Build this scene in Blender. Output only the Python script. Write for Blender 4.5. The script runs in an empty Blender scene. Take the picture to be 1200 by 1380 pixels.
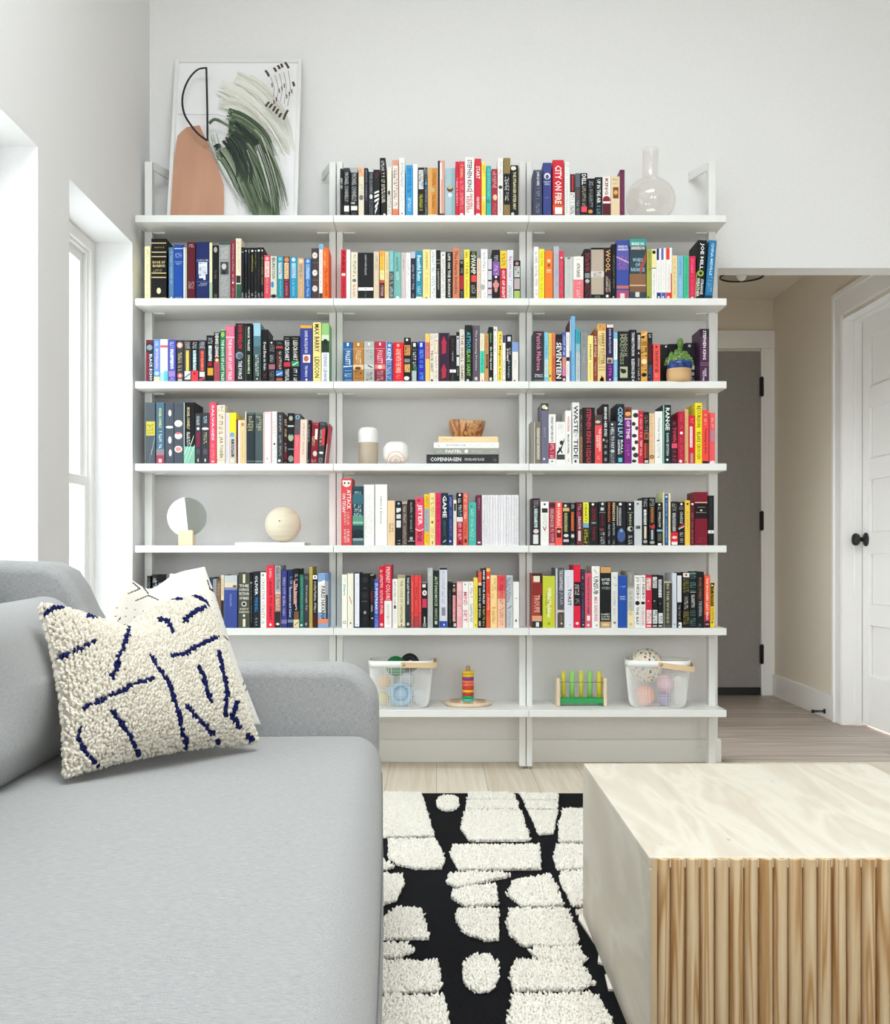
import bpy, bmesh, math, random
import numpy as np
from mathutils import Vector, Matrix
random.seed(7)
rng = np.random.default_rng(11)
SC = bpy.context.scene
COL = SC.collection

# ---------------------------------------------------------------- camera model
F, VX, VY, H = 1500.0, 588.5, 745.0, 0.87     # focal px, vanishing point, eye height
DW, DP, DF = 4.63, 4.471, 4.339               # distance of wall, posts, shelf fronts
def px(x, d): return (x - VX) * d / F
def pz(y, d): return H + (VY - y) * d / F

# ---------------------------------------------------------------- materials
def s2l(c):
    return c / 12.92 if c <= 0.04045 else ((c + 0.055) / 1.055) ** 2.4
def hexcol(h):
    h = h.lstrip('#')
    if len(h) == 3: h = ''.join(ch * 2 for ch in h)
    return tuple(s2l(int(h[i:i + 2], 16) / 255) for i in (0, 2, 4)) + (1.0,)
MATS = {}
def mat(h, rough=0.5, name=None, metal=0.0, spec=0.4, sheen=0.0):
    key = (h, rough, metal, name)
    if key in MATS: return MATS[key]
    m = bpy.data.materials.new(name or ('tone_' + h.lstrip('#')))
    m.use_nodes = True
    b = m.node_tree.nodes['Principled BSDF']
    b.inputs['Base Color'].default_value = hexcol(h)
    b.inputs['Roughness'].default_value = rough
    b.inputs['Metallic'].default_value = metal
    b.inputs['Specular IOR Level'].default_value = spec
    if sheen: b.inputs['Sheen Weight'].default_value = sheen
    MATS[key] = m
    return m
def nodes(m):
    return m.node_tree.nodes, m.node_tree.links, m.node_tree.nodes['Principled BSDF']
def new(m, t, **kw):
    n = m.node_tree.nodes.new(t)
    for k, v in kw.items():
        if k in n.inputs: n.inputs[k].default_value = v
        else: setattr(n, k, v)
    return n
def ramp(m, stops):
    r = m.node_tree.nodes.new('ShaderNodeValToRGB')
    e = r.color_ramp.elements
    while len(e) < len(stops): e.new(0.5)
    for el, (p, c) in zip(e, stops):
        el.position = p; el.color = hexcol(c)
    return r
def mapped(m, scale, rot=(0, 0, 0), coord='Object', loc=None):
    tc = new(m, 'ShaderNodeTexCoord'); mp = new(m, 'ShaderNodeMapping')
    mp.inputs['Scale'].default_value = scale; mp.inputs['Rotation'].default_value = rot
    m.node_tree.links.new(tc.outputs[coord], mp.inputs['Vector'])
    return mp
def bump(m, src, strength, dist):
    bp = new(m, 'ShaderNodeBump'); bp.inputs['Strength'].default_value = strength; bp.inputs['Distance'].default_value = dist
    m.node_tree.links.new(src, bp.inputs['Height'])
    m.node_tree.links.new(bp.outputs['Normal'], m.node_tree.nodes['Principled BSDF'].inputs['Normal'])

def noise_mat(name, stops, scale, rough=0.6, nscale=1.0, detail=4, distort=0.0, rot=(0, 0, 0), bumpd=0.0, spec=0.4, randomize=False):
    m = bpy.data.materials.new(name); m.use_nodes = True
    nd, lk, b = nodes(m)
    mp = mapped(m, scale, rot)
    n = new(m, 'ShaderNodeTexNoise', Scale=nscale, Detail=detail, Distortion=distort)
    lk.new(mp.outputs['Vector'], n.inputs['Vector'])
    if randomize:
        oi = new(m, 'ShaderNodeObjectInfo'); mul = new(m, 'ShaderNodeMath', operation='MULTIPLY'); mul.inputs[1].default_value = 37.0
        cb = new(m, 'ShaderNodeCombineXYZ'); lk.new(oi.outputs['Random'], mul.inputs[0])
        lk.new(mul.outputs[0], cb.inputs[0]); lk.new(mul.outputs[0], cb.inputs[2])
        lk.new(cb.outputs[0], mp.inputs['Location'])
    r = ramp(m, stops); lk.new(n.outputs['Fac'], r.inputs['Fac'])
    lk.new(r.outputs['Color'], b.inputs['Base Color'])
    b.inputs['Roughness'].default_value = rough; b.inputs['Specular IOR Level'].default_value = spec
    if bumpd: bump(m, n.outputs['Fac'], 0.5, bumpd)
    return m

WALL = noise_mat('painted_wall', [(0.3, 'e6e5e5'), (0.7, 'e9e8e9')], (1, 1, 1), 0.75, 120, 3, bumpd=0.0004, spec=0.2)
TRIMW = mat('edeceb', 0.4, 'trim_paint')
SHELFW = mat('e6e6e4', 0.38, 'white_lacquer')
HALLWALL = noise_mat('hall_wall_paint', [(0.3, 'e2d9cb'), (0.7, 'e5dccf')], (1, 1, 1), 0.75, 90, 3, bumpd=0.0004, spec=0.2)
BLACKM = mat('0c0c0d', 0.45, 'black_metal', spec=0.5)
PAGES = noise_mat('page_edges', [(0.35, 'e4d9c2'), (0.65, 'f3ebda')], (400, 2, 2), 0.85, 1.0, 2, spec=0.1)

def planks(name, c1, c2, mortar, width, length, along_y, grain):
    m = bpy.data.materials.new(name); m.use_nodes = True
    nd, lk, b = nodes(m)
    mp = mapped(m, (1, 1, 1), (0, 0, math.pi / 2 if along_y else 0))
    br = new(m, 'ShaderNodeTexBrick')
    br.offset = 0.37; br.inputs['Scale'].default_value = 1.0
    br.inputs['Brick Width'].default_value = length; br.inputs['Row Height'].default_value = width
    br.inputs['Mortar Size'].default_value = 0.0012
    br.inputs['Color1'].default_value = hexcol(c1); br.inputs['Color2'].default_value = hexcol(c2); br.inputs['Mortar'].default_value = hexcol(mortar)
    lk.new(mp.outputs['Vector'], br.inputs['Vector'])
    mp2 = mapped(m, (40, 1.6, 1) if along_y else (1.6, 40, 1))
    n = new(m, 'ShaderNodeTexNoise', Scale=1.0, Detail=6, Distortion=0.8)
    lk.new(mp2.outputs['Vector'], n.inputs['Vector'])
    r = ramp(m, grain); lk.new(n.outputs['Fac'], r.inputs['Fac'])
    mx = new(m, 'ShaderNodeMixRGB', blend_type='MULTIPLY'); mx.inputs['Fac'].default_value = 1.0
    lk.new(br.outputs['Color'], mx.inputs['Color1']); lk.new(r.outputs['Color'], mx.inputs['Color2'])
    lk.new(mx.outputs['Color'], b.inputs['Base Color'])
    b.inputs['Roughness'].default_value = 0.42
    return m
FLOORM = planks('pale_floor_boards', 'ebe2d4', 'e2d8c8', 'a89b88', 0.19, 1.9, True, [(0.3, 'ece6dc'), (0.7, 'ffffff')])
HALLFLOORM = planks('grey_floor_boards', 'cfc5bd', 'b5aaa2', '7d736c', 0.125, 1.2, False, [(0.3, 'b0a69e'), (0.5, 'e0dad4'), (0.7, 'ffffff')])

def glass_mat(name, tint='ffffff', refl=0.06):
    m = bpy.data.materials.new(name); m.use_nodes = True
    nt = m.node_tree; nt.nodes.clear()
    out = nt.nodes.new('ShaderNodeOutputMaterial'); mix = nt.nodes.new('ShaderNodeMixShader')
    tr = nt.nodes.new('ShaderNodeBsdfTransparent'); gl = nt.nodes.new('ShaderNodeBsdfGlossy'); lw = nt.nodes.new('ShaderNodeLayerWeight')
    tr.inputs['Color'].default_value = hexcol(tint); gl.inputs['Roughness'].default_value = 0.02
    lw.inputs['Blend'].default_value = .5
    pw = nt.nodes.new('ShaderNodeMath'); pw.operation = 'POWER'; pw.inputs[1].default_value = 4.0
    sc = nt.nodes.new('ShaderNodeMath'); sc.operation = 'MULTIPLY_ADD'; sc.inputs[1].default_value = refl * 3; sc.inputs[2].default_value = refl * .4
    nt.links.new(lw.outputs['Facing'], pw.inputs[0]); nt.links.new(pw.outputs[0], sc.inputs[0])
    nt.links.new(sc.outputs[0], mix.inputs['Fac']); nt.links.new(tr.outputs[0], mix.inputs[1]); nt.links.new(gl.outputs[0], mix.inputs[2])
    nt.links.new(mix.outputs[0], out.inputs['Surface'])
    return m
PANE = glass_mat('window_glass', 'fafdfc', 0.05)
VASEG = glass_mat('thin_vase_glass', 'fefdfc', 0.10)
PANE_SIDE = glass_mat('dimming_window_glass', 'd0d4d4', 0.05)  # grey tint put in to dim daylight from the left windows

# ---------------------------------------------------------------- mesh helpers
class MB:
    """collects geometry for ONE mesh object"""
    def __init__(s): s.v = []; s.f = []; s.m = []; s.mats = []; s.smooth = []
    def mi(s, m):
        if m not in s.mats: s.mats.append(m)
        return s.mats.index(m)
    def add(s, vs, fs, m, smooth=False, xf=None):
        o = len(s.v); k = s.mi(m)
        if xf is not None: vs = [tuple(xf @ Vector(v)) for v in vs]
        s.v.extend(vs)
        for f in fs:
            s.f.append(tuple(o + i for i in f)); s.m.append(k); s.smooth.append(smooth)
        return s
    def box(s, x0, x1, y0, y1, z0, z1, m, xf=None):
        vs = [(x0, y0, z0), (x1, y0, z0), (x1, y1, z0), (x0, y1, z0), (x0, y0, z1), (x1, y0, z1), (x1, y1, z1), (x0, y1, z1)]
        return s.add(vs, [(0, 3, 2, 1), (4, 5, 6, 7), (0, 1, 5, 4), (1, 2, 6, 5), (2, 3, 7, 6), (3, 0, 4, 7)], m, False, xf)
    def prism(s, poly, y0, y1, m, axis='y', smooth=False):
        """poly of 2D points extruded along an axis ('y': points are x,z ; 'z': x,y ; 'x': y,z)"""
        n = len(poly)
        if sum(poly[i][0] * poly[(i + 1) % n][1] - poly[(i + 1) % n][0] * poly[i][1] for i in range(n)) < 0: poly = list(reversed(poly))
        def P(p, t):
            if axis == 'y': return (p[0], t, p[1])
            if axis == 'z': return (p[0], p[1], t)
            return (t, p[0], p[1])
        vs = [P(p, y0) for p in poly] + [P(p, y1) for p in poly]
        fs = [tuple(range(n)), tuple(range(2 * n - 1, n - 1, -1))] + [(i, (i + 1) % n, n + (i + 1) % n, n + i) for i in range(n)]
        fs = [fs[0], fs[1]] + [tuple(reversed(f)) for f in fs[2:]] if axis == 'y' else [tuple(reversed(f)) for f in fs[:2]] + fs[2:]
        return s.add(vs, fs, m, smooth)
    def lathe(s, prof, m, seg=40, c=(0, 0, 0), smooth=True, xf=None, closed=False):
        vs = []; fs = []
        for r, z in prof:
            for i in range(seg):
                a = 2 * math.pi * i / seg
                vs.append((c[0] + r * math.cos(a), c[1] + r * math.sin(a), c[2] + z))
        n = len(prof)
        for j in range(n if closed else n - 1):
            for i in range(seg):
                a, b2 = j * seg + i, j * seg + (i + 1) % seg
                k = ((j + 1) % n) * seg
                fs.append((a, b2, k + (i + 1) % seg, k + i))
        return s.add(vs, fs, m, smooth, xf)
    def tube(s, pts, r, m, seg=10, closed=False, smooth=True):
        pts = [Vector(p) for p in pts]; n = len(pts); vs = []; fs = []
        up = Vector((0, 0, 1))
        for i, p in enumerate(pts):
            t = (pts[(i + 1) % n] - pts[i - 1]) if closed else (pts[min(i + 1, n - 1)] - pts[max(i - 1, 0)])
            t.normalize()
            a = t.cross(up)
            if a.length < 1e-4: a = t.cross(Vector((0, 1, 0)))
            a.normalize(); b2 = a.cross(t)
            for k in range(seg):
                w = 2 * math.pi * k / seg
                vs.append(tuple(p + a * (r * math.cos(w)) + b2 * (r * math.sin(w))))
        for i in range(n if closed else n - 1):
            for k in range(seg):
                fs.append((i * seg + k, i * seg + (k + 1) % seg, ((i + 1) % n) * seg + (k + 1) % seg, ((i + 1) % n) * seg + k))
        if not closed:
            fs.append(tuple(range(seg - 1, -1, -1))); fs.append(tuple((n - 1) * seg + k for k in range(seg)))
        return s.add(vs, fs, m, smooth)
    def build(s, name, parent=None, loc=None, bevel=0.0, bseg=2):
        me = bpy.data.meshes.new(name)
        me.from_pydata([tuple(v) for v in s.v], [], s.f)
        for m in s.mats: me.materials.append(m)
        me.polygons.foreach_set('material_index', s.m)
        me.polygons.foreach_set('use_smooth', s.smooth)
        me.update()
        o = bpy.data.objects.new(name, me); COL.objects.link(o)
        if parent: o.parent = parent
        if loc: o.location = loc
        if bevel:
            bv = o.modifiers.new('bevel', 'BEVEL'); bv.width = bevel; bv.segments = bseg; bv.limit_method = 'ANGLE'; bv.angle_limit = math.radians(40)
            wn = o.modifiers.new('wn', 'WEIGHTED_NORMAL')
            for p in me.polygons: p.use_smooth = True
        return o
def empty(name, loc, rz=0.0):
    o = bpy.data.objects.new(name, None); COL.objects.link(o)
    o.location = loc; o.rotation_euler = (0, 0, rz); o.empty_display_size = 0.05
    return o
def tag(o, label, cat, group=None, kind=None):
    o['label'] = label; o['category'] = cat
    if group: o['group'] = group
    if kind: o['kind'] = kind
    return o
def struct(o):
    o['kind'] = 'structure'; return o
def copy_thing(o, loc=None):
    c = o.copy(); COL.objects.link(c)
    if loc is not None: c.location = loc
    for ch in o.children:
        d = ch.copy(); COL.objects.link(d); d.parent = c
        for g in ch.children:
            e = g.copy(); COL.objects.link(e); e.parent = d
    return c

def rbox(sx, sy, sz, r, n=10, seg=5, bulge=(0, 0, 0), fn=None):
    """rounded, optionally pillowed box, centred on the origin -> verts, quads"""
    r = min(r, sx / 2, sy / 2, sz / 2)
    def axis(h):
        e = [h - r + r * math.tan(math.pi / 4 * k / seg) for k in range(seg + 1)]
        inner = list(np.linspace(-(h - r), h - r, n + 1)) if h - r > 1e-5 else [0.0]
        return [-x for x in reversed(e)][:-1] + inner + e[1:]
    hx, hy, hz = sx / 2, sy / 2, sz / 2
    A = [axis(hx), axis(hy), axis(hz)]; hh = (hx, hy, hz)
    idx = {}; vs = []; fs = []
    def V(p):
        k = (round(p[0], 6), round(p[1], 6), round(p[2], 6))
        if k in idx: return idx[k]
        q = [max(-(hh[i] - r), min(hh[i] - r, p[i])) for i in range(3)]
        d = [p[i] - q[i] for i in range(3)]; L = math.sqrt(sum(x * x for x in d))
        w = [q[i] + (d[i] / L * r if L > 1e-9 else 0) for i in range(3)]
        u = [w[i] / hh[i] for i in range(3)]
        g = [max(0, 1 - x * x) for x in u]
        w = [w[0] + bulge[0] * u[0] * g[1] * g[2], w[1] + bulge[1] * u[1] * g[0] * g[2], w[2] + bulge[2] * u[2] * g[0] * g[1]]
        if fn: w = fn(*w)
        idx[k] = len(vs); vs.append(tuple(w)); return idx[k]
    for ax in range(3):
        a, b2 = (ax + 1) % 3, (ax + 2) % 3
        for sgn in (-1, 1):
            for i in range(len(A[a]) - 1):
                for j in range(len(A[b2]) - 1):
                    q = []
                    for (ii, jj) in ((i, j), (i + 1, j), (i + 1, j + 1), (i, j + 1)):
                        p = [0, 0, 0]; p[ax] = sgn * hh[ax]; p[a] = A[a][ii]; p[b2] = A[b2][jj]; q.append(V(p))
                    if sgn < 0: q.reverse()
                    fs.append(tuple(q))
    return vs, fs
def ellipsoid(c, r, nu=10, nv=7):
    vs = []; fs = []
    for j in range(nv + 1):
        t = math.pi * j / nv
        for i in range(nu):
            a = 2 * math.pi * i / nu
            vs.append((c[0] + r[0] * math.sin(t) * math.cos(a), c[1] + r[1] * math.sin(t) * math.sin(a), c[2] + r[2] * math.cos(t)))
    for j in range(nv):
        for i in range(nu):
            fs.append((j * nu + i, (j + 1) * nu + i, (j + 1) * nu + (i + 1) % nu, j * nu + (i + 1) % nu))
    return vs, fs
SKY, EXPO = 5.5, 0.62
# ---------------------------------------------------------------- the setting
XL, XR, YB, YR, ZC = -1.193, 3.6, 4.63, -2.6, 3.7
OX0, OX1, OH = 1.171, 2.06, 2.054             # hall opening
HE, HC = 6.80, 2.42                           # hall end wall, hall ceiling
m = MB(); m.box(XL - .2, XR, YR, YB, -.05, 0, FLOORM); struct(m.build('floor'))
m = MB(); m.box(OX0 - .4, 3.0, YB, HE + .1, -.05, 0, HALLFLOORM); struct(m.build('floor_hall'))
SKX0, SKX1, SKY0, SKY1 = -1.0, 1.3, .3, 2.6           # unseen roof window, added to bring in overhead light
m = MB()
for a in ((XL - .2, SKX0, YR - .1, YB + .12), (SKX1, XR + .1, YR - .1, YB + .12), (SKX0, SKX1, YR - .1, SKY0), (SKX0, SKX1, SKY1, YB + .12)): m.box(a[0], a[1], a[2], a[3], ZC, ZC + .25, WALL)
struct(m.build('ceiling'))
m = MB(); m.box(OX0 - .4, 3.0, YB + .12, HE + .1, HC, HC + .1, HALLWALL); struct(m.build('ceiling_hall'))
# back wall with the opening to the hall
m = MB(); m.prism([(XL - .2, 0), (OX0, 0), (OX0, OH), (OX1, OH), (OX1, 0), (XR, 0), (XR, ZC), (XL - .2, ZC)], YB, YB + .12, WALL)
struct(m.build('wall_back', bevel=0.003))
# left wall with two deep window recesses, plus an added unseen third for light
WIN = [(3.615, 4.364), (2.58, 3.33), (1.45, 2.20)]
WZ0, WZ1 = 0.25, 2.085
m = MB()
ys = [YR] + [y for w in sorted(WIN) for y in w] + [YB]
for a, b in zip(ys[0::2], ys[1::2]): m.box(XL - .2, XL, a, b, 0, ZC, WALL)
for a, b in WIN:
    m.box(XL - .2, XL, a, b, 0, WZ0, WALL); m.box(XL - .2, XL, a, b, WZ1, ZC, WALL)
struct(m.build('wall_left'))
# right wall, unseen and greyed to cut bounce; rear wall with two added windows
m = MB(); m.box(XR, XR + .1, YR, YB + .12, 0, ZC, mat('8f8d8a', .8, 'bounce_cutting_grey')); struct(m.build('wall_right'))
RW = [(-0.5, 0.9), (1.4, 2.8)]; RZ0, RZ1 = 0.9, 2.4  # unseen rear openings, added for more daylight
m = MB(); xs = [XL - .2] + [x for w in RW for x in w] + [XR + .1]
for a, b in zip(xs[0::2], xs[1::2]): m.box(a, b, YR - .1, YR, 0, ZC, WALL)
for a, b in RW:
    m.box(a, b, YR - .1, YR, 0, RZ0, WALL); m.box(a, b, YR - .1, YR, RZ1, ZC, WALL)
struct(m.build('wall_rear'))

def sash_ring(mb, a0, a1, z0, z1, w, t0, t1, mt, axis):
    def bx(p0, p1, q0, q1):
        if axis == 'x': mb.box(t0, t1, p0, p1, q0, q1, mt)
        else: mb.box(p0, p1, t0, t1, q0, q1, mt)
    bx(a0, a0 + w, z0, z1); bx(a1 - w, a1, z0, z1); bx(a0 + w, a1 - w, z0, z0 + w); bx(a0 + w, a1 - w, z1 - w, z1)
n = 0
for a, b in WIN:                                # double-hung windows at the back of the recesses
    n += 1
    f = MB(); sash_ring(f, a, b, WZ0, WZ1, .045, -1.386, -1.340, TRIMW, 'x')
    sash_ring(f, a + .045, b - .045, WZ0 + .045, WZ1 - .045, .012, -1.386, -1.352, TRIMW, 'x')
    fr = struct(f.build('window_%d' % n, bevel=.003))
    zm = 1.145
    for nm, z0, z1, t0 in (('upper_sash', zm - .015, WZ1 - .057, -1.386), ('lower_sash', WZ0 + .057, zm + .02, -1.368)):
        s_ = MB(); sash_ring(s_, a + .057, b - .057, z0, z1, .038, t0, t0 + .018, TRIMW, 'x')
        so = s_.build(nm, fr, bevel=.002)
        g = MB(); g.box(t0 + .007, t0 + .010, a + .09, b - .09, z0 + .034, z1 - .034, PANE_SIDE); g.build('pane', so)
    lk = MB(); lk.box(-1.350, -1.338, (a + b) / 2 - .03, (a + b) / 2 + .03, zm + .0202, zm + .034, TRIMW); lk.build('sash_lock', fr)
for a, b in RW:  # frames and panes of the added rear openings
    n += 1
    f = MB(); sash_ring(f, a, b, RZ0, RZ1, .06, YR - .09, YR - .03, TRIMW, 'y')
    f.box((a + b) / 2 - .025, (a + b) / 2 + .025, YR - .09, YR - .03, RZ0 + .06, RZ1 - .06, TRIMW)
    fr = struct(f.build('window_%d' % n))
    for c0, c1 in ((a + .06, (a + b) / 2 - .025), ((a + b) / 2 + .025, b - .06)):
        g = MB(); g.box(c0, c1, YR - .064, YR - .06, RZ0 + .06, RZ1 - .06, PANE); g.build('pane', fr)

n += 1  # frame and pane of the added overhead opening
f = MB()
for a in ((SKX0, SKX0 + .05, SKY0, SKY1), (SKX1 - .05, SKX1, SKY0, SKY1), (SKX0 + .05, SKX1 - .05, SKY0, SKY0 + .05), (SKX0 + .05, SKX1 - .05, SKY1 - .05, SKY1)): f.box(a[0], a[1], a[2], a[3], ZC + .15, ZC + .22, TRIMW)
fr = struct(f.build('window_%d' % n)); g = MB(); g.box(SKX0 + .05, SKX1 - .05, SKY0 + .05, SKY1 - .05, ZC + .18, ZC + .19, PANE); g.build('pane', fr)
# hall walls
m = MB(); m.box(OX0 - .4, 3.0, HE, HE + .1, 0, HC, HALLWALL); struct(m.build('wall_hall_end'))
HW = (4.90, 5.52, .20, 1.12)                   # window added to brighten the hall, out of sight behind the bookcase wall
m = MB()
m.box(OX0 - .30, OX0 - .2, YB + .12, HW[0], 0, HC, HALLWALL); m.box(OX0 - .30, OX0 - .2, HW[1], HE, 0, HC, HALLWALL)
m.box(OX0 - .30, OX0 - .2, HW[0], HW[1], 0, HW[2], HALLWALL); m.box(OX0 - .30, OX0 - .2, HW[0], HW[1], HW[3], HC, HALLWALL); struct(m.build('wall_hall_left'))
n += 1  # frame and pane of the opening added to light the hall
f = MB(); sash_ring(f, HW[0], HW[1], HW[2], HW[3], .05, OX0 - .29, OX0 - .24, TRIMW, 'x'); fr = struct(f.build('window_%d' % n))
g = MB(); g.box(OX0 - .27, OX0 - .265, HW[0] + .05, HW[1] - .05, HW[2] + .05, HW[3] - .05, PANE); g.build('pane', fr)
DY0, DY1, DZ = 4.86, 5.62, 2.05               # doorway of the white door
m = MB(); m.box(OX1, OX1 + .12, YB + .12, DY0, 0, HC, HALLWALL); m.box(OX1, OX1 + .12, DY1, HE, 0, HC, HALLWALL); m.box(OX1, OX1 + .12, DY0, DY1, DZ, HC, HALLWALL)
struct(m.build('wall_hall_right'))

# baseboards
m = MB(); m.box(XL, OX0 + .012, YB - .013, YB, 0, .095, TRIMW); m.box(OX0, OX0 + .012, YB, YB + .12, 0, .095, TRIMW); struct(m.build('baseboard_back', bevel=.003))
m = MB(); m.box(XL, XL + .013, YR, YB - .013, 0, .095, TRIMW); struct(m.build('baseboard_left', bevel=.003))
m = MB(); m.box(OX1 - .014, OX1, DY1 + .118, HE - .02, 0, .132, TRIMW); struct(m.build('baseboard_hall', bevel=.003))

# grey door at the end of the hall
GREYD = noise_mat('grey_door_paint', [(0.3, '8b8682'), (0.7, '908b87')], (1, 1, 1), 0.5, 60, 2)
gx0, gx1, gz1 = px(1024, HE) - .82, px(1024, HE), pz(474, HE)
d = MB(); d.box(gx0, gx1, HE - .012, HE + .03, .035, gz1, GREYD)
d1 = struct(d.build('door_1', bevel=.003))
s_ = MB(); s_.box(gx0, gx1, HE - .022, HE - .0125, .004, .05, BLACKM); s_.build('door_sweep', d1)
for yc in (522, 702, 881):
    h = MB(); zc = pz(yc, HE); h.box(gx1 - .004, gx1 + .018, HE - .030, HE - .016, zc - .055, zc + .055, BLACKM)
    h.lathe([(.0, -.06), (.007, -.06), (.007, .06), (.0, .06)], BLACKM, 10, (gx1 + .007, HE - .030, zc)); h.build('hinge', d1)
c = MB(); cw = px(1049, HE)
c.box(gx1 + .004, gx1 + .022, HE - .028, HE - .0, 0, gz1 + .02, TRIMW)
c.box(gx1 + .022, cw - .004, HE - .02, HE, 0, gz1 + .018, TRIMW)
c.box(gx0 - .12, cw - .004, HE - .022, HE, gz1 + .018, pz(446, HE), TRIMW)
c.box(gx0 - .12, gx0 - .01, HE - .02, HE, 0, gz1 + .018, TRIMW)
struct(c.build('trim_1', bevel=.003))

# white five-panel door on the hall's right wall
DX = 2.147
dm = MB(); dm.box(DX + .016, DX + .034, DY0 + .004, DY1 - .008, .012, DZ - .008, TRIMW)
st = .105
dm.box(DX, DX + .016, DY0 + .004, DY0 + st, .012, DZ - .004, TRIMW); dm.box(DX, DX + .016, DY1 - st, DY1 - .008, .012, DZ - .008, TRIMW)
zs = [.012, .262, .51, .618, .866, .974, 1.232, 1.338, 1.588, 1.694, 1.94, DZ - .008]
for a, b in zip(zs[0::2], zs[1::2]): dm.box(DX, DX + .016, DY0 + st, DY1 - st, a, b, TRIMW)
d2 = struct(dm.build('door_2', bevel=.004))
kn = MB(); kx = Matrix.Translation((DX, DY1 - .065, pz(727, 5.55))) @ Matrix.Rotation(-math.pi / 2, 4, 'Y')
kn.lathe([(0, 0), (.034, 0), (.034, .006), (.028, .011), (.012, .014), (.011, .030), (.016, .034), (.027, .040), (.031, .050), (.031, .058), (.026, .066), (.012, .070), (0, .070)], BLACKM, 32, xf=kx)
kn.build('door_knob', d2)
t = MB()
cx0, cx1 = OX1 - .016, OX1                    # casing on the wall
co = DY1 + .115
t.box(cx0, cx1, DY1 + .006, co - .026, 0, DZ + .02, TRIMW); t.box(cx0 - .009, cx1, co - .026, co, 0, DZ + .145, TRIMW)
t.box(cx0, cx1, DY0 - .115, co - .026, DZ + .02, DZ + .118, TRIMW); t.box(cx0 - .009, cx1, DY0 - .115, co - .026, DZ + .118, DZ + .145, TRIMW)
t.box(OX1 - .012, OX1 + .119, DY1 - .006, DY1 - .0004, 0, DZ - .0004, TRIMW); t.box(OX1 + .045, DX - .003, DY1 - .018, DY1 - .0062, 0, DZ - .013, TRIMW)
t.box(OX1 - .012, OX1 + .119, DY0 + .001, DY1 - .0062, DZ - .006, DZ - .0004, TRIMW); t.box(OX1 + .045, DX - .003, DY0 + .001, DY1 - .0182, DZ - .018, DZ - .0062, TRIMW)
struct(t.build('trim_2', bevel=.004))

# spring door stop on the hall baseboard
ds = MB(); sy, sz = 5.86, pz(958.5, 5.86); X0 = OX1 - .014
ds.tube([(X0, sy, sz), (X0 - .006, sy, sz)], .013, BLACKM, 16)
pts = [(X0 - .006 - .052 * k / 120, sy + .0055 * math.cos(k * .62), sz + .0055 * math.sin(k * .62)) for k in range(121)]
ds.tube(pts, .0015, BLACKM, 6); ds.tube([(X0 - .056, sy, sz), (X0 - .070, sy, sz)], .009, BLACKM, 14)
tag(ds.build('door_stop'), 'small black spring door stop sticking out of the hall baseboard', 'door stop')

# flush lamp under the hall ceiling
ly = 5.70; lx, lz = px(1000, ly), pz(373, ly)
L = empty('ceiling_light', (lx, ly, HC)); tag(L, 'round hall ceiling light with thin black rim and clear glass dish', 'ceiling light')
b = MB(); b.lathe([(0, 0), (.06, 0), (.06, -.03), (.02, -.04), (.012, -.10), (0, -.10)], BLACKM, 32); b.build('base', L)
b = MB(); b.lathe([(.03, -.045), (.07, -.06), (.095, -.09), (.105, lz - HC)], glass_mat('lamp_glass', 'dcdcd8', .1), 40); b.build('glass_shade', L)
b = MB(); b.lathe([(.104, lz - HC - .003), (.111, lz - HC - .003), (.111, lz - HC + .004), (.104, lz - HC + .004)], BLACKM, 48, closed=True); b.build('rim', L)
b = MB(); vs, fs = ellipsoid((0, 0, lz - HC + .012), (.028, .028, .034), 16, 10); b.add(vs, fs, mat('f2f2ee', .3), True); b.build('bulb', L)
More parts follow.
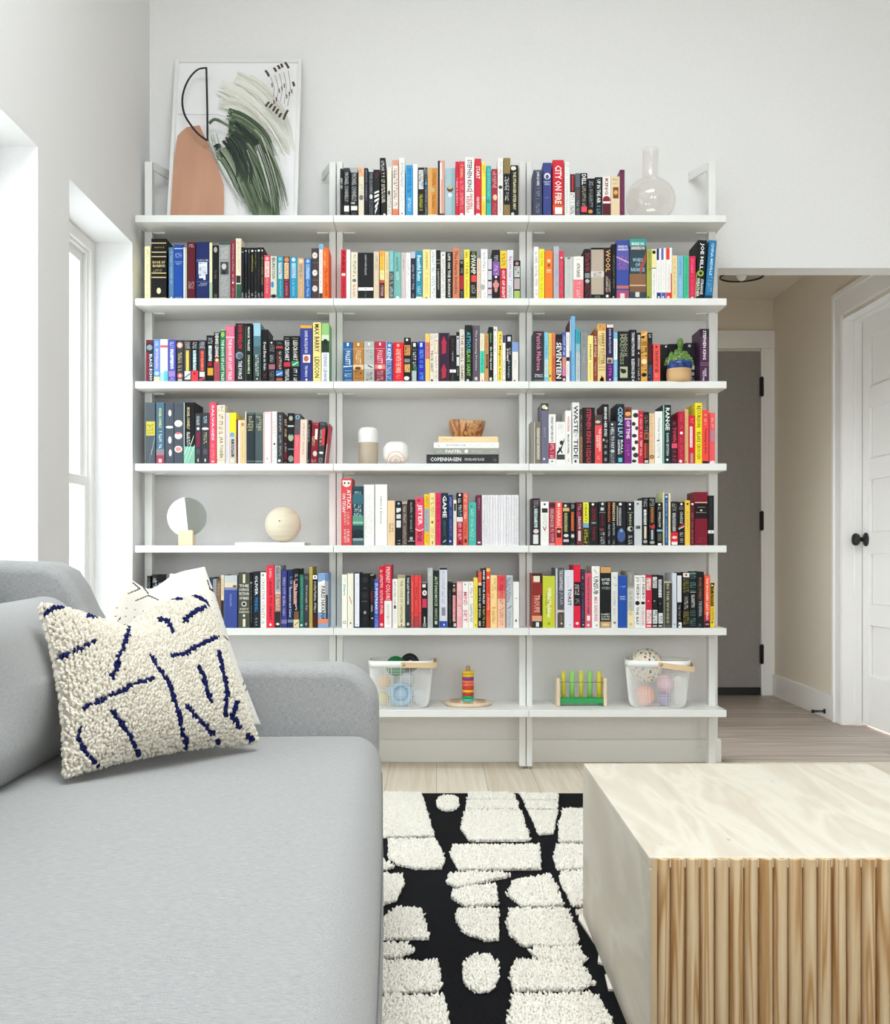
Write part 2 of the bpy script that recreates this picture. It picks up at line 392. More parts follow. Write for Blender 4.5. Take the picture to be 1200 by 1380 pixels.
# ---------------------------------------------------------------- three wall-mounted bookcase units
SZ = [pz(y, DF) for y in (289.7, 401.8, 513.7, 624.6, 735, 846.6, 957)]   # top faces of the seven shelves
TH = 0.028
BX = [px(x, DF) for x in (182, 449.6, 713.2, 980)]
ROWN = ['top', 'second', 'third', 'fourth', 'fifth', 'sixth', 'bottom']
BAYN = ['left', 'middle', 'right']
POST = [((195, 205), (443.8, 452.8)), ((454, 462), (700.2, 708.8)), ((709.8, 717.8), (955.6, 965.2))]
POSTX = []
PTOP = pz(217.5, DP)
for bi in range(3):
    x0, x1 = BX[bi] + .0006, BX[bi + 1] - .0006
    B = empty('bookcase', ((x0 + x1) / 2, 4.48, 0))
    B['label'] = ['left unit of the white wall bookcase, mirror and ball on its fifth shelf', 'middle unit of the white wall bookcase, holding the wooden bowl stack', 'right unit of the white wall bookcase, next to the hall opening'][bi]
    B['category'] = 'bookcase'; B['group'] = 'bookcase units along the back wall'
    ox = (x0 + x1) / 2
    def put(mb, name, **k):
        o = mb.build(name, B, **k); o.matrix_parent_inverse = Matrix.Translation((-ox, -4.48, 0)); return o
    for z in SZ:
        s_ = MB(); s_.box(x0, x1, DF, YB - .0135, z - TH, z, SHELFW); put(s_, 'shelf', bevel=.0022)
    for k, (pa, pb) in enumerate(POST[bi]):
        a, b = px(pa, DP), px(pb, DP); POSTX.append((a, b))
        s_ = MB(); s_.box(a, b, DP, DP + .042, .012, PTOP, SHELFW); po = put(s_, 'post', bevel=.0018)
        s_ = MB(); s_.lathe([(0, 0), (.011, 0), (.011, .007), (.006, .009), (.006, .016), (0, .016)], mat('b8b8b8', .3, metal=.6), 18, ((a + b) / 2, DP + .021, 0)); put(s_, 'foot')
        zb = pz(243, YB); inner = 1 if k == 0 else -1
        xc = b if k == 0 else a
        br = MB()
        if (bi, k) in ((0, 0), (0, 1), (2, 1)):
            xp = xc + inner * .045
            q = [(xc, DP + .041), (xc, DP + .024), (xp, YB - .006), (xp, YB - .002), (xp - inner * .012, YB - .002)]
            br.prism(q, zb - .004, zb + .030, SHELFW, axis='z')
            br.box(min(xp, xp - inner * .03), max(xp, xp - inner * .03), YB - .005, YB - .001, zb - .012, zb + .026, SHELFW)
            br.lathe([(0, -.002), (.004, -.002), (.004, .002), (0, .002)], mat('3a3a3a', .4), 12, xf=Matrix.Translation((xp - inner * .008, YB - .006, zb + .014)) @ Matrix.Rotation(math.pi / 2, 4, 'X'))
        else:
            br.box(min(a, b) + .004, max(a, b) - .004, DP + .041, YB - .001, zb - .004, zb + .02, SHELFW)
        put(br, 'wall_bracket')
        for z in SZ[:4]:
            cl = MB(); c0 = xc + inner * .004
            cl.box(min(c0, c0 + inner * .045), max(c0, c0 + inner * .045), DP + .005, DP + .03, z - TH - .0045, z - TH, SHELFW)
            put(cl, 'shelf_clip')
# ---------------------------------------------------------------- books
PAL = dict(K='141418', W='efedea', C='e9dfc8', R='cf2238', N='1f2a58', B='2a78b8', Y='f0dc50', G='257a50', T='3aa0a8', P='e88aa0', O='ee7a2c',
           M='5c1624', S='aeb0b0', D='3a3b42', V='7a2484', A='c89a60', L='82bcdc', E='d9b27a', Q='e04c58', X='6b6b70')
NAMES = dict(K='black', W='white', C='cream', R='red', N='navy', B='blue', Y='yellow', G='green', T='teal', P='pink', O='orange', M='maroon', S='silver grey',
             D='charcoal', V='purple', A='tan', L='light blue', E='beige', Q='coral red', X='grey')
# one line per book: zoom-left zoom-right zoom-top [lean] | colour | what is on the spine | marks
# (zoomed 8x from the origin in the group's head: row bay ox oy)
BOOKS = r'''
@0 1 455 200
28 61 217|K|a short white strip|s .2 .42 W
65 132 210|K|tall silver capitals|b 0 .07 D;v .09 .7 S MICHAEL_CONNELLY .6;r .1 .9 .78 .9 W;s .92 .98 X
140 220 209|K|silver capitals, grey cap|b 0 .09 S;v .11 .68 S MICHAEL_CONNELLY .6;r .1 .6 .7 .74 S;r .08 .92 .78 .87 W;s .9 .97 X
228 286 200|cream:e6dcc8|orange cap|b 0 .2 ecb890;t .03 .18 d0703a 3;e .5 .62 .4 .5 777;s .35 .55 b8ae9a
290 331 210|K|thin violet-grey capitals|v .04 .68 77748a MICHAEL_CONNELLY .5
335 389 218|dark grey:33363c|pale cap, small white figure|b 0 .06 c8d0d4;v .08 .5 8a8e94 THE_CLOSERS .5;e .5 .58 .3 .5 e8e8e8;s .64 .95 6c7076
392 456 228|K|white brush strokes low|t .05 .2 8a2a30 3;l .1 .5 .9 .46 W .04;l .1 .58 .9 .54 W .05;l .1 .68 .9 .62 W .05;l .2 .8 .8 .7 W .06;l .2 .92 .6 .8 W .08
470 532 100 -14|K|two bold white strips, tall|s .05 .33 W .5;s .37 .77 efe6cc .6;e .6 .97 .2 .2 W
536 586 200|cream:e8e6da|small grey bird|e .4 .52 .3 .5 555;s .56 .95 8a8f96
592 660 122|salmon:dc9a80|white panel of black letters|r .1 .86 .1 .86 f4efe8;s .14 .84 222 .55;b .88 1 e8805a
665 727 100|W|grey letters, tallest there|s .08 .5 8a8a8a .4;s .55 .85 d8d8d8 .5;e .5 .95 .12 .12 K
738 812 176|sky blue:2f9ad6|navy script|s .06 .6 1a5a98 .5;s .64 .9 d8ecf6 .45
815 866 170|W|no lettering|
869 937 205|K|white block over yellow letters|r .12 .85 .05 .44 e8e8e8;s .07 .42 333 .6;s .54 .88 d8d820 .5
940 972 204|D|blue mark on the spine|s .03 .3 9aa;e .5 .33 .5 .5 3a9ad0;s .4 .97 9aa0a8
978 1078 210|orange-brown:d08a38|round tan badge|r 0 .4 0 1 e0a860;e .45 .45 .26 .26 c8b080;s .06 .36 8a5418 .3 .65;s .55 .85 8a5418 .3 .6;b .96 1 e8e0d8
1082 1158 130|pink:d8a090|black left edge|r 0 .3 0 1 K;r .3 .6 .04 .34 f0e4e0;r .3 .5 .34 .94 ecd0c8;b .95 1 333
@0 1 570 200
240 350 210|pale blue-grey:a6c0c8|round brown badge|r .62 1 0 1 8fb0ba;e .5 .43 .32 .32 5a4632;e .5 .4 .26 .18 c0b090;e .5 .56 .2 .2 e0e8e8
353 388 140|R|small white letters|s .3 .8 f0d8d8 .5
389 452 138|red:d63a50|spaced white letters|s .06 .3 f4e0a0 .4;s .35 .88 f0a0a0 .5;e .5 .97 .3 .3 W
456 556 95|W|big black and red capitals|v .04 .56 222 STEPHEN_KING .5;r .15 .85 .57 .585 b02030;v .62 .88 c04a50 FINDERS .32 .66;v .66 .94 c04a50 KEEPERS .32 .32
561 632 110|red:d4243e|bold white capitals|v .13 .35 W START .6;v .66 .88 W ON_POINT .45;r .2 .8 .95 .99 W
634 682 150|Y|faint brown letters|s .05 .3 b8902c .4;r 0 1 .64 .68 e8e4c0;s .72 .95 c8a83c .4
686 739 186|turquoise:30b0ae|dark ring low|s .04 .6 8fd8d4 .4;e .4 .7 .3 .3 0c4a54;e .4 .7 .18 .18 30b0ae
742 806 220|red:a82438|flesh-coloured figure|t .05 .4 f0dcd8 9;e .6 .6 .36 .5 f0c8a0;s .72 .97 d87880 .5
809 867 105|W|grey letters, dark disc|s .05 .45 999 .35;e .5 .5 .35 .35 333;s .56 .95 aaa .35
872 945 102|bronze:8a7444|black middle with white letters|b .27 .8 K;t .32 .56 W 5;t .58 .74 W 3
950 1031 180|K|cream capitals, white badges|e .35 .06 .36 .28 e8e0d0;v .13 .87 e0d8a8 THE_STRANGER_PETER_MAY .4;e .25 .95 .2 .2 ddd;b 0 .01 555
1033 1047 200|brown:a8988c|bare spine, very slim|
@0 2 710 200
75 167 230|slate:3e425a|white capitals|b 0 .02 8a8070;v .04 .34 e8e8f0 JOHN_LE_CARRE .4;s .38 .93 8a8ea8 .4
178 270 150|indigo:3a4284|round white portrait|e .5 .25 .38 .38 e8e8ec;e .5 .26 .2 .26 555a70;h .34 .42 c8cce8 FIRST/MAN;r .2 .7 .64 .66 6068a8
282 402 124|R|large white lettering|b .6 1 c83a30;b .8 .9 d86030;v .1 .78 f4ece6 CITY_ON_FIRE .6;r .2 .85 .84 .96 f4f0ec;b .97 1 4a1a1c
410 468 140|W|pale grey lines|s .03 .1 ccc;s .2 .95 c4c4cc .35
470 524 272|W|black cap, red stripe|b 0 .43 K;r .35 .7 .03 .4 c02a3a;s .46 .98 444 .7
528 580 268|dark grey:3e4248|red letters|b 0 .32 5a646c;s .36 .6 c8303a .5;s .62 .96 9a9a9a .5
583 656 265|K|bold white letters, pink foot|v .03 .27 W DELL .6;s .3 .76 b0a890 .5;r .1 .95 .77 .9 e84860
661 732 322|K|grey letters, orange spot|t .06 .26 aab 3;s .28 .8 9a9ca0 .5;e .4 .87 .35 .3 d89040
738 817 310|K|white capitals, teal below|v .06 .66 e8e8ec UP_IN_THE_AIR .5;s .72 .94 6cb0c0 .5
820 910 300|white:ece8e4|maroon foot and red dome|b .66 1 5c1a28;e .5 .58 .46 .46 8a2030;r .05 .95 .62 .67 f0eeea;v .05 .45 8a2430 KING .4
912 1007 300|beige:e2cba8|framed little painting|s .06 .1 8a7048;t .16 .2 8a7048 1;r .22 .85 .27 .55 7a4828;e .54 .4 .24 .26 e8a860
1010 1060 226|plum:6a2548|narrow gilt letters|s .1 .9 8a4a68 .3
@1 0 190 310
40 102 175|pale yellow:efe9b8|olive script|s .05 .95 a8a040 .35
108 274 90|K|gold bands, very thick|b .065 .08 d8c48c;b .215 .23 d8c48c;b .288 .302 d8c48c;b .56 .575 d8c48c;b .63 .645 d8c48c;b .97 .985 d8c48c;t .13 .16 c8b070 1;h .36 .48 d8c48c BOOK_OF/MORMON;t .5 .56 a89860 1;e .5 .86 .14 .2 e0d4a8
298 353 185|steel blue:54799f|white letters|s .06 .7 a8c4dc .35;e .5 .97 .15 .2 W
355 453 154|royal blue:1c4aa0|white lines and title|b .065 .078 e0e4ec;t .15 .24 d0d8ec 3;b .31 .318 9ab0d8;t .33 .37 c8d4ec 2;t .95 .99 a8bce0 1
457 471 180|W|bare slim spine|
473 494 190|grey-green:b8c4b8|bare slim spine|
498 587 134|M|white words above and below|t .03 .09 e8d8d4 2;t .69 .82 d8c0bc 4
590 737 127|navy:1c2a60|white paper city|h .3 .33 c8d0e4 LUDLUM;b .336 .342 6878a8;r .2 .84 .35 .56 e4e8ee;r .24 .56 .56 .63 e4e8ee;r .56 .72 .56 .66 e4e8ee;s .36 .6 8a98b8 .5;b .69 .696 6878a8;t .71 .77 d0d8e8 2
739 769 135|cream:e2dcb8|pale green foot|b .7 1 a8c0a0
773 836 165|K|silver ornament|e .5 .08 .3 .5 a8a8a0;s .46 .62 8a8a84 .3;e .5 .94 .3 .4 55554c
840 964 136|grey:989898|portrait photo|b 0 .035 2c5a4a;t .08 .28 d4d4d4 6;r .14 .84 .34 .56 444;e .45 .42 .2 .26 c8c8c8;r .3 .6 .5 .56 222;t .59 .94 d0d0d0 10
968 1017 111|crimson:8c2438|white letters|s .05 .72 e0b8c0 .35;e .5 .72 .2 .2 W;s .8 .97 d8a8b0 .4
1020 1082 88|C|dark green foot|s .04 .58 b8ae8a .3;r .1 .85 .61 .73 2c2c2a;r .1 .95 .75 1 2c5c48
@1 0 310 310
122 152 186|K|white band near its top|b .08 .1 999;s .2 .6 4a2430 .3;s .86 .98 ccc .5
158 188 191|K|blue title|e .5 .06 .25 .25 W;s .1 .34 3a80b0 .35;s .88 .97 ccc .5
190 221 190|K|dark red title|s .04 .1 ddd .4;s .2 .7 4a2028 .3;s .8 .97 ccc .5
223 257 188|K|bright yellow title|e .5 .06 .35 .35 W;s .14 .46 c8c040 .45;s .88 .96 ccc .5
259 292 188|K|pale green title|e .5 .06 .25 .25 ccc;s .1 .4 8a9a50 .4;s .5 .7 666 .3;s .84 .97 ccc .5
294 329 188|K|violet title|e .5 .06 .35 .35 W;s .14 .6 4a3a44 .4;s .86 .97 ccc .5
333 364 187|K|long yellow title|e .5 .06 .25 .3 W;s .16 .75 c0bc4c .4;s .86 .97 ccc .5
368 434 270|red:d8485a|white frame label|e .5 .08 .3 .3 f0b0a8;r .15 .85 .14 .5 f0d8d0;s .16 .48 b04040 .4;s .52 .9 f0c8c8 .3
438 506 281|stone:d4d4c4|black script, blue patch|e .5 .07 .3 .3 888;v .12 .52 333 LINCOLN .5;e .3 .66 .24 .5 3a80b8;e .5 .93 .45 .3 223
509 577 283|teal:2490a4|pale label|r .2 .75 .02 .1 6cc8e0;r .2 .75 .14 .52 c8dce0;s .16 .5 5a8a98 .4;s .54 .92 a8dce4 .25
580 644 288|maroon:7c1a34|gold label|e .5 .07 .4 .4 d0905a;r .12 .84 .14 .52 e8cca0;s .16 .5 b06a40 .4;s .54 .92 d8a8b0 .3
646 727 292|cyan:2094bc|pink-lettered label|e .5 .06 .26 .26 d0e4ec;r .25 .78 .14 .5 a0d4e4;s .16 .48 b07898 .4;s .54 .92 a8dcec .25
729 803 300|tan:cca67c|grey label|e .5 .08 .32 .32 ecd0b4;r .25 .78 .14 .5 c0a890;s .16 .48 7a7880 .4;s .54 .92 e8d4b8 .3
806 876 305|blue:2a6cb4|silver label|e .5 .07 .3 .3 a0c4e8;r .2 .78 .14 .52 7aa8d8;s .16 .5 d0dcec .4;s .54 .94 d0e0f4 .3
878 960 194|dark brown:4a3b3a|three white faces|e .45 .14 .34 .42 e8e2dc;e .45 .48 .34 .42 e8e2dc;e .45 .79 .34 .42 e8e2dc;e .35 .135 .06 .05 444;e .58 .135 .06 .05 444;e .35 .47 .06 .05 444;e .58 .47 .06 .05 444;e .35 .78 .06 .05 444;e .58 .78 .06 .05 444;r .1 .9 .28 .284 998;r .1 .9 .62 .624 998
962 1001 150|W|blue cap|b 0 .1 6cb4e0;s .14 .78 999 .3;b .89 1 3a4440
1003 1067 195|orange:f46c20|black letters|s .04 .4 f8d0b0 .3 .3;s .4 .94 6a2410 .4 .55
@1 1 455 310
37 94 208|R|spaced dark letters|v .04 .46 5a1020 FAKE .5;r .15 .85 .48 .53 f0d8d8;v .57 .95 8a1830 TONIC .5;b .97 1 3a1018
96 140 210|W|faint letters|s .2 .85 d4d0cc .3
145 218 235|C|black serif title, red below|s .05 .52 3a3a34 .42;e .5 .6 .3 .25 777;s .68 .95 c86a5c .4
220 388 242|K|white belly band, very thick|v .05 .48 b8bcc4 DAVID_FOSTER_WALLACE .12;b .745 .815 eeecea;r .45 .55 .77 .79 888;s .84 .96 777 .1
391 450 232|beige:dac6ac|thin brown letters|s .07 .36 8a7a60 .3;s .4 .7 f0e4d0 .3
455 508 222|yellow-orange:f0c050|dark red foot|b 0 .1 f0a850;b .4 .6 f0e0a0;b .6 .66 c85a3c;b .66 1 5c1a28;s .05 .5 c89030 .3;s .7 .96 e0c8c0 .5
511 556 231|sand:ead09c|orange letters|s .1 .38 7a6830 .3;s .44 .95 d09a68 .3
559 606 222|aqua:7cc0c4|dark lower half|b .43 1 444a4e;s .06 .4 bce0e0 .4;s .46 .7 c8c8c8 .6;s .74 .97 e8e8e8 .6
609 687 237|seafoam:78b6ae|dark and white title|s .07 .4 2c5a58 .3;s .42 .62 eef6f4 .3;e .5 .96 .2 .2 W
689 736 240|pale pink grey:d2c2c2|grey letters|s .06 .38 7a6068 .3;s .42 .9 e4d8d8 .3
738 790 239|W|silver letters|b 0 .02 ccc;s .14 .5 aaa .35;s .6 .95 c4c4cc .35
792 842 231|navy:22263c|pale cap|b 0 .14 bcc4dc;s .25 .8 c8ccd8 .4;s .84 .98 9aa .4
846 918 227|teal:2a8caa|white script, cream foot|v .09 .62 e4f0f4 Beautiful_Ruins .6;s .66 .9 c8e4ec .5;b .95 1 f0e4c0
920 1000 207|pale yellow:f0de94|gold title|v .05 .4 a88a3a JOHN_IRVING .4;s .46 .92 d8bc60 .4;r .4 .6 .96 .99 333
1005 1062 209|W|pale blue letters|s .05 .95 7a94b4 .5;b 0 .01 ccc
1065 1112 215|K|white title|b .19 .205 888;b .26 .275 888;s .38 .8 d8d0d4 .35
1115 1166 235|white:ece8e2|large faint letters|e .5 .06 .2 .2 888;s .14 .95 aaa49c .5
@1 1 570 310
247 322 234|K|white capitals|v .04 .97 e4e0dc LIFE_ON_THE_RUNWAY .38
324 397 188|terracotta:d0805e|brown script|v .06 .9 7a3424 The_Hearts_Invisible .45
399 442 320|K|crimson middle|s .04 .1 W .5;s .2 .34 aaa .5;b .4 .75 b02238;s .8 .97 aab .5
445 507 210|Y|black capitals|s .05 .56 3a3218 .4;s .6 .95 a08c30 .3
510 583 224|K|foliage, red block|r .3 .8 .0 .1 5a7048;v .08 .48 e8ecd8 SWAMP .7;r .2 .95 .5 .64 e04a48;t .7 .88 d8dcd0 4;r .1 .9 .94 1 4a6044
585 625 305|pale pink:e4c8b4|thin letters|s .05 .95 b09080 .3
628 700 205|W|grey oval, spindly letters|s .06 .45 8a9098 .35;s .5 .68 d0a0a0 .3;e .3 .76 .3 .46 aab0b0;s .86 .97 bbb .4
702 746 300|lilac:cfcad4|dark bands|b 0 .02 K;b .28 .31 K;b .53 .57 443040;b .72 .76 a02840;b .88 .9 K
748 833 212|K|purple block and pink heart|r .1 .95 .24 .52 8a5ab0;s .04 .24 c4c0cc .5;s .3 .5 f0d0e8 .4;e .5 .55 .16 .16 W;e .5 .64 .2 .2 c87880;e .5 .71 .4 .4 d88a8c;e .5 .8 .2 .4 d0908c
835 907 221|yellow:ecc838|red lower half, white capitals|b .36 1 c82040;t .05 .32 7a5a18 4;v .4 .97 f4ecec OUT_OF_SIGHT .45
909 977 215|lilac white:dcdae2|pink script|v .13 .56 b06aa0 Big_Little_Lies .5;s .6 .66 8a8a9a .4;s .72 .97 8aa0a0 .5
979 1056 325|K|white and green lettering|e .5 .08 .24 .24 c88a80;r .12 .9 .15 .43 c8ccc8;s .16 .42 444 .6;r .1 .9 .46 .74 b8a8a8;r .1 .9 .78 .98 a8c068
@1 2 710 310
79 133 180|W|black and red script|s .08 .32 555 .4;s .36 .95 c86070 .4
135 193 203|lemon yellow:efe22c|dark thin letters|s .05 .35 a89a20 .4;s .4 .95 c0b030 .4
198 284 222|O|small white title|r .3 .7 .18 .24 f0d8c0;e .5 .3 .16 .2 8a4a20;r .2 .8 .39 .41 f0d8c0;r .2 .8 .43 .45 f4c8a0
291 352 172|lilac grey:b4b4c2|violet letters, tall|s .15 .75 8080a8 .35
353 401 222|rose red:d43c56|white star|e .5 .14 .2 .2 W;s .22 .9 e88090 .3
411 501 290|pale grey:c6cac6|faint letters|e .5 .03 .2 .1 666;s .08 .9 b4bab4 .3
504 614 284|white:f0ebe4|salmon lower half|s .04 .08 555;v .16 .5 333 AYN_RAND .35;b .54 1 e8747c;s .56 .96 f8d8d8 .35
622 690 204|K|red pattern, grey middle|t .08 .45 d04058 10;r .1 .9 .48 .58 8a8a8e;e .5 .64 .36 .3 bbb;t .68 .95 a83044 8
692 837 189|taupe:b9a999|black rim and silver band|b 0 .04 K;r 0 .04 0 1 K;r .96 1 0 1 K;b .46 .575 d8d0ca;s .47 .57 888 .6;b .91 1 K;r .3 .7 .93 .98 555
840 917 190|black:2a1416|big gold capitals|v .04 .47 d8b070 WOOL .66;s .56 .86 e0d0c0 .3 .35;s .62 .86 d0c0b0 .25 .7;e .4 .94 .2 .2 W
919 968 150|K|thin gold letters|s .2 .8 8a8468 .3;e .4 .96 .2 .2 aaa
@1 2 825 310
50 186 110|blue:3c4c9c|white name over sunset|b .12 .5 5a5aa8;h .08 .18 f0f0f4 BRANDON/SANDERSON;t .26 .5 c06098 4;l 0 .28 1 .38 d8b8d8 .02;b .77 .82 c07068;b .85 1 a8506c;r .3 .65 .9 1 e8d0dc
190 373 90|dark teal:34424c|thickest, blue storm lettering|b 0 .12 3c9a96;h .05 .19 f2f0ec BRANDON/SANDERSON;h .31 .55 9ccce0 WORDS/OF/RADIANCE;l .62 .55 1 .28 a85040 .14;b .58 .76 8a6448;b .76 .78 e0b890;b .78 .88 7a5a44;r .36 .6 .88 .96 e4dcd4
378 431 205|olive:a4a84c|dark letters|s .05 .46 5a6028 .4;e .3 .96 .2 .2 333
432 481 204|W|cream cap, black disc|b 0 .37 f0e4a8;b .37 .385 K;e .5 .06 .4 .4 222;s .44 .92 aaa .3
482 531 198|W|navy corner blocks|r 0 .55 0 .23 2a3070;b .87 1 2c3c78;s .26 .84 ccc .3;e .5 .96 .2 .2 W
532 583 195|W|pale blue corner blocks|r 0 .5 0 .23 5a68b0;b .87 1 4a60b0;s .26 .84 ccc .3;e .4 .96 .2 .2 W
585 649 190|W|red corner blocks|r 0 .6 0 .23 e03a30;r .8 1 .5 1 d8342c;b .87 1 e03a30;s .26 .84 ccc .3;e .4 .96 .2 .2 W
652 707 272|cream:ecd49c|narrow brown letters|s .06 .9 b89454 .3
708 772 275|light blue:80b8d6|white letters|s .06 .45 4a88b0 .35;s .5 .93 b8dcec .3
774 832 277|sea green:42b88e|thin dark letters|s .06 .9 2a8a68 .3
834 906 280|rose red:dc2a58|white letters|s .06 .4 f08aa8 .35;s .45 .9 e86088 .3;e .5 .96 .15 .15 W
895 992 104 38|K|bold white capitals, leaning|v .05 .5 f2f2f2 JOE_HILL .5;r .02 .14 .55 1 8aa03c;e .5 .56 .34 .34 a8c050;e .5 .56 .2 .2 223010;v .66 .92 e8e8e8 STRANGE .3 .72;v .64 .96 e8e8e8 WEATHER .32 .3
1005 1086 108 48|deep blue:2a76a8|white serif name, leaning|v .05 .6 c8e4f0 CHINA_MIEVILLE .36;s .62 .88 7cb8d8 .6;b .94 1 1a3a58
@2 0 190 425
55 133 265|dark:2a2c36|white capitals, red strip|b 0 .08 6a2430;e .5 .18 .4 .4 8a96a0;r .06 .4 .3 .98 8a2438;v .34 .97 d8e4ec BLACK_ECHO .4 .68
138 208 259|periwinkle:6c8cd2|pink label|s .05 .16 d0d8f4 .5;r .3 .7 .22 .7 c0b4d8;s .24 .7 8878b0 .4;e .5 .8 .36 .3 a8d0f0;b .88 1 d8d0a8
210 290 257|W|red band, aqua foot|b .14 .2 d8606c;s .25 .72 e8c0b8 .4;b .78 1 a8dce4;r .5 1 .74 1 5cbccc
292 376 263|blue-violet:4a50a8|white lettering|s .04 .2 d8dcf4 .5;r .28 .72 .22 .7 d8dcf0;s .24 .7 5a60a8 .4;r .1 .9 .74 .88 a080c0;t .9 .98 d8d8e8 2
382 457 265|D|red and white star|e .45 .12 .44 .44 e8a088;e .45 .12 .24 .24 f4e8e0;s .26 .74 d8c090 .5;e .5 .85 .4 .4 d86a64;e .5 .85 .16 .2 f4e0d8;r .2 .8 .93 .98 b8b8b8
461 537 267|charcoal:3c3a3c|yellow panel|t .04 .2 e0dcd8 5;r .28 .72 .24 .74 d8b84c;s .26 .72 f0e090 .3;r .1 .95 .74 .94 d0d8d8;l .1 .9 .9 .8 556 .03
540 618 269|K|pale blue panel, red foot|t .04 .2 e0e0e0 5;r .28 .72 .24 .72 bcd8dc;s .26 .7 607078 .4;r .05 1 .73 .98 e0404c;e .5 .8 .14 .2 8a1820
621 699 267|D|red panel|t .04 .2 e0e0e0 5;r .28 .72 .25 .74 d84438;s .27 .72 f0a090 .3;r .15 .85 .76 .88 d8dcdc;l .1 .96 .9 .9 d84a50 .04
706 786 215|K|red and gold blocks|t .05 .18 e0e0e0 4;r .28 .72 .22 .55 d0dcdc;s .24 .54 555 .4;r .2 .7 .58 .66 a01c24;r .15 .9 .7 .86 d0a038
788 851 184|black:2a2226|pink foot, round badge|v .02 .5 f0ece8 DENNIS_LEHANE .6;b .6 1 b0505c;e .5 .56 .42 .42 c05a44;e .5 .56 .26 .26 e8d0b8;s .64 .96 8a3440 .5
852 913 150|G|white book title|b 0 .02 bcd0a8;e .5 .1 .3 .5 a8b860;v .2 .98 e0f0e0 THE_BOOK_OF_LOST_TALES .5
915 1010 107|pink:d66c88|white book title|b .2 .225 f0c0cc;t .03 .18 e8a0b4 4;v .24 .97 f8e4e8 THE_BOOK_OF_LOST_TALES .4
1017 1120 84|charcoal:26262c|red name, silver moon|v .03 .44 d02a3a DON_WINSLOW .44;e .42 .55 .4 .4 8c98a8;e .5 .56 .3 .3 5a6472;v .64 .95 e8e8ec THE_FORCE .4
1124 1200 86|K|white capitals, green edge|r 0 .1 .05 1 5a7a50;v .06 .47 e8f0e4 FRANCK_THILLIEZ .28;v .54 .86 d0e4b8 SYNDROME_E .3
@2 0 310 425
254 332 82|sea grey:6c909c|small white script|b 0 .22 9cc4d4;b .22 .4 5a7c8a;b .4 .55 4a6268;b .55 1 34443e;s .54 .9 d8e0dc .45;e .5 .95 .1 .1 W
340 410 150|K|white lower-case title, tall|b 0 .02 333;v .24 .78 e0e0e0 Dead_Even_in_Oslo .4;s .84 .96 8a3040 .4
414 490 267|K|grey letters, rose block|e .45 .06 .14 .12 W;t .1 .28 999 4;s .32 .54 b8b8b8 .5;r .05 .95 .58 .7 a06470;t .74 .97 8a8a8a 6
494 574 267|K|blue patch low|t .04 .1 888 2;b .14 .2 a83c34;s .26 .7 e0dcd0 .3 .62;s .28 .7 a84038 .25 .3;r .04 .96 .73 .86 3c80c8;l .1 .84 .9 .78 W .02;r .1 .9 .91 .97 b05a48
577 656 222|K|white capitals, red patch|t .03 .07 999 1;v .1 .54 dcdcdc LESCROART .6;r .05 .95 .57 .67 c8304a;s .72 .98 e8e8e8 .5
659 752 221|K|white capitals, green patch|t .03 .07 999 1;v .1 .54 dcdcd0 LESCROART .5;r .05 .95 .55 .66 3c9068;l .2 .64 .8 .57 e8f4e8 .02;s .7 .98 f4f4f4 .4
755 889 103|indigo:343e8c|gold cap, portrait|b 0 .055 dca83c;v .1 .49 d8d8ec DAVID_McCULLOUGH .26;r .24 .82 .52 .66 ece4e0;e .5 .59 .2 .24 b06a50;v .71 .91 d8d8ec TRUMAN .2;e .52 .96 .08 .1 W
895 983 74|pale yellow:f2dc8c|large black lettering|v .03 .5 33301c MAX_BARRY .6;v .58 .93 33301c LEXICON .6
986 1071 82|green:92c47c|white lower half|b .2 .3 d0e0c4;b .3 .5 24382c;e .5 .32 .3 .4 1c2c20;b .5 1 f0f0f0;v .53 1 4a6a9c DENNIS_LEHANE .44
@2 1 455 425
62 165 287|blue:225e94|white emblem|r .38 .58 .02 .1 e8f0f4;b .17 .18 9cc0dc;v .22 .57 e0e8ec FOLLETT .5;l 0 .62 1 .6 c8dce8 .03;s .7 .97 c0d4e0 .7
168 285 284|brown:b27a3c|pale picture|r .4 .58 .03 .1 f0e4d0;b .17 .18 ecc890;v .22 .55 e8cc98 FOLLETT .5;b .57 .69 e8c8a0;e .45 .66 .3 .14 6a3c1c;s .72 .97 6a421c .7
288 398 281|silver:b4b5b1|black bird picture|r .4 .56 .03 .1 f2f2f0;b .17 .18 dcdcd8;s .22 .5 9a9a96 .6;b .57 .68 ccd0ce;l .35 .59 .8 .65 222 .03;s .72 .97 6a6c68 .6
402 517 281|red:b62c48|pale picture|r .42 .58 .03 .1 f0d8dc;b .17 .18 e8a0a8;v .22 .55 f0c4c8 FOLLETT .5;b .57 .68 e88078;e .5 .63 .2 .2 f4d8cc;b .72 1 7a2038;s .72 .97 d8a0a8 .6
521 595 289|slate blue:4a6cac|white lettering|r 0 .12 0 1 c8ccd4;e .55 .08 .24 .24 c8d8ec;v .16 .42 e8f0f8 KEN .5;b .43 .45 W;s .46 .97 c8d0d8 .5
600 714 288|bright red:e41c2c|large pale title|e .48 .08 .14 .16 f0a8a0;v .16 .78 f4ccb4 GONE_WITH_THE_WIND .5;s .8 .97 f09088 .4
718 790 240|K|orange blocks|e .45 .05 .18 .2 W;r .06 .94 .17 .4 dc9858;s .18 .39 5a3010 .7;r .06 .9 .48 .56 888;r .1 .9 .6 .78 e0b468;t .6 .77 4a3010 3;e .4 .92 .4 .32 e8e8e8
798 865 285|K|white title, green sprig|r .28 .7 .03 .12 e8e8e8;t .16 .24 888 2;s .26 .66 e8eaec .5;e .6 .66 .3 .4 2c7044;r .1 .8 .72 .98 b8c0c0
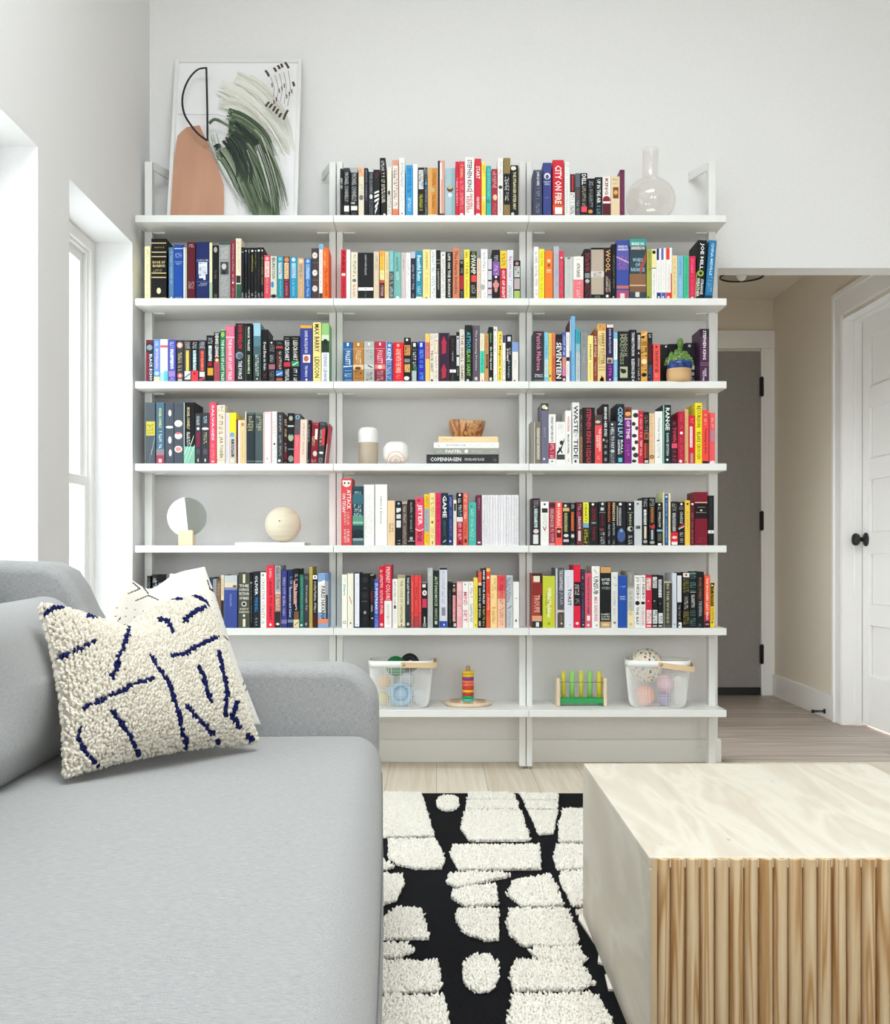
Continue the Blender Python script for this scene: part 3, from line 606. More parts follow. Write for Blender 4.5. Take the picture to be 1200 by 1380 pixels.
868 946 281|cobalt blue:1c2cb0|pale blue letters|r .28 .62 .03 .13 c8d8f8;s .2 .95 7cb4e8 .5
948 996 198|yellow-orange:f0c46c|red label|r .1 .95 .18 .52 cc5a5a;s .2 .5 f0c8b0 .3
998 1040 195|cream:e6dccc|black capitals|s .03 .26 a07060 .35;v .34 .8 333 TRUE_GRIT .5;e .5 .97 .3 .3 333
1042 1088 194|white:ece6da|red letters, tan frame|s .03 .1 999;r .15 .85 .14 .42 b89468;r .25 .75 .16 .4 ecdcc0;s .46 .98 b04858 .4
1090 1207 189|plum:2e1a34|two red arrows|r .06 .1 0 1 6a3048;r .9 .94 0 1 6a3048;u .06 .44 b02c44;u .62 .94 b02c44
@2 1 570 425
289 361 215|K|white belly band|s .06 .3 7a3a34 .3;s .32 .55 ccc .2;b .735 .8 f0eeec;e .5 .77 .06 .06 K;s .84 .97 777 .2
363 396 178|K|white panel|r .05 .95 .08 .46 c8c8d0;e .5 .13 .3 .3 333;s .2 .44 8a8a98 .4;b .5 .68 d8d8d8;s .72 .88 aaa .4
398 453 151|cream:ded6ca|wide-spaced brown capitals|v .1 .96 7a6450 THE_SHELL_GAME .5
455 533 104|K|cyan and green lettering|v .12 .48 40b4c8 ATTICUS .55;v .42 .9 7cc450 CLAUS_SAINT .5;e .4 .97 .16 .16 ddd
536 616 106|mauve grey:5c525e|white script|v .08 .8 d4ccd4 The_Running_Promise .25;e .5 .94 .2 .24 d8ccd0
618 666 195|C|turquoise band|s .04 .3 d89a7c .3;b .36 .82 40ccb0;s .4 .8 1c6a60 .4;e .5 .97 .15 .15 b06
668 711 192|tan:c8985c|dark label|s .05 .4 7a5028 .3;r .3 .85 .43 .72 5a3c20;s .45 .7 d8b080 .3
709 761 124|K|green and white letters|v .1 .28 7cc060 Glennon .4;v .36 .78 f0f0f0 the_100-day_novel .5;r .2 .7 .92 .98 ddd
763 805 120|W|thin red and grey letters|e .4 .06 .3 .3 999;s .14 .45 b0908c .3;s .86 .97 9cb 3
807 860 169|yellow:ecd25c|black capitals|v .05 .96 3a3414 The_Magician_Lane .5
861 893 210|W|navy cap|b 0 .17 3a3c6c;s .52 .86 777 .4;e .5 .96 .2 .2 333
895 963 208|K|pale blue script|r .3 .8 .04 .14 d8dce0;s .28 .42 c8ccd4 .3 .7;v .3 .55 f0f0f0 DOMIN .3 .3;v .52 .92 8cacc0 de_Lauge .4
965 1031 289|white:e8e4de|blue cap, slim|b 0 .24 7a9cd4;s .4 .66 c8c4be .4;e .4 .97 .15 .15 444
@2 2 710 425
77 189 171|charcoal:2d2d35|pink serif lettering|v .04 .78 d07c94 Patrick_Melrose .45;h .84 .92 e8e8ec Edward/St_Aubyn;b .95 1 5c5c64
191 237 183|light blue:84c4dc|pale lower half|b .55 .9 c4dce0;s .18 .5 2c7090 .35;s .58 .95 6c98a4 .35
239 273 190|yellow:ecc648|black mark low|s .1 .7 c09c2c .3;r .25 .7 .86 .9 333
275 312 185|coral:d07a60|orange letters|b .5 1 d8684a;s .46 .95 8a3424 .4
314 384 205|K|heavy white capitals|t .1 .15 a83440 2;v .17 .93 f4f4f4 SEVENTEEN .8
385 426 180|indigo:4c58b0|pink foot|s .05 .46 e0e4f4 .5;b .5 .7 e08c78;b .7 .88 d880a8;b .88 1 7a2038;e .5 .95 .3 .3 W
428 466 181|W|black band|s .05 .46 aaa .4;b .5 .58 222;s .64 .94 999 .3
468 481 46|maroon:5c2430|slim spine, white top|b 0 .5 e0e0e4;b .5 1 7090c8
483 524 8|sky blue:6fb0de|bare spine, tallest|s .05 .9 98c8ea .3
529 580 144|teal:40a2b2|pale grey lower part|b .28 .45 88b8bc;b .45 1 bac4c4;s .06 .3 206c7c .4;s .46 .95 7a8888 .35
584 656 181|grey:8c8d92|pale thin letters|s .35 .62 c0c0c8 .2;s .1 .3 707078 .3
659 720 216|pale yellow:f4e08c|black title|v .19 .54 4a4020 HUNGRY .36;s .58 .95 c0aa50 .35
722 766 160|rust:8a3c26|white capitals|v .12 .52 f0dcd0 LATE_CYCLE .5;s .62 .88 d8b0a0 .4
768 858 92|buff:e6cc90|brown serif title|b 0 .12 dca058;s .02 .1 a86a2c .6;v .16 .7 6a4420 HARRY_POTTER .4 .64;s .2 .7 a88444 .3 .26;r .1 .9 .74 .75 a07030;r .1 .9 .79 .8 a07030;u .88 .94 a04020
864 937 97|violet:241e48|cream cap, pink number|b 0 .055 ead8c4;v .08 .5 c4bce0 DAVID_McCULLOUGH .32;r .08 .92 .58 .68 c8b0a8;e .45 .64 .3 .3 5a4640;b .7 1 4a1c70;v .72 .9 d85aa8 1776 .4;e .5 .96 .12 .12 W
939 982 182|light blue:78b4dc|white middle|b .13 .55 e8eef2;s .16 .5 8a98a4 .3;s .6 .88 c4dcf0 .4;b .9 1 9cc8e0
984 1109 171|K|mossy lettering, raven patch|v .06 .5 a0a484 HIDEOUS .34 .66;v .06 .66 8c9478 MADNESS .34 .36;r .2 .85 .7 .92 b4bc9c;e .5 .79 .24 .2 20241c;e .34 .76 .12 .1 20241c
1111 1187 155|K|bold white capitals|v .05 .5 e4e4e8 THOMAS_PYNCHON .44;v .56 .93 e4e4e8 BLEEDING_EDGE .44;e .5 .97 .16 .14 bbb
@2 2 825 425
267 313 185|black:241418|white letters|r .25 .85 .05 .34 c8c4c0;s .06 .33 333 .5;e .5 .42 .14 .2 W;s .52 .96 d0c8c4 .4
315 385 165|amber:dca448|black speckles|e .3 .12 .3 .2 1a1210;l 0 .1 1 .04 f4d098 .03;s .2 .5 1a1410 .85;e .5 .6 .42 .4 f4e0b0;s .66 .78 2a1c30 .8;e .5 .86 .4 .3 1c1420;l 0 .96 1 .9 e8b860 .03
387 440 184|K|maroon middle|s .03 .14 d8d8d8 .5;b .2 .6 4c1420;s .62 .92 6a8098 .6;r .6 1 .7 1 2c3c7c
447 523 311|coral red:e6544c|black title, dark disc|r .3 .6 .04 .1 8a2420;v .17 .62 4a1814 THE_GUEST_LIST .4;e .5 .7 .28 .28 b03c38;s .78 .96 f09c90 .5
526 606 313  0 .075|K|tiny white moon|e .75 .05 .14 .14 W;s .3 .7 333 .3
608 694 308  0 .075|K|dark spine behind the cactus|s .2 .8 333 .3
696 792 304  0 .075|K|hidden behind the cactus|s .2 .8 333 .3
794 902 297  0 .075|K|white blots low|e .4 .07 .14 .14 bbb;r .6 .9 .54 .64 ccc;r .62 .88 .7 .78 bbb;s .82 .97 ccc .3 .75
906 1052 145|dark purple:4a2846|heavy white author name|b 0 .15 2c1a2c;v .03 .58 f0ecf0 STEPHEN_KING .34;b .64 .645 c8a8b8;b .68 .685 c8a8b8;v .74 .9 e8e0e8 UNDER .2 .6;v .78 .98 e8e0e8 THE_DOME .2 .38
@3 0 190 535
45 153 58|slate:505860|yellow label|r .1 .98 .31 .54 c8bc50;t .35 .52 5a5a28 4;l .6 .85 .98 .56 c8dce0 .02;l .4 1 .7 .74 98b0b8 .02
163 253 60|slate blue:4a6a80|yellow capitals, red foot|v .09 .42 d8d878 MICHAEL_CONNELLY .34;s .46 .8 dce8ec .34;b .76 .86 8a8088;b .86 1 a04058;r .3 .7 .92 .98 e0b8c0
256 354 60|slate:4c525e|four white bullets|e .55 .17 .16 .36 f0f0f0;e .5 .4 .42 .14 f0f0f0;e .55 .61 .18 .4 f0f0f0;e .6 .82 .16 .38 f0f0f0
356 458 61|slate:4c525c|three white animal masks|e .45 .34 .42 .36 f0eeec;e .45 .54 .4 .36 f0e8e4;e .45 .5 .3 .12 d07078;e .45 .76 .42 .36 f0e4e0;e .45 .76 .3 .24 e09088
461 583 58|K|green beams below|r 0 .08 0 1 c0d0cc;v .08 .44 d8cc98 MICHAEL_CONNELLY .24 .42;s .48 .7 e8e8e0 .28 .42;b .72 1 88bca4;l .08 .98 .9 .55 b8ecd0 .03;l .3 1 1 .7 c4f0dc .03;l .08 .84 .4 .7 d8f4e8 .02
586 648 172|D|maroon panel|s .06 .24 c8dce4 .5;e .5 .31 .24 .26 f0f0f0;r .25 .8 .38 .66 8a1c40;e .5 .76 .3 .5 4c545c;e .5 .93 .1 .3 ddd
650 736 171|D|white smudge, yellow title|s .06 .24 b8dce8 .4;e .5 .31 .44 .16 f0f0f0;s .38 .64 c8c090 .4;e .5 .76 .3 .4 5a545c;e .5 .93 .1 .22 ddd
738 813 59|rose red:e04a64|spaced white letters|v .04 .62 f8e4e8 SALVAGES .34;s .66 .92 f0a090 .4;e .5 .96 .2 .14 f4c8c8
816 907 85|cream:e6dac4|dark crossed lettering|t .02 .12 8a7460 2;s .16 .5 8a5844 .5;v .54 .9 5a4a3c J.R.R._TOLKIEN .5;b .93 .94 c8b898
914 953 170|lilac white:dcd4dc|pink letters|s .05 .9 c89cc0 .3
954 1028 169|yellow:f4dc30|blue disc, black label|b .45 1 c8c0b8;e .4 .43 .36 .36 7ca4c8;r .3 .68 .52 .86 222;s .54 .84 e8e8e8 .25 .5;r .1 .7 .9 .98 e0d8c8
1030 1044 240|M|bare slim spine|
1045 1067 249|W|bare slim spine|
1070 1124 249|peach:eecb98|faint brown letters|e .5 .1 .3 .4 c09060;s .24 .9 c49c64 .25
@3 0 310 535
158 177 154|cream:e8e0c8|slim slipcase edge|
178 268 168|black:2c3438|silver top, left twin|b 0 .04 55605c;t .06 .36 d8d0a4 6;b .94 .96 6c7878
270 354 168|dark slate:4c585c|silver top, right twin|b 0 .04 66706c;t .06 .36 d8d0a4 6;b .94 .96 8c9898
356 369 165|tan:d4c8b0|bare slim spine|
371 447 157|pale pink:eccad0|white label|r .12 .8 .05 .98 f8f0f2;s .1 .8 e0b0b8 .2;e .4 .9 .1 .1 443
449 508 154|W|pink and green dots|t .06 .5 e4b8b0 8;e .5 .62 .2 .2 604848;s .66 .95 b8ccc4 .5
510 577 165|charcoal:3a3b40|spaced white capitals|s .06 .38 e0e0e0 .3;s .45 .85 b8b8b8 .3;e .35 .94 .22 .22 f4f4f4
578 618 216|black:301418|cream letters|s .04 .48 d8cc9c .6;s .55 .75 c8b8b0 .5;b .76 .9 6c1824;s .92 .99 d0a0a0 .5
620 692 173|K|pale chess-like figures|e .5 .1 .3 .36 b0b09c;b .24 .27 c8ccc8;e .5 .48 .4 .56 a8b49c;e .5 .42 .16 .18 24402c;b .7 .72 8a9090;e .5 .9 .4 .5 8a988c
688 750 180 12|grey:5a5558|coral lower part, leaning|e .5 .07 .36 .36 8cc4dc;e .5 .07 .18 .26 2c5c78;b .42 1 f06470;s .46 .7 f8b0b4 .3
752 824 242 10|pale pink:ecd2c4|brown letters, leaning|s .08 .8 a87868 .3
826 866 248 10|K|white letters, leaning|r 0 .2 0 1 b8b4a4;s .1 .5 a8a8a8 .4;s .85 .97 999 .5
868 942 266 20|crimson:861c2c|white patches, leaning|b 0 .03 b06068;s .05 .1 d8a8a8;r .5 .85 .17 .42 ece8e4;s .34 .58 e0d0a0 .4 .3;e .6 .76 .3 .4 d8d0cc;t .9 .98 c8c0b8 2
944 1010 267 27|D|red block, leaning|t .03 .07 999 1;s .16 .58 e0d8b0 .3 .3;r .5 .95 .15 .56 d83c48;e .5 .74 .36 .2 e0dcd4;t .86 .98 b8b8b4 3
1018 1032 290 50|red:b83444|very slim, slanting most|b .5 1 b8b0a4
@3 2 710 535
50 76 265|grey-brown:8a857c|bare slim spine|
79 93 265|pale grey:c4c0b8|bare slim spine|
95 155 265|taupe:7a7066|pale label|r .25 .85 .14 .9 a89c8c;s .16 .88 f0e8dc .35
158 237 68|slate lilac:6c6a80|flower cap, tall|b 0 .12 3c3830;e .4 .06 .3 .3 e4dca8;e .7 .08 .2 .2 f0f0e0;s .38 .56 b0aec4 .2;e .4 .92 .14 .16 e0e0e8
238 315 184|W|crimson label|v .05 .56 333 WHAT_NATURE_EATS .35;b .58 .9 b42848;s .6 .88 f0d0d8 .5;e .5 .95 .14 .14 3c9a90
317 418 267|W|black photograph|t .06 .3 d8d8d8 5;e .5 .1 .3 .3 e0e0e0;r .06 .95 .78 .9 444;l .1 .76 .6 .62 222 .08;l .5 .68 .9 .42 2a2a2a .07;l .3 .62 .7 .74 222 .05;e .6 .5 .2 .24 333
419 485 147|W|red and black capitals|v .1 .4 d86a70 WANDERER .34;v .45 .82 333 MAGGIE_O'DONNELL .34;s .9 .97 e09090 .3
494 570 59|white:e6e6e6|huge black capitals|v .05 .5 222 WASTE .62;s .5 .56 999 .4;v .6 .92 222 TIDE .62;r .3 .6 .94 .98 333
572 607 130|brown:3a2a24|tan letters|b .5 1 8a5c44;s .1 .95 b09478 .5
608 736 114|K|tall red capitals|v .02 .98 cc3c50 STEPHEN_KING_11/22/63 .4
738 817 195|coral:e64c50|dark photo cap|b 0 .21 4a4440;e .4 .14 .36 .2 d8c0b4;v .28 .74 f8e4e0 THE_WANDERING .3 .66;v .42 .66 f8e4e0 EARTH .28 .32;s .8 .95 f4a098 .4
819 887 77|K|white spaced capitals, tall|v .05 .54 f0f0f0 BEHIND_HER_EYES .42;e .2 .6 .16 .2 bbb;e .7 .62 .2 .24 666;s .68 .84 c8c8c8 .4;e .5 .93 .22 .3 888
890 967 262|D|white capitals|e .45 .07 .14 .14 W;v .14 .64 d8d8dc HELL_TO_PAY .5;e .5 .7 .3 .24 c8c8c8;s .76 .98 a8a8ac .5
970 1055 74|black:18202c|huge pale blue capitals|v .05 .55 a8d4ec CIXIN_LIU .6;v .6 .84 e0ecf0 BALL .25 .7;v .6 .84 e0ecf0 LIGHTNING .3 .32;r .25 .75 .9 .97 60c0d8
1055 1134 108|purple:7c2484|fiery picture cap|b 0 .2 7a4430;e .5 .12 .4 .3 e8a860;e .4 .06 .3 .2 4a2818;b .2 .22 e8d8e8;v .24 .56 f4e8f4 OF_TIME .5;s .64 .88 d0a0d4 .3
@3 2 825 535
214 287 139|W|zebra stripes|e .6 .1 .4 .36 333;e .3 .26 .3 .3 3a3a3a;e .75 .34 .24 .3 444;e .4 .48 .36 .28 333;e .7 .6 .3 .3 3c3c3c;e .3 .72 .3 .3 333;e .6 .84 .4 .36 3a3a3a;e .35 .95 .34 .24 333
286 343 149|crimson:ca2a40|white capitals|s .05 .5 f0a8b0 .4;s .56 .85 f8e0e0 .4
344 403 161|K|sage tiles, orange frame|t .05 .52 8a8a74 5;r .1 .9 .4 .53 c86c4c;r .2 .8 .42 .51 5a3828;r .1 .45 .6 .9 c8503c;r .5 .9 .6 .9 6a3c2c;r .15 .85 .93 .98 c8c8c4
405 463 177|peach:f0cca4|dark ring|s .04 .8 c89c78 .4;e .5 .86 .4 .4 5c4830;e .5 .86 .24 .24 c89c58
466 549 154|W|grey script|v .12 .55 9a9ea0 Thinking_Oral .3;s .6 .86 c4c8c8 .4;e .4 .56 .2 .08 444;r .3 .6 .87 .88 444
552 641 83|black-green:16282c|white capitals, mint edge|r 0 .16 0 1 88ccb4;v .05 .43 f0f4f0 RANGE .5 .58;v .48 .86 c4d4d0 DAVID_EPSTEIN .3 .58;e .55 .93 .14 .14 W
643 714 250|black:38101c|red lettering|r .3 .6 .04 .1 8a3844;v .16 .5 e0405c TOWN .55;r .08 .92 .53 .64 e0506c;s .7 .95 d04a60 .5
716 788 156|crimson:b81c3c|white spot|s .04 .34 d85a70 .35;e .5 .41 .22 .22 f4f0f0;s .5 .9 d85a70 .35;e .4 .95 .24 .24 f0dce0
790 827 130|tan:dcac7c|black spot at foot|s .1 .9 c89868 .3;e .3 .97 .2 .2 222
829 899 199|red:d41c34|white label|s .05 .2 f09098 .4;r .2 .6 .23 .66 f0ece8;s .25 .65 a08084 .25 .4;r .3 .7 .78 .98 a8a09c
901 976 62|bright yellow:f2e02c|black lettering|v .05 .4 4a4418 RECURSION .6;v .48 .92 6a6420 BLAKE_CROUCH .55
978 1046 138|orange red:f04c40|black script|s .08 .28 f8c8c0 .35;v .34 .82 6a1c18 Thinking_in_Bets .4;b .95 1 222
1047 1056 180|magenta:c83c78|hair-thin spine|
1058 1116 168|coral:ee5c5a|blue-grey patch, white corner|s .1 .3 f8b8b0 .4;r .2 .8 .34 .56 a8889c;e .5 .98 .5 .4 f0e8e8
@4 1 455 640
40 158 38|coral red:d84a50|white title and emblem|r .12 .9 .03 .06 f0e4dc;e .5 .08 .36 .3 f0e4dc;e .32 .07 .08 .1 333;e .68 .07 .08 .1 333;v .17 .46 f6ecea ATTACK .36 .7;v .22 .5 f6ecea ON_TITAN .3 .26;s .5 .7 f0c4c0 .5;s .76 .98 f4d8d4 .5
162 280 123|sea blue:234450|green glowing sea|t .08 .52 c8dce0 6;b .14 .3 3a6c78;b .5 .66 5c9a86;b .6 .63 98c8a8;e .5 .78 .5 .26 1c2c34;b .82 .88 1a2830;b .88 .92 8aa8a8;b .92 1 4a6468
282 398 104|W|embossed lines|t .15 .9 e0e0e2 12
406 538 102|W|fine grey title|v .2 .65 8a8a92 Infinite_in_Between .14
540 621 276|beige:eaccA4|two short black lines|s .5 .7 5a4430 .22 .7;s .5 .74 5a4430 .22 .35
630 690 280|K|white blocks|r .2 .85 .02 .12 1c2c3c;e .5 .06 .2 .2 c8d8e8;r .1 .9 .16 .26 e0e0e0;r .1 .9 .3 .4 d8d8d8;r .1 .9 .44 .6 e0e0e0;l .1 .3 .9 .24 222 .03;s .88 .98 ccc .5
696 754 284|umber:5a4a48|cream letters|b 0 .06 b8a890;s .1 .5 d8ccb4 .4;s .55 .97 c8b8a0 .4
757 835 266|K|white band at its foot|s .06 .7 c8c0b4 .25;e .5 .85 .24 .24 b8b0a8;b .9 .91 ddd
840 933 241|rose red:e04864|white blocks|e .4 .07 .14 .14 8a1c30;v .15 .58 f8e8e8 JETER .6;l 0 .66 .5 .7 fcd0d0 .02;l .5 .7 1 .66 fcd0d0 .02;v .72 .92 4a1420 EDGE .5
935 990 207|yellow:f0c428|grey middle|b .28 .74 a4b0b8;s .04 .25 a07c18 .5;s .3 .72 6a7c90 .35;s .78 .95 a88818 .5
992 1056 193|pale yellow:f0dc98|brown letters|s .08 .46 a08044 .5;e .5 .56 .2 .24 8a6a50;s .62 .86 c8ac68 .5;r .45 .6 .92 .98 443
1060 1116 193|rose:de2c5c|dark letters|s .08 .46 8a1038 .5;e .5 .53 .2 .2 9a1840;s .6 .85 b02048 .3
@4 1 570 640
198 274 194|dark navy:142636|huge white capitals|v .05 .47 f4f4f4 GAME .56;v .52 .82 4a6878 GENIUS_PLOT .25;l .3 .94 .7 .9 c0e0ec .02
277 326 215|navy:283870|pale letters|s .05 .25 b0bce0 .4;s .3 .82 8c9cc8 .35;e .4 .92 .24 .24 c8c8e0
330 365 270|cream:e8e2d2|dark top mark|r .2 .85 .08 .24 3c3830;s .3 .9 c0b498 .3
366 433 194|K|white-blue letters, crimson foot|e .5 .04 .2 .2 W;s .1 .32 e0e0e0 .5;s .33 .44 8ac4e8 .6;b .46 .55 e0dce0;b .55 1 b82440;s .57 .92 f0c8c8 .5;e .5 .95 .24 .24 6a101c
434 491 194|coral:dc6450|white capitals|s .03 .5 f8e4dc .45;s .55 .82 8a2c20 .4;r .3 .7 .88 .95 3c2018
494 577 294|teal:48b2a4|pale serif title|e .4 .1 .1 .1 1c5c54;s .16 .58 b4e4dc .35;r 0 1 .64 .645 1c4c48;e .5 .64 .2 .16 88ccc0;s .68 .96 a0dcd0 .5
580 634 216|plum:6a2444|white letters|s .06 .3 d8a8bc .3;r .25 .8 .93 .96 f0e8ec
638 666 216|white:e6e4e8|grey speckled edge|t .04 .98 c4bcc4 26
667 695 216|white:e9e7ea|grey speckled edge|t .04 .98 c0b8c0 26
696 724 216|white:e6e4e8|grey speckled edge|t .04 .98 c8c0c8 26
725 753 216|white:eceaee|faint ruled spine|t .04 .98 dcd6dc 26
754 782 216|white:ebe9ed|faint ruled spine|t .04 .98 dcd6dc 26
783 811 216|white:eceaee|faint ruled spine|t .04 .98 dcd6dc 26
812 840 216|white:ebe9ed|faint ruled spine|t .04 .98 dcd6dc 26
841 869 216|white:eceaee|faint ruled spine|t .04 .98 dcd6dc 26
870 898 216|white:ebe9ed|faint ruled spine|t .04 .98 dcd6dc 26
899 927 216|white:e8e6ea|grey dotted spine|t .04 .98 cac2ca 26
928 956 216|white:e9e7eb|grey dotted spine|t .04 .98 cac2ca 26
957 985 216|white:e8e6ea|grey dotted spine|t .04 .98 cac2ca 26
986 1012 216|white:e9e7eb|grey dotted spine|t .04 .98 cac2ca 26
1013 1037 216|white:e8e6ea|grey dotted spine|t .04 .98 cac2ca 26
@4 2 710 650
60 145 173|plum black:2e1c26|pale green panel|t .04 .2 c8c0c4 4;r .28 .7 .22 .62 bcd4cc;s .24 .6 4a6460 .4;e .5 .7 .34 .3 d8d0d0;r .14 .8 .77 .97 d8dcdc
152 240 209|W|black label, red wings|e .5 .06 .14 .14 333;r .16 .86 .15 .25 2c2824;s .28 .54 d8ccc4 .5;l .3 .57 .5 .66 b03448 .05;l .7 .57 .5 .66 b03448 .05;s .7 .9 e4dcd8 .4
243 309 213|rose:a8384c|grey letters|b .02 .13 4a2430;v .16 .58 b8b0ac SILENCE .5;s .62 .92 c8b8b0 .5;b .95 1 d8a0a8
311 388 211|coral:f05850|dark picture low|r .35 .68 .03 .11 fcece4;v .14 .56 fcc4bc HARRIS .5;r .2 .85 .58 .82 4a1c20;e .5 .68 .24 .2 e8b0a0;b .58 .6 e8a090
390 464 220|K|olive title panel|e .4 .07 .2 .2 c8d8e4;b .12 .2 d0ac68;r .25 .68 .24 .68 a0a468;s .26 .66 30341c .3;e .5 .77 .36 .24 d8dcd8;r .1 .9 .86 .92 c0c8c8
468 528 220|K|orange panel|s .04 .18 c8c8c8 .5;r .25 .7 .22 .66 e06c34;s .24 .64 6a2810 .4;e .5 .78 .3 .36 d0d4d4;b .94 1 2c3c30
536 608 213|M|white letters|s .04 .2 d09098 .5;r .1 .6 .22 .34 9c3c5c;v .34 .62 e8c8cc DRAGON .5;r .28 .7 .66 .9 d8c4c4;t .92 .97 b08080 1
610 674 216|lime:e6e438|blue band, black foot|v .05 .46 6c6c1c HEARTS .4;b .48 .59 7ca8d0;b .59 1 1c1c16;t .62 .96 d8d838 5
678 773 214|K|dark red lettering|e .4 .05 .14 .14 W;v .12 .42 8a1c30 CROWN .5;e .5 .48 .3 .12 888;v .56 .9 8a1c30 THIEVES .3
778 862 210|K|maroon title, white foot|e .5 .05 .16 .16 W;r .25 .68 .13 .2 c8c8c8;r .1 .9 .24 .25 aaa;v .28 .56 7a1c2c RINGER .3;e .4 .64 .3 .2 7c4038;s .7 .98 c8c8cc .5
870 913 205|K|orange capitals|v .03 .46 e0703c MANSON .6;s .5 .82 c8ccd0 .4;s .88 .97 aaa .4
918 968 205|K|cream capitals|v .03 .44 ecc898 MANSON .6;s .48 .78 c8ccd0 .4;s .88 .97 aaa .4
973 1074 207|K|blue figure|r .02 .14 .1 .55 a8a8a0;e .4 .06 .16 .16 e8e8e8;r .24 .5 .14 .55 98989c;s .16 .54 2c2c30 .2 .38;e .5 .78 .44 .7 405a90;e .5 .66 .2 .2 7898c8
1078 1160 210|K|pale green letters, white profile|e .45 .06 .14 .14 W;e .45 .16 .12 .12 W;r .1 .9 .24 .25 999;v .28 .54 b4bc90 BIRDS .3;e .5 .62 .4 .34 c0c4c4;e .66 .62 .2 .24 K;s .74 .98 c8c8cc .5
@4 2 825 650
242 325 198|pale grey:c8ccd0|small black label|e .45 .07 .16 .12 555;r .2 .78 .56 .63 2c3034;s .57 .62 aaa .4
330 392 164|K|white capital panel|t .03 .2 d0d0d0 5;r .24 .7 .25 .57 e4e4e4;s .27 .56 333 .4;r .3 .7 .6 .86 e0d0b4;e .5 .92 .36 .3 a8a8a8
400 472 163|K|orange panel, red numeral|t .03 .18 c8c8c8 4;r .3 .7 .2 .52 b07038;s .22 .5 4a2810 .3;v .56 .66 e8404c 9 .9;r .34 .66 .68 .88 b0b4b8;e .5 .94 .36 .24 a8a8a8
484 549 217|K|white letters, blue-grey band|e .45 .05 .16 .16 W;s .1 .18 999;v .22 .58 d8d8d4 SWALLOW .4;b .63 .68 8cb0c8;r .2 .8 .72 .9 5a5850;r .2 .8 .95 1 f0f0f0
552 568 104|pale lime:dce0ac|bare slim spine|b .6 1 c4d89c
569 610 127|blue:2c5090|white letters|e .5 .05 .3 .3 c8d8f0;s .12 .95 c4d4ec .35
611 634 119|cream:f0e0b0|bare slim spine|b .9 1 f4f0e4
638 715 207|K|grey panel, red foot|t .04 .22 c0c0c0 4;r .22 .68 .26 .68 a8a8ac;s .28 .66 2c2c30 .4;b .7 .97 d8283c;e .5 .82 .34 .2 f0c8c8;r .1 .9 .92 .99 f0e8e4
718 788 211|K|red slash, white letters|e .5 .05 .18 .18 W;t .1 .18 aaa 2;v .22 .5 c8c8c8 CRADLE .4;l .05 .6 .95 .52 c83038 .04;l .05 .63 .95 .56 e8e8e8 .02;s .7 .98 c8c8cc .5
790 845 194|yellow:eec648|tiny black square|r .3 .7 .06 .1 222;s .25 .7 a88420 .3
846 892 206|M|white oval, white letters|e .5 .06 .3 .24 f0e0e0;s .26 .96 c08890 .3
895 1034 104|burgundy:7c1028|black title panel, thickest|b .19 .205 d8c8b4;b .215 .5 1c1416;r .2 .8 .28 .29 988;r .42 .58 .33 .36 ccc;r .1 .9 .38 .39 988;t .85 .95 8a3c48 2
1038 1104 142|K|white belly band|s .05 .55 555 .2;b .7 .76 ecebe8;r .4 .6 .72 .74 888;s .8 .95 444 .2
@5 0 190 755
66 104 168|K|pale letters|s .06 .95 8c98a0 .5
118 182 156|K|white letters|t .06 .3 d0d0cc 5;s .35 .95 d8d8d8 .5
188 260 246|blue:6a92ca|paler letters|s .1 .9 a8c4e8 .3
262 307 234|E|brown mark|r .4 .6 .04 .07 8a5c30;s .1 .9 b89464 .3
306 374 147|white:e6e4e2|grey letters|s .08 .9 b8b4b0 .35
377 406 210|W|bare spine|
409 473 176|W|red squiggle|l .2 .13 .7 .18 c04048 .02;s .24 .9 ccc .3
475 548 172|dark grey:4a4a4c|rose blot|e .6 .25 .3 .5 b04058;s .5 .9 888 .3
552 640 156|charcoal:3c3b3c|half-hidden rose blot|e .5 .2 .3 .4 a83c54
644 690 190|D|hidden spine|
692 734 200|C|hidden spine|
736 772 185|navy:2c3658|hidden spine|
774 816 205|grey:8c8c8c|hidden spine|
818 860 230|brown:7c6450|half hidden by a pillow|t .04 .3 b8a088 4
862 896 160|beige:dcc8ac|black foot|s .05 .4 a88c68 .4;b .48 1 24242c
898 1040 162|navy blue:3c4c90|grey photo top|b 0 .14 c0c4c4;b .14 .23 d8ccb0;e .8 .21 .16 .1 6a5c48;b .23 .28 8088ac;s .36 .6 98a8d8 .14
@5 0 310 755
88 216 133|olive grey:4c4c42|stacked white words, thick|r .4 .6 .03 .19 d8d8c0;h .21 .27 e0e0d4 THE;h .28 .34 e0e0d4 SCIENCE;h .35 .42 e0e0d4 FICTION;h .43 .5 e0e0d4 OF_MARS;e .5 .57 .22 .22 d8d8cc;e .5 .57 .14 .14 2c2c26;h .64 .68 d8d8c8 ANDY;h .69 .74 d8d8c8 ROBINSON;e .5 .78 .1 .12 e8e8c8;r .4 .62 .84 .98 e0e0c4
217 244 130|K|grey spine label|b .18 .2 aaa;s .2 .9 888 .4
246 324 124|black:20262e|white and blue lettering|v .07 .42 e4e8ec OLIVER .4;v .45 .72 2c88cc WENDELL .4;s .82 .96 c8c8c8 .25
326 393 131|W|spaced grey capitals|r .3 .6 .03 .07 888;v .1 .84 a8a8a8 CREATIVE_UTILITY .4;s .88 .96 5ca8a8 .35
395 479 56|red:e43048|spaced dark capitals|s .05 .2 fcdcdc .3;v .25 .88 6c1420 GOOD_TO_GREAT .36;e .5 .95 .16 .16 fce8e8
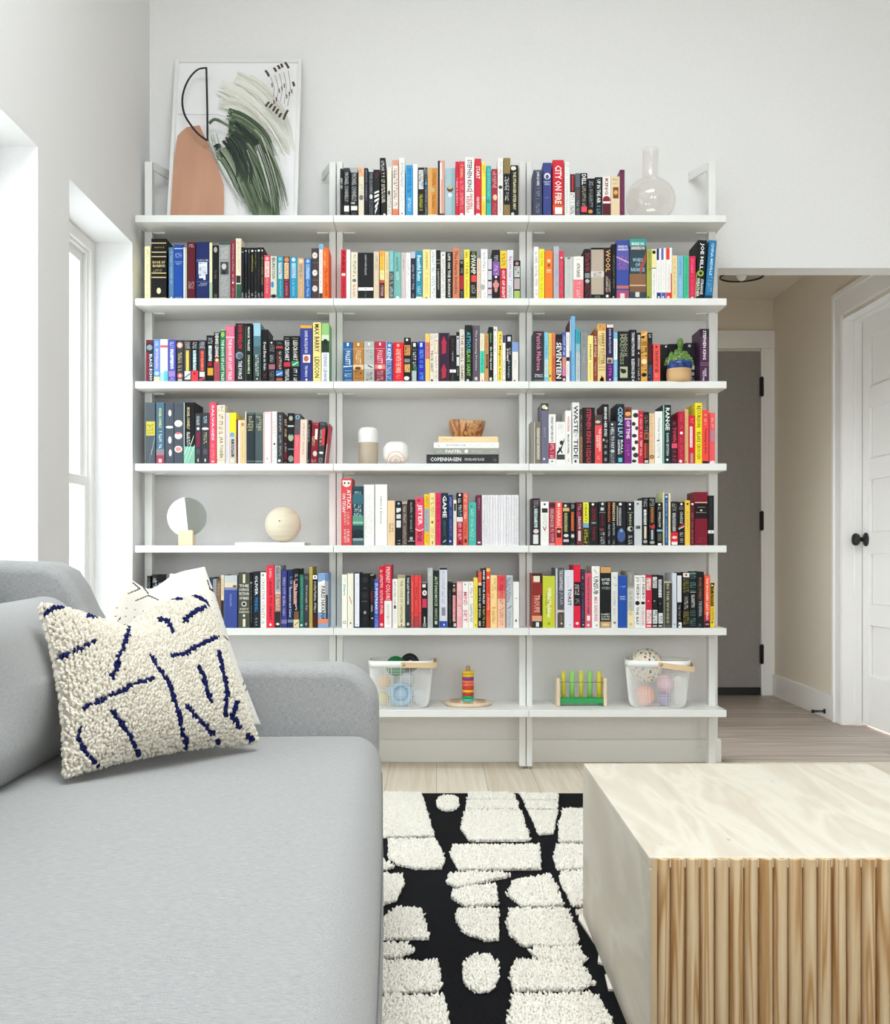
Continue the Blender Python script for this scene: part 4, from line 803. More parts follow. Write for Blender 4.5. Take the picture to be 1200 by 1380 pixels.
484 548 57|grey:a6a6a6|dark capitals, brown patch|v .03 .37 333 EXECUTION .55;b .42 .46 d0c0b8;b .46 .74 b07c60;s .48 .72 ecd8cc .6;b .74 1 2a2c30;e .5 .94 .3 .2 e0e0e0
551 614 108|indigo:3c3c84|white letters|s .12 .8 c8c8e4 .4;b .86 .93 7c78b0
620 682 104|navy:1c2850|white letters|s .12 .32 a8bce0 .4 .65;v .3 .82 c8d4ec Innovators_and_Cures .4;b .86 .91 7888a8
684 748 92|K|peach edge, cream foot|s .06 .2 bcbcbc .5;r 0 .3 .2 .6 dc9078;v .25 .7 f0e4e0 The_Innovator's .4;r .1 .9 .72 .85 7a5440;b .86 1 e0d0a4;l .2 .96 .8 .9 7a6030 .02
753 798 154|teal green:2c6c60|pale letters|s .05 .9 84b0a4 .35;e .4 .95 .3 .24 e0e8e4
800 854 151|D|grey serif title|s .04 .1 999;v .2 .68 a8acb0 Strategy_by .45;e .4 .93 .2 .3 999
856 892 71|mustard:b4a44c|bare spine|s .1 .9 9c8c3c .3
893 944 159|K|white cap, maroon foot|b 0 .08 f0eeec;e .5 .04 .2 .2 a03038;s .12 .72 e0dcd8 .45;b .74 1 4c1c24
947 1062 138|pale blue:88a4cc|black words, orange foot|b .16 .72 e4e4e0;v .24 .86 2c2c2c PARIS_HAVANA .4;l .05 .2 .95 .12 f0f0f0 .04;r .68 1 0 .15 6484b8;r .68 1 .15 .7 a8a0a0;r .76 .96 .4 .9 34343c;b .84 .92 e88860;b .92 1 88a0c0
@5 1 455 755
48 106 154|ivory:efeede|teal letters, ring|s .05 .15 c8dce0 .3;v .18 .4 3ca0b4 Start .4;e .5 .9 .3 .3 55554c;e .5 .9 .2 .2 efeede
110 174 142|ivory:ebe6d8|red slash|l .3 .42 .65 .55 b02c30 .04;r .4 .6 .9 .93 443
178 243 132|navy:22305c|white panel|r .12 .88 .02 .98 eceef2;s .08 .9 c8ccd8 .25;e .5 .94 .1 .1 888
246 346 143|K|ghostly discs|e .5 .12 .3 .3 2c2e34;r .3 .7 .27 .275 888;e .5 .4 .36 .36 26282c;t .5 .53 777 1;e .5 .72 .14 .18 999;s .8 .95 333 .4
349 393 155|K|red streak|b 0 .02 998;s .3 .52 b02c34 .5;s .55 .7 e0d8d0 .4;e .6 .82 .2 .2 ccc
395 445 205|blue:3c5ab6|white capitals|v .08 .72 e4ecf8 SUPERFREAKO .6;s .75 .98 a0b4e4 .6
448 503 64|R|outlined white letters|s .06 .78 f4dce0 .5;e .5 .95 .3 .3 f0d0d0
504 588 52|crimson:cc1c3c|white lower half|v .03 .56 f0c8c0 PRIMARY_COLORS .56;b .57 1 eeebe8;v .62 .95 c4c0bc ANONYMOUS .4
592 649 203|W|black letters|s .05 .52 555 .35;r .3 .7 .54 .61 443c4c;s .65 .92 c8ccc8 .3
651 731 159|cream:ded6b6|brown capitals|b 0 .06 a49c70;v .1 .9 8a7c4c THE_CODE_OF_CAPITALISM .34;e .5 .95 .1 .1 333;b .97 1 8a8458
733 790 164|charcoal:2c363a|white title|v .04 .56 e0e8e8 THE_LAST_FRONTIER .35;e .5 .93 .24 .3 c8d0d0
792 825 163|red:dc4444|darker foot, first of three|b .7 .85 b83c40;b .85 1 9a4a4c;s .1 .95 f0a8a4 .3
826 873 163|red:e44a46|dark name, second of three|v .22 .48 7a1818 Stieg .4;b .78 .9 c03c40;b .9 1 9a4a4c;s .6 .74 a83030 .3
874 906 163|red:d83e42|darker foot, third of three|b .7 .85 b83c40;b .85 1 9a4a4c;s .1 .95 f0a8a4 .3
910 970 234|K|white face, crimson patch|b 0 .03 888;r .1 .7 .05 .12 ddd;e .5 .24 .4 .5 ece8e8;e .5 .24 .2 .3 c87c84;r .1 .9 .37 .56 d0385c;r .4 .62 .76 .92 ddd;r .2 .8 .9 .98 888
972 1030 83|silver:b4b5b4|faint yellow letters|s .05 .14 e8e8e8 .3;s .18 .66 c8c49c .35;s .8 .95 999 .2
1032 1096 113|black:14241e|pale green capitals|v .1 .62 bcd0a8 AUTONOMOUS .52;v .66 .86 a8b89c NEWITZ .4;r .3 .7 .88 .94 c0ccb8
1098 1186 80|lilac white:d6d6e0|blue foot, black cap|b 0 .035 20202c;r 0 .1 .03 .9 a8a8b4;s .06 .6 9a9aa8 .35;r .3 .75 .66 .8 8a8a98;b .89 1 2c4c9c;e .6 .95 .1 .12 c8d8f0
@5 1 570 755
272 318 222|K|narrow grey title|b 0 .03 555;s .2 .9 777 .25
320 366 244|black:2c2826|tan face, pink panel|e .4 .06 .2 .2 e8e4d8;e .4 .16 .36 .5 9c8468;r .1 .75 .28 .86 e8a8a8;s .3 .84 b84450 .4;r .3 .9 .9 .97 ccc
368 426 234|pink:eca8b0|paler panels|r .15 .85 .03 .2 f4c4c8;r .2 .8 .24 .5 f0bcc4;r .15 .85 .55 .75 f4c4c8;s .28 .72 d88898 .4
428 494 233|W|bold pink lettering|e .45 .06 .14 .14 999;v .22 .52 d86a78 MIND .6;v .6 .88 d86a78 SET .6
496 549 232|white:eeeae2|red and black letters|e .4 .05 .12 .12 c88;s .1 .42 c86470 .5;s .48 .88 7a7c78 .45
551 593 189|Y|thin brown letters|s .1 .85 b8963c .3;r .4 .6 .93 .97 443
595 636 120|K|flame-coloured top|b 0 .22 dc5c44;b .2 .25 e8c8a8;v .3 .82 d8d8cc HOW_TO_GET_IDEAS .5;r .25 .75 .88 .97 b8b8b0
637 682 88|K|bold white letters|v .03 .6 e8e8ec MIND_YOUR_SALES .5;s .64 .97 e0d870 .45
684 729 84|orange red:e64c34|yellow cap|b 0 .06 f0c060;e .5 .16 .3 .3 f8d8c0;s .2 .4 8a2018 .4;s .44 .7 f8d0c0 .5;b .8 1 dc6438
731 804 161|peach yellow:f4d494|orange and green letters|s .05 .3 a08a50 .3 .7;s .18 .45 d07c40 .3 .3;e .5 .62 .3 .16 e8a860;s .68 .95 d08c4c .45
806 892 161|peach:f0bc9c|red upper half|b 0 .3 e04450;b .3 .45 e87068;s .06 .55 8a3430 .4;l .2 .68 .8 .62 c89078 .02;s .7 .95 b87c64 .4
895 974 162|pale grey:c4c8cc|dark printed lines|r 0 .1 0 1 4a4a50;s .04 .52 4c5864 .4 .35;s .04 .4 7c8894 .3 .7;l .3 .64 .8 .58 555 .02;s .68 .97 98a0a8 .4
976 1040 233|W|tiny black marks|r .4 .58 .35 .37 333;r .35 .6 .82 .87 444
@5 2 710 755
58 168 140|brick red:a43c30|pale tall lettering|r .82 1 0 1 241c1c;b 0 .05 3a2420;r .15 .78 .05 .16 e4dcc8;b .18 .4 8a2c28;v .4 .72 e0b09c TROUPE .55;b .78 .88 d8a07c;b .88 1 24302c;r .4 .7 .9 .98 e0e0d8
174 309 171|lime:c6cc38|white script, dark letters|r .8 1 .4 .9 d8c040;v .22 .8 f4f4dc Willful_Machines .34 .54;s .3 .74 5c6018 .12 .28;e .5 .92 .12 .12 98a028
312 406 86|slate grey:54545c|white capitals, brown foot|r 0 .22 0 1 c4c8d8;v .03 .38 d4d4d8 THE_DISAPPEARED .4 .66;v .4 .62 a8a4b0 JULIA .4 .66;b .7 .76 c8bcbc;r .3 1 .74 1 54483c;s .78 .92 988c7c .25 .62;e .7 .93 .1 .1 ddd
408 508 106|lilac white:dedee8|bold black title|v .1 .3 c4c4d0 KARIN .2 .4;v .32 .62 24242c TORST .4 .56;e .6 .95 .16 .1 c8c8d0
510 584 52|red:de1c3c|black middle with white|b .27 .65 20161a;t .3 .48 e8e0e0 4;t .53 .62 c8c0c0 3;e .5 .93 .24 .2 f0d8dc
586 628 98|black:28243c|violet letters|s .03 .17 b8b4c8 .4;s .24 .93 7c74a0 .35;e .6 .95 .2 .2 c8c8d0
630 703 139|rose:d85c70|black letters, white logo|v .06 .74 5c1c2c THE_BIG_FAT_BOOK_OF_CRIME .3;r .3 .75 .78 .87 f4e8e8;e .5 .95 .2 .2 f4d8dc
705 791 64|W|tall black title, red name|l .3 .05 .6 .12 c8404c .02;v .17 .46 24242c UNSUB .62;v .5 .9 d07c8c MEG_GARDINER .44;e .6 .96 .12 .12 999
796 912 71|K|tan cap and foot|b 0 .1 cc9c60;h .18 .3 d8e0d8 ANOTHER/COMES;h .32 .38 98a09c OTHERS;h .76 .88 c8ccc4 ROBERT/LOUIS/EVANS;b .9 1 c49c6c;r .2 .8 .93 .97 e0c498
914 988 128|pale grey:e0e0dc|scattered grey letters|e .5 .1 .2 .2 c8c8c4;s .2 .28 a0a09c;s .35 .6 8c8c88 .3;s .65 .8 b0b0ac .3;e .5 .91 .2 .2 8a8a86
@5 2 825 755
70 164 164|royal blue:1c4ca8|white title lines|t .2 .23 dce4f4 1;t .39 .47 dce4f4 2;b .02 .025 3c68b8
167 243 120|grey:a0a098|cream lower half|b 0 .26 908c88;b .3 .7 c8c8c0;b .7 1 e8dcb4;s .05 .2 c0bcb4 .3;s .36 .78 98988c .45;e .5 .94 .24 .24 c8bc94
244 308 163|W|black blot and black title|v .03 .46 333 JO_NESBO .6;e .5 .53 .38 .38 1c1818;v .6 .95 4a3c40 THE_BAT .45
309 366 161|W|black blot and pink title|v .03 .46 333 JO_NESBO .6;e .5 .53 .38 .3 2c2424;v .58 .96 c47c88 COCKROACHES .5
368 434 163|crimson:c82440|white torn patches|r .1 .8 .05 .28 ecdcd8;s .06 .27 a03038 .6;e .4 .49 .12 .1 f0c0c0;r .1 .9 .66 .92 f0e4e4;s .68 .9 c84858 .6;r .1 .8 .95 .98 f0d8d8
435 496 163|K|white torn patches, first of two|r .1 .85 .03 .24 d8d8d8;s .05 .22 333 .6;e .4 .49 .12 .1 ccc;r .1 .9 .66 .92 d8dcdc;s .68 .9 444 .6;r .1 .8 .95 .98 bbb
498 557 163|K|white torn patches, second of two|r .1 .7 .08 .42 d0d4d4;s .1 .4 333 .7;e .4 .54 .12 .1 888;r .1 .9 .72 .92 d8dcdc;s .74 .9 444 .6;r .1 .8 .95 .98 bbb
560 650 229|dark olive:44443c|pale border, cream letters|b 0 .03 c8c4ac;r 0 .06 0 1 d0ccbc;v .05 .9 c0b894 IN_THE_WOODS .3;t .95 .98 98988c 1
652 703 139|pale blue:d4dae6|bare spine|s .2 .85 c0c8d8 .25;e .5 .94 .2 .2 998
704 757 154|K|white panel|r .04 .92 .02 .52 dcdce0;s .58 .86 b8b8b8 .35;r .3 1 .9 1 ececec;e .5 .95 .16 .16 333
768 841 136|K|gold floral pattern|b 0 .08 e8e4e0;e .5 .04 .16 .16 8a3034;s .1 .36 8a7c3c .9;s .4 .66 d0d0c4 .5;s .7 .97 8a7c3c .9
842 913 134|K|teal floral pattern|b 0 .02 88b0a8;s .03 .34 5c8c88 .9;b .35 .36 c8c8b8;s .4 .66 d0d4d0 .5;s .68 .97 5c8c88 .9
916 996 124|K|brown capitals, grey title|v .1 .5 9c6444 MICHAEL_CONNELLY .4;v .52 .8 a8acb0 THE_REVERSAL .4;r .3 .6 .93 .97 4c5c74
1000 1063 163|vermilion:f05c3c|white capitals, black foot|b .75 .88 b8304c;b .88 1 28181c;v .05 .48 fce4dc THE_WOODEN .4;v .52 .84 fce4dc LAST_MAN .4;r .2 .8 .92 .95 a89098
1064 1110 243|yellow:e8c638|black cap|b 0 .05 K;r 0 .8 .02 .52 3a3014;e .4 .06 .2 .2 e8e0c0;s .12 .5 c8ac38 .6;s .56 .84 8a7420 .5;e .4 .88 .2 .2 443410
'''
ORD = ['', 'first', 'second', 'third', 'fourth', 'fifth', 'sixth', 'seventh', 'eighth', 'ninth', 'tenth', 'eleventh', 'twelfth', 'thirteenth', 'fourteenth', 'fifteenth', 'sixteenth', 'seventeenth', 'eighteenth']
def tone(c): return PAL.get(c, c)
SPY = 4.358                                    # plane of the spines

def parse():
    out = []; bay = None
    for ln in BOOKS.strip().splitlines():
        if ln.startswith('@'):
            r, b, ox, oy = [int(t) for t in ln[1:].split()]; continue
        pos, col, feat, ops = ln.split('|')
        p = pos.split(); x0, x1, top = [float(t) for t in p[:3]]; lean = float(p[3]) if len(p) > 3 else 0; back = float(p[4]) if len(p) > 4 else 0
        if ':' in col: cname, chex = col.split(':')
        else: cname, chex = NAMES[col], PAL[col]
        out.append(dict(r=r, b=b, x0=ox + x0 / 8, x1=ox + x1 / 8, y=oy + top / 8, lean=lean / 8, back=back, cname=cname, hex=chex, feat=feat,
                        ops=[o.split() for o in ops.split(';') if o.strip()]))
    return out
BK = parse()

# lettering: every string set once in the built-in face, turned to flat meshes
STR = set()
for b in BK:
    for o in b['ops']:
        if o[0] == 'v': STR.add(o[4].replace('_', ' '))
        if o[0] == 'h':
            for t in o[4].split('/'): STR.add(t.replace('_', ' '))
EXTRA = ['COPENHAGEN', 'PEOPLE AND PLACES', 'PASTEL', 'INTERIOR']
def letter_meshes(strings):
    tmp = {}
    for s_ in strings:
        cu = bpy.data.curves.new('t', 'FONT'); cu.body = s_; cu.resolution_u = 1; cu.offset = 0.018; cu.size = 1.0
        o = bpy.data.objects.new('t', cu); COL.objects.link(o); tmp[s_] = o
    dg = bpy.context.evaluated_depsgraph_get(); res = {}
    for s_, o in tmp.items():
        me = bpy.data.meshes.new_from_object(o.evaluated_get(dg))
        vs = np.array([v.co[:2] for v in me.vertices]); fs = [tuple(p.vertices) for p in me.polygons]
        lo, hi = vs.min(0), vs.max(0)
        res[s_] = ((vs - lo) / np.maximum(hi - lo, 1e-6), fs, (hi - lo))
        bpy.data.meshes.remove(me)
    for o in tmp.values():
        cu = o.data; bpy.data.objects.remove(o); bpy.data.curves.remove(cu)
    return res
LET = letter_meshes(sorted(STR) + EXTRA)

class Spine:
    """draws marks on the face y=0 of a book of width w, height h (front looks to -y)"""
    def __init__(s, mb, w, h, y): s.mb, s.w, s.h, s.y = mb, w, h, y
    def q(s, pts, c):
        pts = [(min(s.w - .0003, max(.0003, p[0])), min(s.h - .0003, max(.0003, p[1]))) for p in pts]
        s.mb.add([(p[0], s.y, p[1]) for p in pts], [tuple(range(len(pts)))], mat(tone(c), .5, spec=.2))
    def rect(s, x0, x1, y0, y1, c):
        m = .0006
        x0, x1 = max(m, x0 * s.w), min(s.w - m, x1 * s.w)
        z1, z0 = min(s.h - m, s.h * (1 - y0)), max(m, s.h * (1 - y1))
        s.q([(x0, z0), (x1, z0), (x1, z1), (x0, z1)], c)
    def text(s, t, x0, x1, y0, y1, c, vertical):
        vs, fs, ext = LET[t]
        if vertical: P = [(x0 * s.w + v[1] * (x1 - x0) * s.w, s.h * (1 - y0) - v[0] * (y1 - y0) * s.h) for v in vs]
        else: P = [(x0 * s.w + v[0] * (x1 - x0) * s.w, s.h * (1 - y1) + v[1] * (y1 - y0) * s.h) for v in vs]
        s.mb.add([(p[0], s.y, p[1]) for p in P], fs, mat(tone(c), .5, spec=.2))
    def scribble(s, x0, x1, y0, y1, c, vertical, rnd):
        """unreadable small print: a row of little strokes"""
        L = (y1 - y0) * s.h if vertical else (x1 - x0) * s.w
        g = max(.0024, min(.0058, ((x1 - x0) * s.w if vertical else (y1 - y0) * s.h) * .62))
        n = max(2, int(L / g)); k = 0
        for i in range(n):
            if rnd.random() < .13: continue
            a, b2 = i / n + .12 / n, (i + 1) / n - .14 / n
            kind = rnd.choice((0, 1, 2, 3))
            parts = {0: [(0, 1, 0, .3), (.0, .3, 0, 1)], 1: [(0, 1, .35, .62)], 2: [(0, 1, 0, .25), (0, 1, .7, 1)], 3: [(.0, 1, .4, .62), (.7, 1, 0, 1)]}[kind]
            for (u0, u1, t0, t1) in parts:
                ta, tb = a + (b2 - a) * t0, a + (b2 - a) * t1
                if vertical: s.rect(x0 + (x1 - x0) * u0, x0 + (x1 - x0) * u1, y0 + (y1 - y0) * ta, y0 + (y1 - y0) * tb, c)
                else: s.rect(x0 + (x1 - x0) * ta, x0 + (x1 - x0) * tb, y0 + (y1 - y0) * u0, y0 + (y1 - y0) * u1, c)
    def run(s, ops, rnd):
        for o in ops:
            k = o[0]; s.y -= .00011
            f = lambda i: float(o[i])
            if k == 'b': s.rect(0, 1, f(1), f(2), o[3])
            elif k == 'r': s.rect(f(1), f(2), f(3), f(4), o[5])
            elif k == 'e':
                cx, cz, rx, rz = f(1) * s.w, s.h * (1 - f(2)), f(3) * s.w, f(4) * s.w
                s.q([(min(s.w - .0005, max(.0005, cx + rx * math.cos(2 * math.pi * i / 18))), max(.0005, min(s.h - .0005, cz + rz * math.sin(2 * math.pi * i / 18)))) for i in range(18)], o[5])
            elif k == 'l':
                x0, z0, x1, z1 = f(1) * s.w, s.h * (1 - f(2)), f(3) * s.w, s.h * (1 - f(4)); t = f(6) * s.h / 2
                s.q([(x0, z0 - t), (x1, z1 - t), (x1, z1 + t), (x0, z0 + t)], o[5])
            elif k == 'u':
                z1, z0 = s.h * (1 - f(1)), s.h * (1 - f(2)); w = s.w
                s.q([(.3 * w, z0), (.7 * w, z0 + .006), (.7 * w, z1 - .03), (.78 * w, z1 - .03), (.5 * w, z1), (.22 * w, z1 - .03), (.3 * w, z1 - .03)], o[3])
            elif k == 's':
                wf = float(o[4]) if len(o) > 4 else .6; xc = float(o[5]) if len(o) > 5 else .5
                if wf > 1: wf = .4
                s.scribble(xc - wf / 2, xc + wf / 2, f(1), f(2), o[3], True, rnd)
            elif k == 't':
                n = int(o[4]); dy = (f(2) - f(1)) / n
                for i in range(n):
                    a = rnd.uniform(.12, .22); s.scribble(a, 1 - rnd.uniform(.12, .22), f(1) + dy * (i + .1), f(1) + dy * (i + .85), o[3], False, rnd)
            elif k == 'v':
                wf = float(o[5]) if len(o) > 5 else .6; xc = float(o[6]) if len(o) > 6 else .5
                s.text(o[4].replace('_', ' '), xc - wf / 2, xc + wf / 2, f(1), f(2), o[3], True)
            elif k == 'h':
                T = o[4].split('/'); dy = (f(2) - f(1)) / len(T)
                for i, t in enumerate(T):
                    wd = min(.8, .8 * len(t) / max(len(q) for q in T) + .1)
                    s.text(t.replace('_', ' '), .5 - wd / 2, .5 + wd / 2, f(1) + dy * (i + .1), f(1) + dy * (i + .88), o[3], False)

def book_meshes(w, h, depth, hexc, ops, rnd, hard):
    """a cover (spine + two boards, lettered) and its block of pages; origin at the foot of the spine's left edge"""
    cov = mat(hexc, .45, spec=.22); t = min(.0024 if hard else .0007, w * .2)
    ch = min(.0016 if hard else .0005, w * .2)
    mb = MB(); d = depth
    outer = [(0, d), (0, ch), (ch, 0), (w - ch, 0), (w, ch), (w, d)]
    inner = [(w - t, d), (w - t, t + .0008), (t, t + .0008), (t, d)]
    poly = outer + inner; n = len(poly)
    vs = [(p[0], p[1], 0) for p in poly] + [(p[0], p[1], h) for p in poly]
    fs = [(i, (i + 1) % n, n + (i + 1) % n, n + i) for i in range(n)]
    cap = [(0, 1, 8, 9), (1, 2, 3, 4, 7, 8), (4, 5, 6, 7)]
    fs += [tuple(n + i for i in c) for c in cap] + [tuple(reversed(c)) for c in cap]
    mb.add(vs, fs, cov)
    Spine(mb, w, h, -.00004).run(ops, rnd)
    lip = .0032 if hard else .0003; fl = .004 if hard else .0004
    pg = MB(); pg.box(t + .00005, max(t + .0002, w - t - .00005), t + .0011, d - fl, lip if hard else .0001, h - lip, PAGES)
    return mb, pg

from collections import Counter
cnt = Counter((b['r'], b['b']) for b in BK); seen = Counter(); LABELS = set(); prev = {}
for b in BK: b['area'] = (b['x1'] - b['x0']) * ((402.8, 515, 627, 738, 735, 847)[b['r']] * 0 + [290, 402, 514, 625, 735, 844][b['r']] - b['y'])
KEEP = 300 - 4
order = sorted(range(len(BK)), key=lambda k: -BK[k]['area'] * (BK[k]['feat'] != 'hidden spine'))
big = set(order[:KEEP])
REST = MB(); RESTP = MB()
for k_, b in enumerate(BK):
    key = (b['r'], b['b']); seen[key] += 1; i = seen[key]; n = cnt[key]
    rnd = random.Random(b['r'] * 1000 + b['b'] * 100 + i)
    sp0 = SPY + b['back']; y = sp0 + rnd.choice((0, .001, .002, .004))
    z0 = SZ[b['r']] + .0004
    x0, x1 = px(b['x0'], sp0), px(b['x1'], sp0)
    if key in prev and x0 < prev[key] + .0003 and not b['lean']: x0 = prev[key] + .0003
    w = max(.0028, x1 - x0 - .0003); h = pz(b['y'], sp0) - z0
    prev[key] = x0 + w
    hard = h > .205 and w > .016
    depth = .155 if h > .215 else (.138 if h > .19 else .108)
    xl = px(b['lean'], SPY) - px(0, SPY)
    if any(x0 + min(0, xl) < pb + .002 and x0 + w + max(0, xl) > pa - .002 for pa, pb in POSTX): depth = min(depth, DP - y - .003)
    ang = 0
    if b['lean']:
        ang = math.atan2(b['lean'] * SPY / F, h); h = h / math.cos(ang) - abs(w * math.sin(ang))
    mb, pg = book_meshes(w, h, depth, b['hex'], b['ops'], rnd, hard)
    loc = (x0, y, z0)
    if ang > 0: loc = (x0 + w * (1 - math.cos(ang)), y, z0 + w * math.sin(ang))
    if ang < 0: loc = (x0, y, z0)
    if k_ not in big:
        X = Matrix.Translation(loc) @ Matrix.Rotation(ang, 4, 'Y')
        for src, dst in ((mb, REST), (pg, RESTP)):
            o0 = len(dst.v); dst.v.extend(tuple(X @ Vector(v)) for v in src.v)
            dst.f.extend(tuple(o0 + q for q in f) for f in src.f); dst.m.extend(dst.mi(src.mats[q]) for q in src.m); dst.smooth.extend(src.smooth)
        continue
    o = mb.build('book'); pgo = pg.build('page_block', o)
    o.location = loc; o.rotation_euler = (0, ang, 0)
    if i <= (n + 1) // 2: ps = 'leftmost' if i == 1 else ORD[i] + ' from left'
    else: ps = 'rightmost' if i == n else ORD[n + 1 - i] + ' from right'
    sh = ROWN[b['r']] + ' shelf, ' + BAYN[b['b']] + ' bay'
    lab = '%s book with %s, %s, %s' % (b['cname'], b['feat'], ps, sh)
    lab = lab.replace('with no ', 'without ').replace('with a ', 'with ')
    if w > .027 and len(lab.split()) < 16: lab = 'thick ' + lab
    assert lab not in LABELS, lab
    if len(lab.split()) > 16: print('LONG', len(lab.split()), lab)
    LABELS.add(lab)
    tag(o, lab, 'book', 'upright books on the ' + ROWN[b['r']] + ' shelf, ' + BAYN[b['b']] + ' bay')
ro = REST.build('books'); tag(ro, 'slimmest and half-hidden books standing between the larger ones on the shelves', 'books', kind='stuff')
RESTP.build('page_blocks', ro)
# ---------------------------------------------------------------- things on the shelves
def wood(name, stops, scale, rough=0.5, dist=2.0, randomize=False):
    return noise_mat(name, stops, scale, rough, 1.0, 5, dist, randomize=randomize)
PALEWOOD = wood('pale_wood', [(.3, 'e6cfa9'), (.5, 'efdcbb'), (.7, 'e2c89e')], (8, 8, 60))
# framed abstract print leaning on the wall
def framed_print():
    z0 = SZ[0] + .0005; yb = 4.452
    x0, x1 = px(224.5, yb), px(400.6, yb); W = x1 - x0; Hh = .735
    tilt = math.atan2(YB - .008 - yb - .02, Hh)
    R = empty('framed_print', (x0, yb, z0 + .023 * math.sin(tilt))); R.rotation_euler = (-tilt, 0, 0)
    tag(R, 'large white-framed abstract print leaning on the wall atop the left bay', 'picture')
    fw = .016; m = MB()
    for a in ((0, fw, 0, Hh), (W - fw, W, 0, Hh), (fw, W - fw, 0, fw), (fw, W - fw, Hh - fw, Hh)): m.box(a[0], a[1], 0, .022, a[2], a[3], SHELFW)
    m.box(fw, W - fw, .012, .02, fw, Hh - fw, mat('d8d4cc', .8))
    m.build('frame', R, bevel=.0012)
    PAPER = mat('f0eff1', .6)
    iw, ih = W - 2 * fw, Hh - 2 * fw
    p = MB(); p.box(fw, W - fw, .008, .0119, fw, Hh - fw, PAPER)
    lay = [.0079]
    def P(q): return (fw + (q[0] - 205) / 657 * iw, fw + (912 - q[1]) / 804 * ih)
    def poly(pts, m):
        lay[0] -= .00012
        V = [P(q) for q in pts]
        V = [(min(W - fw, max(fw, a)), min(Hh - fw, max(fw, b))) for a, b in V]
        p.add([(v[0], lay[0], v[1]) for v in V], [tuple(range(len(V)))], m)
    def stroke(pts, w, m, taper=False):
        lay[0] -= .00012
        V = [Vector(P(q)) for q in pts]; n = len(V); L = []; Rr = []
        for i in range(n):
            t = (V[min(n - 1, i + 1)] - V[max(0, i - 1)]).normalized(); nn = Vector((-t.y, t.x))
            ww = w / 657 * iw / 2 * ((1 - .85 * i / (n - 1)) if taper else 1)
            L.append(V[i] + nn * ww); Rr.append(V[i] - nn * ww)
        vs = [(max(fw, min(W - fw, v.x)), lay[0], max(fw, min(Hh - fw, v.y))) for v in L + Rr]
        p.add(vs, [(i, i + 1, n + i + 1, n + i) for i in range(n - 1)], m)
    def sm(pts, k=6):
        out = []
        for i in range(len(pts) - 1):
            a, b, c, d = [Vector(pts[max(0, min(len(pts) - 1, i + j))]) for j in (-1, 0, 1, 2)]
            for s_ in range(k):
                t = s_ / k
                out.append(.5 * ((2 * b) + (c - a) * t + (2 * a - 5 * b + 4 * c - d) * t * t + (3 * b - a - 3 * c + d) * t ** 3))
        return [tuple(v) for v in out] + [tuple(pts[-1])]
    brush = lambda nm, st: noise_mat(nm, st, (70, 1, 6), .7, 1.0, 5, .6, rot=(0, math.radians(-32), 0))
    PALE = brush('pale_olive_wash', [(.3, 'f2f1ee'), (.45, 'd8d8c4'), (.6, 'e8e8de'), (.75, 'cfd0b8')])
    GRN = brush('green_brushwork', [(.28, '33422f'), (.42, '56684a'), (.55, '75836a'), (.68, '3f4f3a'), (.8, 'a9ae9c')])
    DRK = brush('dark_green_brushwork', [(.3, '222c2a'), (.55, '38453c'), (.75, '1c2524')])
    GRY = brush('thin_green_wash', [(.3, 'd6d9d2'), (.5, '8c9684'), (.7, 'e4e5e0')])
    TER = noise_mat('terracotta_paint', [(.3, 'b98a72'), (.7, 'c4967c')], (14, 1, 3), .7)
    INK = mat('17171f', .6); BRN = mat('4a3630', .6)
    def bristles(path, width, n, tones, th=(3, 9), seed=1, span=(.0, .25, .75, 1.0)):
        rb = random.Random(seed); base = sm(path, 6); m_ = len(base)
        for q in range(n):
            off = rb.uniform(-.5, .5) * width; a = int(m_ * rb.uniform(span[0], span[1])); c = max(a + 3, int(m_ * rb.uniform(span[2], span[3])))
            P_ = []
            for j in range(a, min(c, m_)):
                j0, j1 = max(0, j - 1), min(m_ - 1, j + 1)
                d = Vector((base[j1][0] - base[j0][0], base[j1][1] - base[j0][1])).normalized()
                P_.append((base[j][0] - d.y * off, base[j][1] + d.x * off))
            if len(P_) > 2: stroke(P_, rb.uniform(*th), mat(rb.choice(tones), .7), True)
    WASH = ['e6e6dd', 'dcdccf', 'ebebe5', 'd6d6c6', 'e9e8e2', 'e2e1d6']
    bristles([(520, 190), (620, 230), (720, 320), (790, 440), (825, 590)], 80, 60, WASH, (6, 16), 2)
    bristles([(438, 240), (540, 290), (650, 370), (740, 470), (822, 610)], 80, 60, WASH, (6, 16), 3)
    bristles([(440, 330), (560, 345), (660, 430), (740, 560)], 50, 24, WASH, (5, 12), 4)
    stroke([(218, 389), (330, 391), (430, 390), (480, 402)], 4, mat('b9bcc0', .7))
    poly([(205, 912), (208, 700), (213, 590), (222, 500), (245, 475), (272, 455), (340, 446), (360, 485), (378, 520), (398, 555), (440, 640), (470, 710), (485, 750), (490, 830), (492, 912)], TER)
    GT = ['465642', '57684f', '687a60', '7c8b74', '4f6048', '3b4837', '929c87', '5f7256', 'a3ab99']
    DT = ['222b29', '2b3531', '36433a', '1d2625', '3a4a3e']
    LT = ['cfd3cb', 'aab2a4', 'dfe1dc', '8f9a88', 'e6e7e3']
    bristles([(408, 470), (440, 570), (500, 680), (560, 790), (596, 908)], 44, 34, LT, (3, 8), 5, (0, .3, .6, 1))
    bristles([(440, 590), (500, 665), (560, 770), (612, 850)], 44, 26, GT + LT, (4, 9), 6)
    poly([(500, 420), (600, 450), (690, 530), (745, 620), (770, 730), (785, 830), (795, 912), (650, 912), (615, 840), (575, 790), (540, 690), (500, 560)], GRN)
    bristles([(492, 392), (590, 430), (690, 510), (752, 630)], 60, 44, GT, (5, 12), 7, (0, .2, .7, 1))
